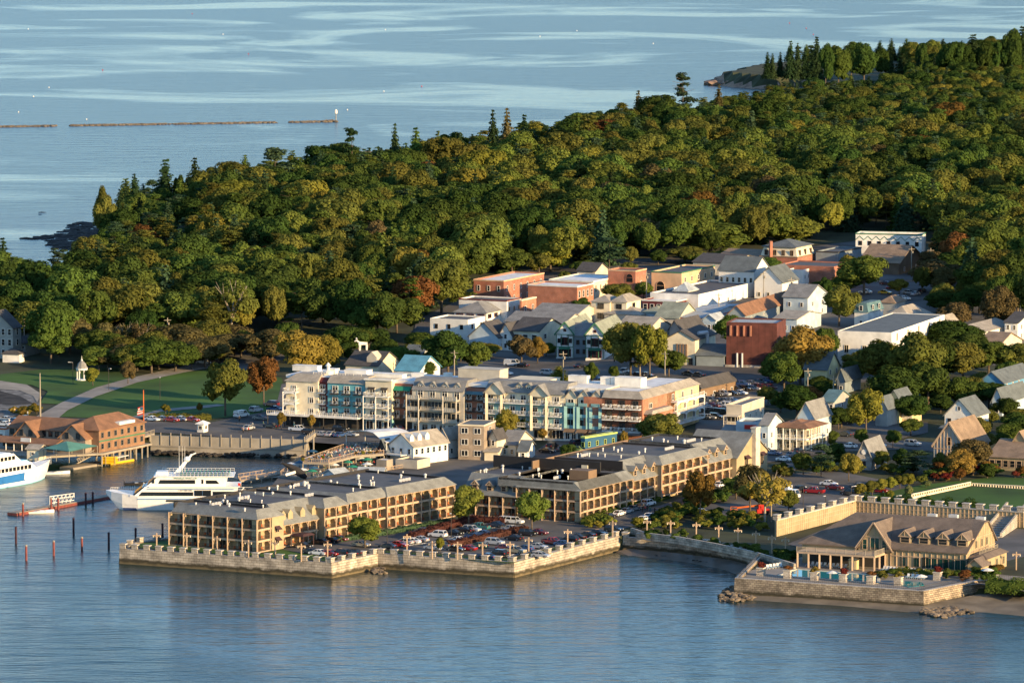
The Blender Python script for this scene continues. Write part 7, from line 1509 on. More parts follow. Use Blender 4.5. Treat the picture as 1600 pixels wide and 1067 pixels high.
def person_mesh(shirt, legs, pose, seed):
    rs = random.Random(seed); bm = bmesh.new(); sit = pose == 'sit'
    J = dict(pel=(0, 0, .95), che=(0, .02, 1.35), nec=(0, .03, 1.5), hea=(0, 0, 1.66), lk=(-.1, -.02, .5), rk=(.1, .06, .5), lf=(-.1, 0, .05), rf=(.1, .1, .05), ls=(-.18, .02, 1.4), rs=(.18, .02, 1.4), le=(-.24, 0, 1.14), re=(.24, -.05, 1.14), lh=(-.22, -.12, .92), rh=(.2, -.2, 1.0))
    if sit: d = -.48; J = {k: (x, y, z+d) for k, (x, y, z) in J.items()}; J.update(lk=(-.11, -.42, .48), rk=(.11, -.42, .48), lf=(-.11, -.44, .06), rf=(.11, -.44, .06), lh=(-.12, -.35, .78), rh=(.12, -.35, .78))
    V = {k: bm.verts.new(v) for k, v in J.items()}
    for a, b in (('pel', 'che'), ('che', 'nec'), ('nec', 'hea'), ('pel', 'lk'), ('lk', 'lf'), ('pel', 'rk'), ('rk', 'rf'), ('che', 'ls'), ('ls', 'le'), ('le', 'lh'), ('che', 'rs'), ('rs', 're'), ('re', 'rh')): bm.edges.new((V[a], V[b]))
    me = bpy.data.meshes.new('person'); bm.verts.index_update(); keys = list(J); bm.to_mesh(me); bm.free(); o = bpy.data.objects.new('tmp', me); COL.objects.link(o); o.modifiers.new('s', 'SKIN'); R_ = dict(pel=.15, che=.17, nec=.07, hea=.11, lk=.08, rk=.08, lf=.06, rf=.06, ls=.08, rs=.08, le=.055, re=.055, lh=.05, rh=.05)
    for i, k in enumerate(keys): me.skin_vertices[0].data[i].radius = (R_[k], R_[k]); me.skin_vertices[0].data[i].use_root = (k == 'pel')
    sb = o.modifiers.new('u', 'SUBSURF'); sb.levels = 1; sb.render_levels = 1
    bpy.context.view_layer.update(); m2 = bpy.data.meshes.new_from_object(o.evaluated_get(bpy.context.evaluated_depsgraph_get())); bpy.data.objects.remove(o)
    m2.materials.clear(); 
    for m in (shirt, legs, 'skin'): m2.materials.append(MATS[m])
    zc = J['nec'][2]+.02; zp = J['pel'][2]
    for f in m2.polygons: zf = f.center.z; f.material_index = 2 if zf > zc or (abs(f.center.x) > .17 and zf < J['le'][2]+.02) else (0 if zf > zp-.02 and f.center.y > -.28 else 1)
    return m2
mat('skin', (.45, .26, .17), .7, 0)
PM = {}
SH = ['white', 'red', 'navy_wall', 'light_blue', 'cream', 'black_wall', 'green_trim', 'peach', 'grey_blue']
SHN = dict(white='white', red='red', navy_wall='dark blue', light_blue='pale blue', cream='cream', black_wall='black', green_trim='green', peach='peach', grey_blue='grey')
for i, s in enumerate(SH): PM[(s, 'sit')] = person_mesh(s, 'navy_wall', 'sit', i); PM[(s, 'stand')] = person_mesh(s, 'black_wall' if i % 2 else 'navy_wall', 'stand', i)
def person(p, shirt, pose, rz):
    o = bpy.data.objects.new('person', PM[(shirt, pose)]); COL.objects.link(o); o.location = p; o.rotation_euler = (0, 0, rz); pend(o, 'person in a %s top %s' % (SHN[shirt], 'seated' if pose == 'sit' else 'standing'), 'person', 'people along the waterfront', p); return o
mb = MB(); mb.box((0, 0, .74), (1.1, 1.1, .06)); mb.bar((0, 0, 0), (0, 0, .72), .1)
TBL = mb.mesh('dining_table', 'weathered')
rs = random.Random(5); npl = 0
def scatter_tables(P, z, n, para, seed, dmin=2.5):
    rs = random.Random(seed); xs = [p.x for p in P]; ys = [p.y for p in P]; pts = []; tries = 0
    while len(pts) < n and tries < 4000:
        tries += 1; x, y = rs.uniform(min(xs), max(xs)), rs.uniform(min(ys), max(ys))
        if not inpoly(x, y, P) or any((x-a)**2+(y-b)**2 < dmin**2 for a, b in pts) or min(segd(x, y, P[k], P[k-1]) for k in range(len(P))) < 1.2: continue
        pts.append((x, y)); o = bpy.data.objects.new('dining_table', TBL); COL.objects.link(o); o.location = (x, y, z); o.rotation_euler = (0, 0, rs.random()); pend(o, 'small wooden dining table', 'table', 'tables on the dining decks', (x, y, z))
        for k in range(rs.choice([2, 2, 3, 4])): an = k*pi/2+rs.uniform(-.2, .2); person((x+cos(an)*.95, y+sin(an)*.95, z), rs.choice(SH), 'sit', an-pi/2+pi)
        if para and rs.random() < para: m = rs.choice(['awning_green', 'navy_wall', 'white', 'white']); q = parasol((x, y, z), m); pend(q, {'awning_green': 'green', 'navy_wall': 'blue', 'white': 'white'}[m]+' table umbrella', 'parasol', 'umbrellas on the dining decks', (x, y, z))
lowf = [low[0], low[1], low[2], G2(600, 716, 3.7), G2(520, 722, 3.7)]
scatter_tables(low, 3.7, 38, .55, 1, 2.2); scatter_tables(hi, 6.8, 34, 0, 2, 1.9)
for k in range(9):
    p = lerp(hi[0], hi[2], k/8) if k < 5 else lerp(hi[2], hi[3], (k-5)/4); o = bpy.data.objects.new('flower_box', CR['shrub'][k % 3]); COL.objects.link(o); o.material_slots[0].link = 'OBJECT'; o.material_slots[0].material = MATS['leaf_'+('yellow_green', 'golden', 'rust_orange')[k % 3]]; o.location = (p.x, p.y, 7.5); o.scale = (.8, .8, .6); pend(o, 'bunch of yellow flowers on deck rail', 'flowers', 'flowers on the upper deck rail', (p.x, p.y, 7.5))
# swept white tent roof
tr = thing('tent_roof', 'swept white canvas roof over the dock restaurant', 'tent', G(590, 690, 6)); mb = MB(); A0, A1 = G2(548, 690, 9), G2(640, 686, 9); rows = []
for i in range(9):
    t = i/8; row = []
    for j in range(7):
        s = j/6; u = lerp(lerp(541, 604, s), lerp(600, 650, s), t); v = lerp(lerp(680, 694, s), lerp(674, 688, s), t); zz = 9.0+1.8*sin(pi*min(1, s*.9))*(1-.2*t)-.8*(1-t)*(1 if j > 4 else 0)
        p = G2(u, v, 9); row.append((p.x, p.y, zz+.6))
    rows.append(row)
for i in range(8):
    for j in range(6): mb.face([rows[i][j], rows[i+1][j], rows[i+1][j+1], rows[i][j+1]])
o = mb.build('canvas', 'tent', tr); sm = o.modifiers.new('thick', 'SOLIDIFY'); sm.thickness = .12
for i in (0, 4, 8):
    for j in (0, 6): p = rows[i][j]; mb = MB(); mb.tube((p[0], p[1], 3), p, .1); mb.build('pole', 'white', tr)
r, WL, WR, F, zz = building('white_long_house', 'white house with three dormers and tan roof beside the dock restaurant', 'house', 608, 646, 700, 698, 4.8, 'gable_a', 'white', 'shingle_tan', 3.2, -40, z0=4.0, wl=(3, 1), wr=(6, [0]), ws=(1.0, 1.5), trim='light_blue', sill=2.6, lm=False)
for u in (650, 662, 674): dormer(r, WR, WR.xu(u), 6.2, 1.7, 1.1, 3, 'white', 'shingle_tan', inset=1.4)
mb = MB(); mb.box(tuple(WL.at(WL.L*.4, 2.4, 1.4)), (WL.L*.7, 2.8, .25), WL.a); rail_mesh(mb, WL, .3, WL.L*.75, 2.5, 2.7, 1, 0, 2, .35); mb.build('balcony', 'white', r)
building('white_long_annex', 'pale tan roofed end of the white house by the shingled block', 'house', 684, 700, 722, 685, 5.2, 'gable_a', 'white', 'shingle_tan', 2.6, -40, z0=4.0, wl=(1, 1), wr=(2, 1), lm=False)
building('dark_gable_bar', 'dark gabled bar between the tent and the white house', 'restaurant', 590, 604, 614, 703, 3.4, 'gable_a', 'dark_trim', 'shingle_slate', 2.8, -40, z0=4.0, wl=(1, 1), lm=False)
building('fish_hut', 'pale grey hut with white door on the dock', 'hut', 505, 524, 546, 742, 2.6, 'gable_a', 'light_blue', 'metal_grey', 1.2, -45, z0=3.6, wl=(1, 1), ws=(.8, 1.2), sill=.6, lm=False)
building('long_shed', 'low pale metal roofed shed on the dock', 'shed', 560, 598, 602, 738, 2.2, 'gable_b', 'cream', 'metal_grey', 1.0, -14, z0=3.6, lm=False)
building('screen_shed', 'low white walled service yard behind the inn roof', 'shed', 618, 652, 672, 722, 2.0, wall='beige', rmat='tar_roof', ang=-28, z0=3.6, lm=False)
building('cream_canopy_bar', 'small bar with cream flat roof over the lower deck', 'bar', 588, 604, 614, 720, 2.4, wall='weathered', rmat='white', ang=-28, z0=3.9, lm=False, par=.2)
drape('dock_ground', [(400, 790), (436, 745), (500, 755), (640, 728), (720, 712), (860, 726), (830, 760), (700, 770), (560, 770), (450, 795)], 'asphalt', .12, z=Z0)
pr = deck_box('long narrow finger pier with white rail left of the dock restaurant', [(372, 746), (438, 736), (441, 740), (376, 751)], 2.6, .4, True, 'finger_pier')
for lb, q in (('low grey wooden pontoon behind the excursion boat', [(366, 752), (432, 748)]), ('dark pontoon nearest the inn roof', [(395, 764), (440, 757)])): float_dock(lb, q, 8, 'weathered', .9)
# black whale figure
wp = G(462, 748, 3.8); w = thing('whale_sculpture', 'big black whale figure with a white flipper on the dock', 'sculpture', wp); rings = []
for t, x, z, rr in ((0, -3.6, 4.2, .12), (.1, -3.0, 4.0, .35), (.3, -1.6, 3.4, .75), (.55, .2, 2.3, 1.05), (.8, 1.8, 1.2, 1.0), (1, 2.9, .3, .5)): rings.append([wp+Vector((x+rr*.5*sin(2*pi*k/10), rr*cos(2*pi*k/10), z+rr*sin(2*pi*k/10)*.9)) for k in range(10)])
mb = MB(); mb.rings(rings); mb.build('body', 'black_wall', w); mb = MB(); mb.bar(wp+Vector((0, -1, 2.0)), wp+Vector((-2.6, -2.4, 1.4)), .2, .7); mb.build('flipper', 'white', w); mb = MB(); mb.bar(wp+Vector((-3.6, -1.2, 4.5)), wp+Vector((-3.6, 1.2, 4.5)), .8, .15); mb.build('tail', 'black_wall', w)
for u, v0, v1 in ((482, 735, 700), (490, 735, 682), (497, 745, 715), (540, 740, 712), (612, 735, 708)):
    p = G(u, v0, 0); mb = MB(); mb.tube((p.x, p.y, -2), (p.x, p.y, (v0-v1)/5.6), .28, .22, 7); o = mb.build('timber_pile', 'weathered'); pend(o, 'tall timber pile', 'piling', 'tall piles round the dock restaurant', p)
# ================================================================ cars
CARC = dict(black=(.012, .012, .014), white=(.72, .72, .70), silver=(.38, .39, .40), red=(.26, .012, .012), blue=(.03, .07, .18), grey=(.12, .125, .13), dark_red=(.13, .012, .015), green=(.02, .07, .05), teal=(.04, .16, .16), tan=(.34, .28, .18), yellow=(.7, .4, .02))
for k, c in CARC.items():
    m = bpy.data.materials.new('paint_'+k); m.use_nodes = True; b = m.node_tree.nodes['Principled BSDF']; b.inputs['Base Color'].default_value = (*c, 1); b.inputs['Roughness'].default_value = .3; b.inputs['Coat Weight'].default_value = .6; b.inputs['Coat Roughness'].default_value = .05; MATS['paint_'+k] = m
mat('tyre', (.02, .02, .02), .9, 0); mat('rim', (.4, .4, .42), .4, 0, metal=.8); mat('tail_red', (.35, .01, .01), .3, 0); mat('head_glass', (.6, .62, .65), .2, 0)
CM = {}
def car_meshes(t):
    if t in CM: return CM[t]
    W_ = dict(sedan=(4.7, 1.8), suv=(4.8, 1.92), van=(5.4, 2.05), pickup=(5.6, 1.95), truck=(7.5, 2.4))[t]; L_, w = W_; x = L_/2; hw = w/2
    prof = dict(sedan=[(-x, .45), (-x+.05, .85), (-x+.9, .95), (x-1.25, .92), (x-.1, .72), (x, .4)], suv=[(-x, .5), (-x+.03, 1.05), (-x+.3, 1.1), (x-1.3, 1.08), (x-.1, .9), (x, .5)], van=[(-x, .5), (-x+.02, 1.15), (-x+.3, 1.2), (x-.9, 1.15), (x-.1, .9), (x, .5)],
                pickup=[(-x, .55), (-x+.02, 1.05), (-x+.3, 1.08), (x-1.4, 1.08), (x-.1, .95), (x, .55)], truck=[(-x, .6), (-x+.02, 1.3), (-x+.3, 1.3), (x-1, 1.3), (x-.1, 1.0), (x, .6)])[t]
    z0 = .26; mb = MB(); base = [(-x+.1, z0)]+prof+[(x-.1, z0)]
    k = lambda s, q: [(a, s*(hw-(.06 if z > .8 else 0)), z) for a, z in q]
    A, Bq = k(-1, base), k(1, base); mb.loft([Vector(p) for p in A][::-1], [Vector(p) for p in Bq][::-1])
    body = mb
    cab = dict(sedan=(-x+.75, -x+1.5, x-2.0, x-1.2, .92, 1.42), suv=(-x+.1, -x+.5, x-1.9, x-1.25, 1.07, 1.72), van=(-x+.05, -x+.25, x-1.5, x-.8, 1.15, 2.0), pickup=(-x+1.9, -x+2.15, x-2.1, x-1.4, 1.06, 1.72), truck=(x-2.2, x-2.1, x-.6, x-.2, 1.28, 2.3))[t]
    a0, a1, b1, b0, zc, zr = cab
    gl = MB(); q = .14; gl.loft([(a0, -hw+.08, zc), (b0, -hw+.08, zc), (b0, hw-.08, zc), (a0, hw-.08, zc)], [(a1, -hw+.08+q, zr-.05), (b1, -hw+.08+q, zr-.05), (b1, hw-.08-q, zr-.05), (a1, hw-.08-q, zr-.05)])
    body.loft([(a1-.03, -hw+.19, zr-.06), (b1+.03, -hw+.19, zr-.06), (b1+.03, hw-.19, zr-.06), (a1-.03, hw-.19, zr-.06)], [(a1+.1, -hw+.27, zr+.03), (b1-.1, -hw+.27, zr+.03), (b1-.1, hw-.27, zr+.03), (a1+.1, hw-.27, zr+.03)])
    for s in (-1, 1):
        for (pa, pr) in ((a0, a1), (b0, b1), ((a0+b0)/2, (a1+b1)/2)): body.bar((pa, s*(hw-.075), zc), (pr, s*(hw-.075-q), zr-.03), .09, .07)
    if t == 'van': body.box(((a0+b1)/2-.6, 0, 1.5), (b1-a0-1.3, w-.2, .75))
    if t == 'truck': body.box((-x+2.5, 0, 2.0), (5, w, 2.5))
    if t == 'pickup': body.box((-x+.95, 0, 1.09), (1.7, w-.35, .05), m=1)
    wm = MB(); n = 12; R_ = .34 if t != 'truck' else .45
    wm.rings([[(R_*cos(2*pi*i/n), -.11, R_*sin(2*pi*i/n)) for i in range(n)], [(R_*cos(2*pi*i/n), .11, R_*sin(2*pi*i/n)) for i in range(n)]]); wm.rings([[(R_*.6*cos(2*pi*i/n), -.12, R_*.6*sin(2*pi*i/n)) for i in range(n)], [(R_*.6*cos(2*pi*i/n), .12, R_*.6*sin(2*pi*i/n)) for i in range(n)]], m=1)
    lt = MB(); lt.box((0, 0, 0), (.1, .36, .16)); tl = MB(); tl.box((0, 0, 0), (.1, .3, .2))
    CM[t] = dict(body=body.mesh('body', ['paint_white', 'tyre']), glass=gl.mesh('cabin_glass', 'window_glass'), wheel=wm.mesh('wheel', ['tyre', 'rim']), head=lt.mesh('headlight', 'head_glass'), tail=tl.mesh('taillight', 'tail_red'), L=L_, w=w, R=R_, zl=prof[-2][1]-.08, zt=prof[1][1]-.12)
    return CM[t]
NM = dict(sedan='parked_car', suv='parked_suv', van='parked_van', pickup='parked_pickup', truck='box_truck')
def car(p, rz, t, c):
    D = car_meshes(t); r = bpy.data.objects.new(NM[t], None); COL.objects.link(r); r.location = p; r.rotation_euler = (0, 0, rz)
    def ad(nm, me, loc): o = bpy.data.objects.new(nm, me); COL.objects.link(o); o.parent = r; o.location = loc; return o
    b = ad('body', D['body'], (0, 0, 0)); b.material_slots[0].link = 'OBJECT'; b.material_slots[0].material = MATS['paint_'+c]; ad('cabin_glass', D['glass'], (0, 0, 0))
    for sx in (-1, 1):
        for sy in (-1, 1): ad('wheel', D['wheel'], (sx*(D['L']/2-.9), sy*(D['w']/2-.1), D['R']))
    for sy in (-1, 1): ad('headlight', D['head'], (D['L']/2-.06, sy*(D['w']/2-.3), D['zl'])); ad('taillight', D['tail'], (-D['L']/2+.03, sy*(D['w']/2-.22), D['zt']))
    pend(r, '%s %s' % (c.replace('_', ' '), {'sedan': 'parked car', 'suv': 'parked estate car', 'van': 'van', 'pickup': 'pickup truck', 'truck': 'box truck'}[t]), {'sedan': 'car', 'suv': 'car', 'van': 'van', 'pickup': 'pickup', 'truck': 'truck'}[t], 'cars parked along the waterfront and town', p)
    return r
cB, cA = radians(-31), radians(59)
bk, wh, si, rd, bl, gy, dr = 'black', 'white', 'silver', 'red', 'blue', 'grey', 'dark_red'
CARS = [(485, 862, bk), (497, 864, wh), (515, 865, rd), (532, 865, bk, 'suv'), (549, 866, bk, 'suv'), (474, 853, bk), (501, 847, bk), (518, 845, bk), (530, 842, dr), (564, 851, 'tan'), (606, 854, bk), (623, 851, rd), (632, 847, si), (643, 846, wh), (656, 843, si), (684, 836, wh, 'suv'), (677, 856, si), (712, 858, bk), (731, 857, rd), (748, 853, 'green'),
 (710, 833, bk), (725, 829, bk), (737, 828, si, 'suv'), (749, 824, 'teal', 'pickup'), (793, 814, wh, 'suv'), (804, 815, wh, 'suv'), (740, 838, bl), (757, 834, bl), (797, 826, si), (717, 844, wh), (773, 848, si, 'suv'), (803, 841, bk), (825, 834, bk, 'suv'), (842, 832, dr), (761, 870, bl), (778, 866, bk, 'suv'), (805, 861, 'tan', 'pickup'), (820, 857, bl), (841, 854, si), (863, 847, rd, 'pickup'), (890, 844, bk, 'suv'), (901, 840, bk), (917, 836, bk), (935, 833, bk), (959, 828, bk, 'suv'),
 (700, 848, bk), (690, 852, gy), (789, 856, dr), (880, 850, bl), (662, 830, gy), (775, 820, gy), (845, 868, si)]
for q in CARS: car(G(q[0], q[1]+3, Z0)+Vector((0, 0, .07)), cB+rnd.uniform(-.06, .06)+rnd.choice([0, pi]), q[3] if len(q) > 3 else 'sedan', q[2])
for q in [(951, 808, bk), (967, 804, wh), (979, 800, si), (990, 796, gy), (1002, 793, gy), (1013, 788, wh, 'suv'), (1005, 813, wh), (1015, 808, wh), (1111, 760, bk), (1125, 759, wh), (1138, 756, bl), (1130, 773, dr), (1150, 753, gy), (1095, 801, wh)]: car(G(q[0], q[1]+2)+Vector((0, 0, .1)), cA+rnd.uniform(-.05, .05), q[3] if len(q) > 3 else 'sedan', q[2])
for q in [(1228, 776, wh, 'truck'), (1251, 767, bk, 'suv'), (1272, 769, rd, 'pickup'), (1226, 719, wh), (1208, 709, bl), (1248, 706, bk), (1295, 757, wh), (1304, 763, dr), (1327, 772, bk, 'suv'), (1375, 768, rd), (1327, 698, wh), (1372, 697, wh), (1426, 695, si, 'suv'), (1320, 661, bk), (1320, 680, bk), (1195, 706, bk), (1237, 712, gy), (1340, 761, gy),
 (238, 656, wh), (254, 656, gy), (268, 657, rd), (283, 656, si), (300, 657, rd), (377, 650, wh, 'van'), (400, 642, si, 'suv'), (424, 633, dr, 'suv'), (407, 654, gy), (388, 670, si), (424, 667, bk), (429, 640, bl), (466, 672, wh, 'pickup'), (485, 677, bk, 'suv'), (503, 680, si), (517, 680, si), (531, 681, bl), (548, 680, si), (532, 672, bk, 'suv'), (627, 672, dr, 'suv'), (645, 677, bl), (600, 682, gy),
 (8, 656, si), (6, 664, wh), (24, 659, bl), (40, 655, gy), (863, 699, bk, 'suv'), (901, 694, bk, 'suv'), (880, 703, gy), (855, 706, bk), (915, 703, bk), (801, 570, wh, 'van'), (815, 572, bk), (790, 584, wh), (856, 584, si, 'suv'), (975, 582, wh, 'pickup'), (985, 586, bk), (997, 587, bk), (1008, 587, gy), (1077, 585, bk), (1090, 587, bk), (906, 573, bk), (740, 588, gy), (770, 580, bk), (930, 592, bl), (950, 596, gy), (1120, 590, dr), (1020, 592, gy),
 (1385, 444, bk), (1383, 458, 'yellow'), (1352, 457, wh), (1420, 458, si), (1430, 460, si), (1402, 466, wh), (1412, 467, wh), (1470, 443, bk), (1478, 446, bk), (1440, 455, bk), (1392, 450, rd), (311, 552, wh), (318, 567, wh), (231, 563, wh, 'van'), (396, 549, bk), (408, 549, gy), (420, 549, bk), (430, 549, wh), (399, 533, wh), (330, 562, gy), (345, 560, bk)]:
    car(G(q[0], q[1]+2)+Vector((0, 0, .14)), cB+rnd.choice([0, 0, pi/2, pi])+rnd.uniform(-.1, .1), q[3] if len(q) > 3 else 'sedan', q[2])
for row, (u, v, n, du, dv) in enumerate([(1104, 621, 5, 13, -1), (1100, 629, 5, 11, 0), (1102, 637, 4, 12, 0), (1098, 645, 4, 11, 1), (1100, 655, 3, 9, 0), (1150, 612, 5, 13, -1), (1160, 604, 5, 13, -2), (1112, 607, 3, 10, -3)]):
    for k in range(n): car(G(u+k*du, v+k*dv)+Vector((0, 0, .14)), cB+rnd.uniform(-.05, .05), rnd.choice(['sedan', 'suv']), rnd.choice([bk, bl, wh, si, gy, bk, dr]))
LANDMARKS += [('front car park', 700, 845), ('right car park rows', 860, 845), ('lower hotel car park', 1120, 635), ('left park street', 270, 655), ('harbour street', 500, 680), ('hotel drive', 990, 800), ('upper town car park', 1410, 460), ('club car park', 1280, 765), ('rear hotel car park', 900, 585), ('far park road', 330, 560)]
# orange boom lift
p = G(1192, 803); r = thing('boom_lift', 'orange boom lift with lowered arm in the club car park', 'boom lift', p); mb = MB(); mb.box((p.x, p.y, p.z+.9), (3.2, 2.2, 1.0), .1); mb.box((p.x-.5, p.y, p.z+1.9), (1.4, 1.6, 1.2), .1); mb.build('chassis', 'red', r); mb = MB(); mb.bar((p.x, p.y, p.z+2.4), (p.x-6.5, p.y+.5, p.z+1.6), .4, .45); mb.build('boom', 'orange', r)
mb = MB(); mb.box((p.x-7.4, p.y+.5, p.z+.6), (1.8, .9, .15)); 
for a in (-.85, .85):
    for b in (-.4, .4): mb.bar((p.x-7.4+a, p.y+.5+b, p.z+.6), (p.x-7.4+a, p.y+.5+b, p.z+1.8), .08)
for z in (1.2, 1.8): mb.bar((p.x-8.3, p.y+.1, p.z+z), (p.x-6.5, p.y+.1, p.z+z), .08); mb.bar((p.x-8.3, p.y+.9, p.z+z), (p.x-6.5, p.y+.9, p.z+z), .08)
mb.build('basket', 'orange', r)
for s in (-1, 1):
    for t in (-1, 1): mb = MB(); mb.tube((p.x+s*1.1, p.y+t*1.0-.15, p.z+.45), (p.x+s*1.1, p.y+t*1.0+.15, p.z+.45), .45, n=10); mb.build('wheel', 'tyre', r)
# ================================================================ shrubs, hedges
def hedge(name, label, line, w, h, color, z=None, n=None):
    P = [G(u, v, z) for u, v in line]; r = thing(name, label, 'hedge', P[0]); segs = [(P[k], P[k+1]) for k in range(len(P)-1)]; tot = sum((b-a).length for a, b in segs); rs2 = np.random.RandomState(len(label)); Vs = []; core = MB()
    for a, b in segs:
        L_ = (b-a).length; d = (b-a)/L_; nn = Vector((-d.y, d.x, 0)); cnt = int(L_*w*h*55/(w+.5)); x = rs2.uniform(0, L_, cnt); an = rs2.uniform(-.2, pi+.2, cnt); k = rs2.uniform(.85, 1.12, cnt)*(1+.15*np.sin(x*1.1))
        c = np.array(a)[None]+np.array(d)[None]*x[:, None]+np.array(nn)[None]*(np.cos(an)*k*w/2)[:, None]; c[:, 2] += np.sin(an)*k*h; no = np.array(nn)[None]*np.cos(an)[:, None]+np.array([0, 0, 1.0])[None]*np.sin(an)[:, None]; Vs.append(leaf_quads(rs2, c, no, .24, .35))
        core.bar(a+Vector((0, 0, h*.4)), b+Vector((0, 0, h*.4)), w*.8, h*.8)
    V = np.concatenate(Vs); me = bpy.data.meshes.new('foliage'); me.from_pydata(V.tolist()+core.v, [], [(4*i, 4*i+1, 4*i+2, 4*i+3) for i in range(len(V)//4)]+[tuple(q+len(V) for q in f) for f in core.f]); me.materials.append(MATS['leaf_'+color]); o = link('foliage', me, r); return r
hedge('burgundy_hedge', 'long burgundy hedge between the inn and the front car park', [(640, 843), (690, 828), (735, 815), (790, 817)], 3.2, 1.6, 'russet', Z0)
hedge('burgundy_hedge', 'burgundy hedge across the middle of the front car park', [(697, 855), (760, 842), (820, 829)], 3.0, 1.4, 'russet', Z0)
hedge('low_planting', 'blue green planting along the foot of the inn', [(520, 847), (600, 835), (700, 817)], 2.6, 1.2, 'blue_green', Z0)
hedge('green_hedge', 'green hedge along the foot of the L shaped wing', [(915, 820), (950, 806), (1000, 792), (1040, 783)], 3.2, 1.8, 'mid_green', Z0)
hedge('green_hedge', 'dark hedge along the street edge of the park', [(232, 655), (280, 655), (330, 655)], 3, 1.5, 'olive_green')
hedge('green_hedge', 'row of clipped cypress like hedge behind the garden wall', [(1345, 800), (1440, 807), (1530, 812)], 2.0, 4.6, 'dark_green', Z0)
hedge('green_hedge', 'dark hedge under the terrace at the lower right edge', [(1544, 920), (1580, 922), (1640, 925)], 6, 2.6, 'mid_green', Z0-.5)
hedge('green_hedge', 'green hedge in front of the clubhouse right half', [(1400, 893), (1450, 897), (1500, 899)], 2.2, 1.1, 'olive_green', Z0)
rs = random.Random(77); nb = 0
def shrubs(poly, n, cols, hmin, hmax, z=None, kind='shrub'):
    P = [G2(u, v, z) for u, v in poly]; xs = [p.x for p in P]; ys = [p.y for p in P]; c = 0; t = 0
    while c < n and t < 5000:
        t += 1; x, y = rs.uniform(min(xs), max(xs)), rs.uniform(min(ys), max(ys))
        if not inpoly(x, y, P) or blocked(x, y): continue
        c += 1; h = rs.uniform(hmin, hmax); tree(Vector((x, y, (Z0 if z else TZ(x, y)))), h, h*rs.uniform(1.1, 1.9), kind, rs.choice(cols))
shrubs([(990, 832), (1012, 812), (1060, 800), (1120, 804), (1200, 812), (1195, 830), (1130, 828), (1060, 826)], 62, ['mid_green', 'olive_green', 'dark_green', 'yellow_green'], 1.6, 3.2)
shrubs([(990, 842), (1060, 847), (1130, 857), (1190, 872), (1200, 866), (1120, 848), (1060, 838), (1000, 834)], 26, ['dark_green', 'mid_green'], 1.2, 2.4, Z0)
shrubs([(905, 826), (935, 832), (960, 820), (950, 812)], 9, ['mid_green', 'golden', 'yellow_green'], 1.4, 2.6, Z0)
shrubs([(1380, 900), (1410, 905), (1500, 905), (1510, 895), (1400, 892)], 12, ['mid_green', 'olive_green'], 1.2, 2.4, Z0); shrubs([(1355, 905), (1385, 905), (1385, 900), (1360, 899)], 5, ['olive_green'], 1.4, 2.0, Z0)
shrubs([(1505, 910), (1560, 912), (1560, 896), (1512, 899)], 12, ['mid_green', 'dark_green', 'rust_orange'], 1.4, 3.0, Z0); shrubs([(1210, 880), (1255, 884), (1260, 876), (1215, 866)], 12, ['dark_green'], 1.5, 3.0, Z0)
shrubs([(1200, 745), (1240, 748), (1330, 738), (1400, 745), (1440, 740), (1430, 725), (1300, 722), (1220, 730)], 34, ['mid_green', 'dark_green', 'olive_green'], 1.5, 3.4); shrubs([(1440, 752), (1600, 748), (1600, 735), (1460, 738)], 26, ['dark_green', 'burgundy', 'mid_green', 'rust_orange'], 1.5, 3.6)
shrubs([(1210, 690), (1290, 690), (1290, 683), (1215, 685)], 10, ['golden', 'olive_green', 'mid_green'], 1.3, 2.4); shrubs([(1050, 812), (1100, 798), (1160, 778), (1150, 770), (1080, 785), (1045, 800)], 18, ['dark_green', 'mid_green'], 1.8, 4)
LANDMARKS += [('cove garden', 1100, 815), ('garden below the street', 1320, 735), ('clubhouse garden', 1450, 898), ('gardens at the right edge', 1560, 745)]
shrubs([(20, 652), (55, 650), (55, 640), (20, 642)], 7, ['golden', 'olive_green'], 1.8, 2.8)
# people in the streets
for i in range(34):
    u, v, z = rs.choice([(rs.uniform(445, 575), rs.uniform(666, 672), None), (rs.uniform(445, 575), rs.uniform(666, 672), None), (rs.uniform(0, 60), rs.uniform(645, 665), None), (rs.uniform(360, 470), rs.uniform(655, 680), None), (rs.uniform(1000, 1030), rs.uniform(795, 805), None), (rs.uniform(580, 660), rs.uniform(672, 680), None)])
    p = G(u, v); person(p+Vector((0, 0, .12)), rs.choice(SH), 'stand', rs.uniform(0, 6.28))
# flag, masts and poles
p = G(224.5, 674); r = thing('flagpole', 'wooden flagpole with a striped flag behind the pier restaurant', 'flagpole', p); mb = MB(); mb.tube(p, p+Vector((0, 0, 12)), .2, .12, 8); mb.build('pole', 'orange', r); mb = MB()
for k in range(7): mb.bar(p+Vector((-.2, 0, 5.2+k*.33)), p+Vector((-1.7-.15*sin(k), .1, 4.7+k*.33)), .06, .33, m=k % 2)
mb.bar(p+Vector((-.2, -.06, 6.7)), p+Vector((-.9, -.02, 6.5)), .06, 1.0, m=2); mb.build('flag', ['red', 'white', 'navy_wall'], r)
p = G(63, 655); r = thing('mast_pole', 'tall bare grey pole beside the town beach', 'pole', p); mb = MB(); mb.tube(p, p+Vector((0, 0, 13.5)), .28, .14, 8); mb.build('pole', 'weathered', r)
def make_pole():
    r = thing('utility_pole', '', 'utility pole'); mb = MB(); mb.tube((0, 0, 0), (0, 0, 10), .2, .14, 7); mb.build('pole', 'weathered', r); mb = MB(); mb.bar((-1.2, 0, 9.2), (1.2, 0, 9.2), .14); mb.tube((.3, -.3, 7.6), (.3, -.3, 8.5), .25); mb.build('cross_arm', 'weathered', r); return r
up_ = None
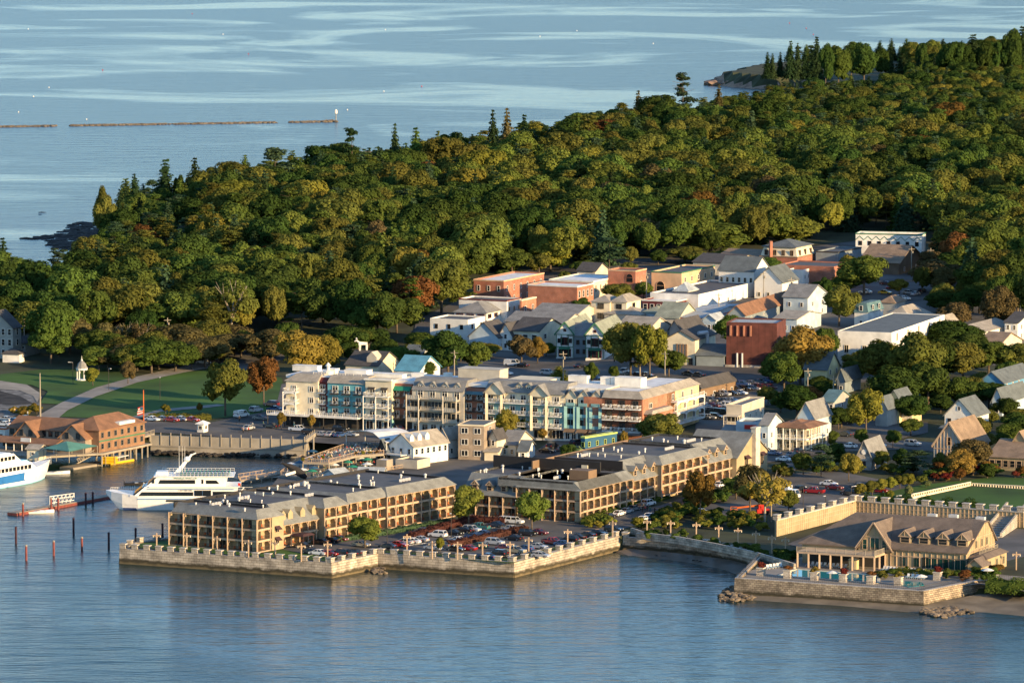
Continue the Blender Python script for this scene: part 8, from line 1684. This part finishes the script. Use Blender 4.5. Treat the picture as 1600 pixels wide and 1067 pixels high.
for u, v in ((262, 545), (710, 598), (1454, 432), (1424, 430), (1236, 480), (1193, 470), (1123, 505), (1039, 600), (1302, 640), (1594, 505), (1010, 470), (1533, 450), (38, 548), (1200, 700), (880, 600), (1262, 628)):
    p = G(u, v); up_ = up_ or make_pole(); o = up_ if up_.location.length == 0 else copy_tree(up_); o.location = p; o.rotation_euler = (0, 0, rs.uniform(-.5, .5)); pend(o, 'wooden utility pole', 'utility pole', 'utility poles in the streets', p)
def make_street_lamp():
    r = thing('street_lamp', '', 'street lamp'); mb = MB(); mb.tube((0, 0, 0), (0, 0, 6.6), .09, .07, 6); mb.build('pole', 'dark_trim', r); mb = MB(); mb.bar((0, 0, 6.6), (.9, 0, 6.75), .09); mb.box((1.1, 0, 6.72), (.7, .35, .16)); mb.build('lamp_head', 'metal', r); return r
sl_ = None
for u, v in ((605, 850), (705, 843), (707, 815), (805, 822), (820, 700), (1255, 800), (1290, 815), (1330, 800), (1400, 815), (1470, 830), (742, 590), (1205, 560), (1060, 700), (560, 672), (1175, 735), (250, 625), (170, 610), (114, 600)):
    p = G(u, v); sl_ = sl_ or make_street_lamp(); o = sl_ if sl_.location.length == 0 else copy_tree(sl_); o.location = p; o.rotation_euler = (0, 0, rs.uniform(0, 6)); pend(o, 'dark street lamp', 'street lamp', 'street lamps in car parks and streets', p)
p = G(315, 668); building('harbor_kiosk', 'small white kiosk above the harbour wall', 'kiosk', 308, 318, 325, 662, 2.6, 'hip', 'white', 'white', .8, -25, wl=(1, 1), ws=(1.2, 1.0), wr=(1, 1), lm=False)
# painted bay lines
ln = MB()
for (u0, v0, u1, v1, n) in ((480, 868, 556, 872, 7), (600, 857, 668, 848, 7), (755, 874, 850, 858, 9), (700, 838, 760, 826, 7), (875, 848, 965, 832, 9)):
    for k in range(n+1): p = G(lerp(u0, u1, k/n), lerp(v0, v1, k/n), Z0+.1); q = p+Vector((ia.x*4.6, ia.y*4.6, 0)); ln.bar((p.x, p.y, Z0+.085), (q.x, q.y, Z0+.085), .14, .02)
tag(ln.build('parking_lines', 'white_line'), kind='structure')
# ---------------------------------------------------------------- trees by the picture
T_ = [  # u, base v, top v, width px, kind, colour
 (352, 650, 552, 66, 'broad', 'olive_green'), (412, 632, 556, 48, 'broad', 'rust_orange'), (145, 603, 574, 26, 'broad', 'yellow_green'), (200, 600, 563, 26, 'broad', 'brown'),
 (92, 558, 484, 56, 'broad', 'pale_green'), (150, 545, 448, 66, 'broad', 'mid_green'), (165, 560, 500, 54, 'broad', 'brown'), (195, 560, 495, 46, 'sparse', 'brown'), (222, 562, 494, 46, 'sparse', 'brown'),
 (255, 560, 500, 46, 'sparse', 'brown'), (240, 520, 445, 60, 'broad', 'dark_green'), (285, 530, 455, 60, 'broad', 'olive_green'), (262, 568, 530, 44, 'broad', 'dark_green'), (330, 545, 470, 60, 'pine', 'olive_green'),
 (362, 540, 425, 90, 'sparse', 'olive_green'), (300, 578, 540, 30, 'broad', 'dark_green'), (235, 572, 545, 26, 'broad', 'dark_green'), (180, 570, 520, 50, 'broad', 'mid_green'), (120, 545, 490, 48, 'broad', 'dark_green'),
 (465, 590, 515, 76, 'broad', 'golden'), (505, 585, 522, 60, 'broad', 'golden'), (530, 570, 528, 46, 'broad', 'dark_green'), (450, 560, 500, 40, 'broad', 'mid_green'),
 (700, 590, 515, 76, 'broad', 'dark_green'), (745, 588, 528, 50, 'broad', 'mid_green'), (815, 570, 520, 48, 'broad', 'brown'), (840, 568, 525, 34, 'broad', 'golden'),
 (505, 505, 440, 88, 'broad', 'brown'), (590, 530, 455, 76, 'broad', 'olive_green'), (650, 500, 430, 74, 'broad', 'rust_orange'), (690, 490, 400, 84, 'broad', 'olive_green'), (640, 470, 385, 70, 'broad', 'yellow_green'),
 (560, 500, 440, 60, 'broad', 'mid_green'), (620, 520, 470, 60, 'broad', 'olive_green'), (985, 590, 498, 70, 'broad', 'olive_green'), (1015, 595, 498, 60, 'broad', 'yellow_green'), (960, 565, 512, 44, 'broad', 'yellow_green'),
 (1045, 590, 545, 50, 'broad', 'mid_green'), (1000, 590, 540, 60, 'sparse', 'olive_green'), (828, 456, 434, 40, 'broad', 'yellow_green'), (806, 466, 444, 26, 'broad', 'yellow_green'), (903, 487, 463, 44, 'broad', 'dark_green'),
 (1043, 455, 436, 34, 'broad', 'brown'), (1078, 453, 433, 24, 'broad', 'brown'), (1086, 482, 468, 26, 'broad', 'dark_green'), (1140, 545, 488, 52, 'broad', 'mid_green'), (1311, 510, 445, 62, 'broad', 'olive_green'), (1290, 470, 430, 24, 'broad', 'dark_green'),
 (1350, 462, 398, 76, 'broad', 'bright_green'), (1325, 440, 398, 30, 'broad', 'golden'), (1405, 462, 433, 34, 'broad', 'yellow_green'), (1440, 460, 415, 26, 'broad', 'olive_green'), (1505, 455, 412, 28, 'broad', 'pale_green'),
 (1250, 600, 508, 92, 'broad', 'golden'), (1290, 580, 508, 44, 'broad', 'mid_green'), (1225, 615, 545, 60, 'broad', 'mid_green'), (1285, 560, 540, 30, 'broad', 'mid_green'),
 (1380, 610, 530, 80, 'broad', 'olive_green'), (1430, 620, 518, 90, 'broad', 'olive_green'), (1470, 600, 525, 70, 'broad', 'dark_green'), (1400, 650, 570, 90, 'broad', 'dark_green'), (1450, 640, 560, 80, 'broad', 'dark_green'), (1440, 590, 545, 90, 'broad', 'brown'),
 (1505, 600, 530, 70, 'broad', 'olive_green'), (1545, 590, 530, 80, 'broad', 'mid_green'), (1590, 590, 535, 70, 'broad', 'olive_green'), (1365, 580, 538, 50, 'broad', 'dark_green'), (1520, 560, 520, 60, 'broad', 'dark_green'), (1420, 660, 615, 60, 'broad', 'dark_green'), (1340, 600, 560, 46, 'broad', 'mid_green'), (1560, 620, 580, 60, 'broad', 'dark_green'), (1500, 640, 585, 60, 'broad', 'mid_green'), (1480, 635, 595, 44, 'broad', 'yellow_green'), (1545, 640, 595, 60, 'broad', 'dark_green'),
 (1590, 690, 640, 60, 'broad', 'dark_green'), (1570, 660, 620, 44, 'broad', 'dark_green'), (1353, 682, 606, 56, 'broad', 'yellow_green'), (1245, 655, 600, 66, 'broad', 'dark_green'), (1260, 640, 602, 50, 'broad', 'rust_orange'), (1200, 632, 603, 34, 'broad', 'olive_green'),
 (1310, 672, 640, 34, 'broad', 'dark_green'), (1303, 700, 672, 20, 'broad', 'mid_green'), (1346, 698, 668, 20, 'broad', 'mid_green'), (1395, 700, 670, 24, 'broad', 'mid_green'), (1283, 745, 692, 36, 'pine', 'blue_green'), (1255, 742, 705, 34, 'broad', 'mid_green'), (1305, 725, 690, 30, 'broad', 'dark_green'),
 (1326, 752, 706, 36, 'broad', 'yellow_green'), (1432, 742, 702, 44, 'pine', 'blue_green'), (1410, 735, 700, 30, 'broad', 'dark_green'), (1378, 735, 702, 24, 'broad', 'olive_green'), (1520, 742, 680, 62, 'broad', 'brown'), (1500, 750, 700, 50, 'broad', 'golden'), (1470, 738, 706, 26, 'broad', 'olive_green'),
 (1345, 776, 754, 20, 'broad', 'yellow_green'), (1363, 775, 750, 24, 'broad', 'olive_green'), (1378, 770, 747, 22, 'broad', 'yellow_green'), (1392, 767, 744, 22, 'broad', 'yellow_green'), (1406, 764, 740, 24, 'broad', 'olive_green'), (1420, 762, 738, 24, 'broad', 'yellow_green'), (1440, 757, 742, 18, 'broad', 'olive_green'),
 (1420, 778, 757, 14, 'broad', 'pale_green'), (1390, 782, 764, 14, 'broad', 'yellow_green'), (1447, 762, 750, 16, 'broad', 'pale_green'), (1460, 752, 737, 16, 'broad', 'burgundy'), (1478, 752, 738, 18, 'broad', 'burgundy'), (1500, 752, 730, 20, 'broad', 'rust_orange'),
 (732, 822, 757, 52, 'broad', 'bright_green'), (831, 830, 766, 50, 'broad', 'bright_green'), (570, 856, 806, 52, 'broad', 'bright_green'), (688, 863, 838, 14, 'broad', 'yellow_green'),
 (1195, 822, 722, 84, 'sparse', 'golden'), (1172, 806, 722, 60, 'broad', 'brown'), (1094, 812, 728, 50, 'broad', 'rust_orange'), (1080, 790, 752, 30, 'broad', 'olive_green'), (1150, 780, 740, 50, 'broad', 'mid_green'), (1232, 800, 765, 30, 'broad', 'olive_green'), (1205, 815, 740, 50, 'sparse', 'yellow_green'),
 (1038, 700, 642, 64, 'broad', 'olive_green'), (1020, 690, 655, 50, 'broad', 'mid_green'), (790, 690, 635, 38, 'broad', 'yellow_green'), (820, 685, 646, 30, 'broad', 'mid_green'), (848, 690, 667, 16, 'broad', 'golden'), (975, 702, 672, 14, 'broad', 'golden'),
 (890, 722, 692, 30, 'broad', 'dark_green'), (793, 714, 690, 14, 'broad', 'dark_green'), (808, 712, 692, 14, 'broad', 'dark_green'), (873, 598, 572, 24, 'spruce', 'yellow_green'), (925, 600, 565, 24, 'broad', 'mid_green'), (960, 595, 570, 16, 'broad', 'mid_green'), (905, 600, 586, 14, 'broad', 'yellow_green'), (945, 602, 588, 16, 'broad', 'yellow_green'),
 (440, 672, 642, 14, 'broad', 'golden'), (487, 672, 645, 13, 'broad', 'golden'), (259, 647, 630, 16, 'broad', 'yellow_green'), (312, 645, 629, 10, 'broad', 'golden'), (613, 568, 548, 24, 'broad', 'mid_green'), (660, 600, 560, 40, 'broad', 'dark_green'),
 (952, 420, 370, 50, 'pine', 'blue_green'), (985, 415, 385, 24, 'broad', 'olive_green'), (1015, 400, 335, 70, 'broad', 'brown'), (860, 425, 370, 66, 'broad', 'yellow_green'), (800, 430, 385, 60, 'broad', 'mid_green'), (1110, 400, 345, 120, 'broad', 'bright_green'), (1070, 412, 385, 70, 'broad', 'olive_green'), (1240, 385, 335, 90, 'broad', 'bright_green'),
 (1500, 430, 362, 62, 'broad', 'rust_orange'), (1570, 440, 395, 70, 'broad', 'rust_orange'), (1545, 405, 365, 50, 'broad', 'brown'), (1470, 410, 370, 40, 'broad', 'rust_orange'), (1590, 500, 425, 70, 'broad', 'dark_green'), (1530, 490, 440, 60, 'broad', 'mid_green'), (1560, 520, 445, 60, 'broad', 'brown'), (1475, 490, 455, 60, 'broad', 'dark_green'), (1510, 500, 450, 50, 'broad', 'dark_green'),
 (20, 470, 404, 30, 'spruce', 'spruce_green'), (5, 455, 372, 24, 'spruce', 'spruce_green'), (45, 455, 402, 44, 'broad', 'dark_green'), (95, 465, 418, 60, 'pine', 'brown'), (135, 455, 390, 50, 'broad', 'mid_green'), (60, 500, 440, 70, 'broad', 'olive_green'), (20, 520, 440, 76, 'broad', 'brown'),
 (258, 335, 250, 28, 'spruce', 'spruce_green'), (305, 325, 247, 22, 'spruce', 'spruce_green'), (210, 345, 272, 16, 'spruce', 'spruce_green'), (198, 345, 283, 12, 'spruce', 'spruce_green'), (280, 335, 268, 22, 'broad', 'dark_green'),
 (430, 325, 228, 56, 'pine', 'blue_green'), (550, 290, 198, 34, 'pine', 'spruce_green'), (617, 290, 194, 18, 'spruce', 'spruce_green'), (650, 290, 200, 24, 'spruce', 'mid_green'), (684, 285, 205, 20, 'spruce', 'mid_green'), (770, 270, 172, 16, 'spruce', 'spruce_green'), (792, 262, 170, 20, 'spruce', 'brown'),
 (820, 255, 180, 18, 'spruce', 'spruce_green'), (1067, 205, 112, 36, 'pine', 'blue_green'), (1123, 195, 132, 14, 'spruce', 'brown'), (997, 215, 142, 16, 'spruce', 'brown'), (920, 260, 178, 34, 'pine', 'olive_green'), (190, 390, 325, 60, 'broad', 'dark_green'), (165, 385, 300, 40, 'broad', 'olive_green'),
 (170, 400, 345, 40, 'broad', 'dark_green'), (160, 372, 290, 26, 'broad', 'olive_green'), (325, 400, 345, 80, 'broad', 'dark_green'), (225, 405, 350, 50, 'broad', 'rust_orange'), (275, 420, 375, 50, 'broad', 'rust_orange'),
 (1199, 122, 82, 10, 'spruce', 'spruce_green'), (1207, 122, 84, 9, 'spruce', 'spruce_green'), (1219, 120, 82, 9, 'spruce', 'spruce_green'), (1235, 122, 65, 13, 'spruce', 'spruce_green'), (1246, 122, 68, 11, 'spruce', 'spruce_green'), (1258, 122, 76, 11, 'spruce', 'spruce_green'), (1276, 122, 58, 15, 'spruce', 'spruce_green'),
 (1268, 122, 75, 14, 'spruce', 'spruce_green'), (1290, 142, 68, 28, 'broad', 'dark_green'), (1310, 140, 72, 40, 'broad', 'mid_green'), (1350, 135, 66, 46, 'broad', 'dark_green'), (1330, 130, 68, 40, 'broad', 'dark_green'), (1375, 125, 75, 30, 'broad', 'dark_green'), (1392, 120, 86, 10, 'spruce', 'spruce_green'), (1410, 122, 84, 20, 'spruce', 'spruce_green'),
 (1441, 122, 66, 20, 'broad', 'dark_green'), (1490, 130, 62, 40, 'broad', 'dark_green'), (1519, 115, 55, 26, 'spruce', 'spruce_green'), (1540, 130, 60, 34, 'broad', 'dark_green'), (1580, 130, 45, 36, 'broad', 'dark_green'), (1560, 130, 62, 34, 'broad', 'dark_green'), (1598, 120, 42, 26, 'spruce', 'spruce_green'), (1510, 130, 70, 34, 'broad', 'dark_green'), (1476, 128, 72, 28, 'broad', 'dark_green'),
]
placed = []
LANDMARKS += [('upper street houses', 1480, 470), ('white gabled house', 1505, 650), ('street shops', 1240, 690), ('red walled theatre', 1170, 545), ('big dark trees', 1420, 600)]
for poly, n, cols, a, b in (([(1215, 690), (1440, 690), (1440, 640), (1330, 600), (1215, 600)], 8, ['dark_green', 'mid_green', 'olive_green'], 4, 7), ([(1440, 735), (1640, 735), (1640, 560), (1440, 560)], 22, ['dark_green', 'mid_green', 'olive_green', 'dark_green'], 4, 9),
    ([(1440, 555), (1640, 555), (1640, 440), (1440, 420)], 26, ['dark_green', 'olive_green', 'mid_green', 'brown'], 6, 12), ([(1200, 612), (1340, 640), (1360, 560), (1220, 560)], 4, ['dark_green', 'mid_green', 'olive_green'], 5, 8), ([(660, 560), (800, 575), (1060, 575), (1130, 560), (960, 545), (760, 540)], 6, ['mid_green', 'olive_green', 'yellow_green'], 3, 5),
    ([(770, 470), (1330, 500), (1340, 430), (1100, 400), (760, 430)], 22, ['mid_green', 'dark_green', 'olive_green'], 4, 8), ([(60, 572), (440, 572), (440, 548), (60, 552)], 18, ['dark_green', 'mid_green', 'brown', 'olive_green'], 6, 12), ([(150, 588), (330, 580), (330, 566), (160, 568)], 11, ['mid_green', 'olive_green', 'brown', 'dark_green'], 6, 11), ([(0, 650), (60, 650), (60, 640), (0, 642)], 3, ['golden'], 2, 3), ([(520, 590), (720, 585), (720, 545), (520, 550)], 12, ['mid_green', 'dark_green', 'olive_green'], 5, 10)):
    shrubs(poly, n, cols, a, b, None, 'broad')
def occluded(x, y, r): return False
for u, vb, vt, w, k, c in T_:
    t = tree_px(u, vb, vt, w*1.08, k, c); placed.append((t.location.x, t.location.y))
# ---------------------------------------------------------------- the wood
FPXY = [(-300, 556), (20, 560), (60, 566), (160, 568), (230, 552), (330, 540), (400, 530), (520, 530), (600, 545), (655, 545), (668, 500), (730, 490), (736, 446), (790, 428), (860, 428), (905, 424), (945, 420), (1000, 412), (1110, 412), (1175, 398), (1260, 385), (1335, 366), (1458, 366), (1470, 395), (1450, 430), (1520, 430), (1515, 470), (1480, 480), (1500, 505), (1560, 510), (1640, 515), (2100, 540), (2600, 100), (1900, -20), (900, 120), (-300, 420)]
FW = [tuple(G2(u, v)) for u, v in FPXY]
def coast_d(x, y): return min(segd(x, y, COAST[k], COAST[k-1]) for k in range(len(COAST)))
SKIP = [[tuple(G2(u, v)) for u, v in q] for q in ([(385, 395), (430, 385), (430, 365), (385, 365)], [(440, 500), (520, 500), (520, 480), (440, 480)], [(325, 445), (380, 445), (380, 430), (325, 430)], [(552, 262), (604, 262), (604, 282), (552, 282)])]
cand = []; st = 11.0; ys = 1780.0
y = 1600.0
while y < 4200:
    x = -400.0
    while x < 560:
        px, py = x+rnd.uniform(-.45, .45)*st, y+rnd.uniform(-.45, .45)*st; x += st
        z = TZ(px, py); u, v = proj(Vector((px, py, z+8)))
        if not (-25 < u < 1625 and v > -40): continue
        if not inpoly(px, py, FW) or not inpoly(px, py, COAST): continue
        if blocked(px, py, 3) or any(inpoly(px, py, s) for s in SKIP): continue
        if coast_d(px, py) < 9 or any(abs(px-a) < 6 and abs(py-b) < 9 for a, b in placed): continue
        gu, gv = proj(Vector((px, py, z)))
        if 1095 < gu < 1420 and 96 < gv < 152: continue
        cand.append((py, px, u, v))
    y += st
cand.sort()
rest = []; lim = dict(broad=290, spruce=250, pine=250)
for py, px, u, v in cand:
    n1 = sin(px*.021+1.3)*cos(py*.013+.5)+.6*sin(px*.05+py*.031); far = (py-1800)/1400
    q = rnd.random(); cd = coast_d(px, py); conf = (.4 if cd < 55 and py > 1900 else 0)+ .24+.24*max(0, min(1, far))+(.2 if n1 > .5 else 0)
    k = ('spruce' if rnd.random() < .5 else 'pine') if q < conf else 'broad'
    if k == 'broad':
        c = rnd.choices(['dark_green', 'mid_green', 'olive_green', 'bright_green', 'yellow_green', 'brown', 'rust_orange'], [60, 26, 22, 3, 1, 2, .4] if n1 < -.35 else [26, 30, 34, 8, 3, 2, .5] if n1 < .5 else [14, 20, 34, 16, 10, 2, .4])[0]; w = 9+13*rnd.random()**1.3; h = rnd.uniform(8, 14)+w*.42
    elif k == 'spruce': c = rnd.choice(['spruce_green', 'blue_green', 'mid_green']); h = rnd.uniform(13, 20); w = h*rnd.uniform(.32, .42)
    else: c = rnd.choice(['blue_green', 'mid_green', 'olive_green']); h = rnd.uniform(13, 19); w = h*rnd.uniform(.5, .68)
    if cd < 45: h *= .8; w *= .85
    if proj(Vector((px, py, 5)))[0] > 1040 and py > 2700: h *= .68; w *= .8
    if NTREE.get(k, 0) < lim[k] and v < 1000: tree(Vector((px, py, TZ(px, py)-.1)), h, w, k, c)
    else: rest.append((px, py, k, c, h, w))
# the far trees: one wood
protoc = bpy.data.collections.new('wood_kinds'); pidx = {}; plist = []
combos = sorted({(k, c) for _, _, k, c, _, _ in rest})
for k, c in combos:
    for var in range(min(3, NVAR[k])):
        nm = 'wood_%03d' % len(plist)
        o = crown_obj(k, var, c, nm, lk=False); protoc.objects.link(o); pidx[(k, c, var)] = len(plist); plist.append(o)
me = bpy.data.meshes.new('wood_points'); pts = []; ix = []; sc = []; ro = []
for px, py, k, c, h, w in rest:
    z = TZ(px, py); var = rnd.randrange(min(3, NVAR[k]))
    if k == 'broad': zs = h*.4; pts.append((px, py, z+h-zs)); sc.append((w/2, w/2, zs))
    else: w *= 1.7 if k == 'spruce' else 1.25; pts.append((px, py, z)); sc.append((w/.5, w/.5, h))
    ix.append(pidx[(k, c, var)]); ro.append((0, 0, rnd.uniform(0, 6.28)))
me.from_pydata(pts, [], [])
a = me.attributes.new('kind_index', 'INT', 'POINT'); a.data.foreach_set('value', ix)
a = me.attributes.new('size', 'FLOAT_VECTOR', 'POINT'); a.data.foreach_set('vector', [q for s in sc for q in s])
a = me.attributes.new('turn', 'FLOAT_VECTOR', 'POINT'); a.data.foreach_set('vector', [q for s in ro for q in s])
wood = bpy.data.objects.new('forest', me); COL.objects.link(wood); tag(wood, 'far wood of mixed broadleaf and conifer trees running back to the open sea', 'forest', kind='stuff')
ng = bpy.data.node_groups.new('wood', 'GeometryNodeTree'); ng.interface.new_socket('Geometry', in_out='INPUT', socket_type='NodeSocketGeometry'); ng.interface.new_socket('Geometry', in_out='OUTPUT', socket_type='NodeSocketGeometry')
gi = ng.nodes.new('NodeGroupInput'); go = ng.nodes.new('NodeGroupOutput'); iop = ng.nodes.new('GeometryNodeInstanceOnPoints'); ci = ng.nodes.new('GeometryNodeCollectionInfo')
ci.inputs['Collection'].default_value = protoc; ci.inputs['Separate Children'].default_value = True; ci.inputs['Reset Children'].default_value = True
def attr(nm, ty):
    n = ng.nodes.new('GeometryNodeInputNamedAttribute'); n.data_type = ty; n.inputs['Name'].default_value = nm; return n.outputs[0]
iop.inputs['Pick Instance'].default_value = True; LK = ng.links.new
LK(gi.outputs[0], iop.inputs['Points']); LK(ci.outputs[0], iop.inputs['Instance']); LK(attr('kind_index', 'INT'), iop.inputs['Instance Index']); LK(attr('turn', 'FLOAT_VECTOR'), iop.inputs['Rotation']); LK(attr('size', 'FLOAT_VECTOR'), iop.inputs['Scale'])
LK(iop.outputs[0], go.inputs[0]); md = wood.modifiers.new('wood', 'NODES'); md.node_group = ng
print('forest rest', len(rest), 'individual', NTREE)
LANDMARKS += [('park lawn', 250, 615), ('pier restaurant', 120, 680)]
settle_labels()
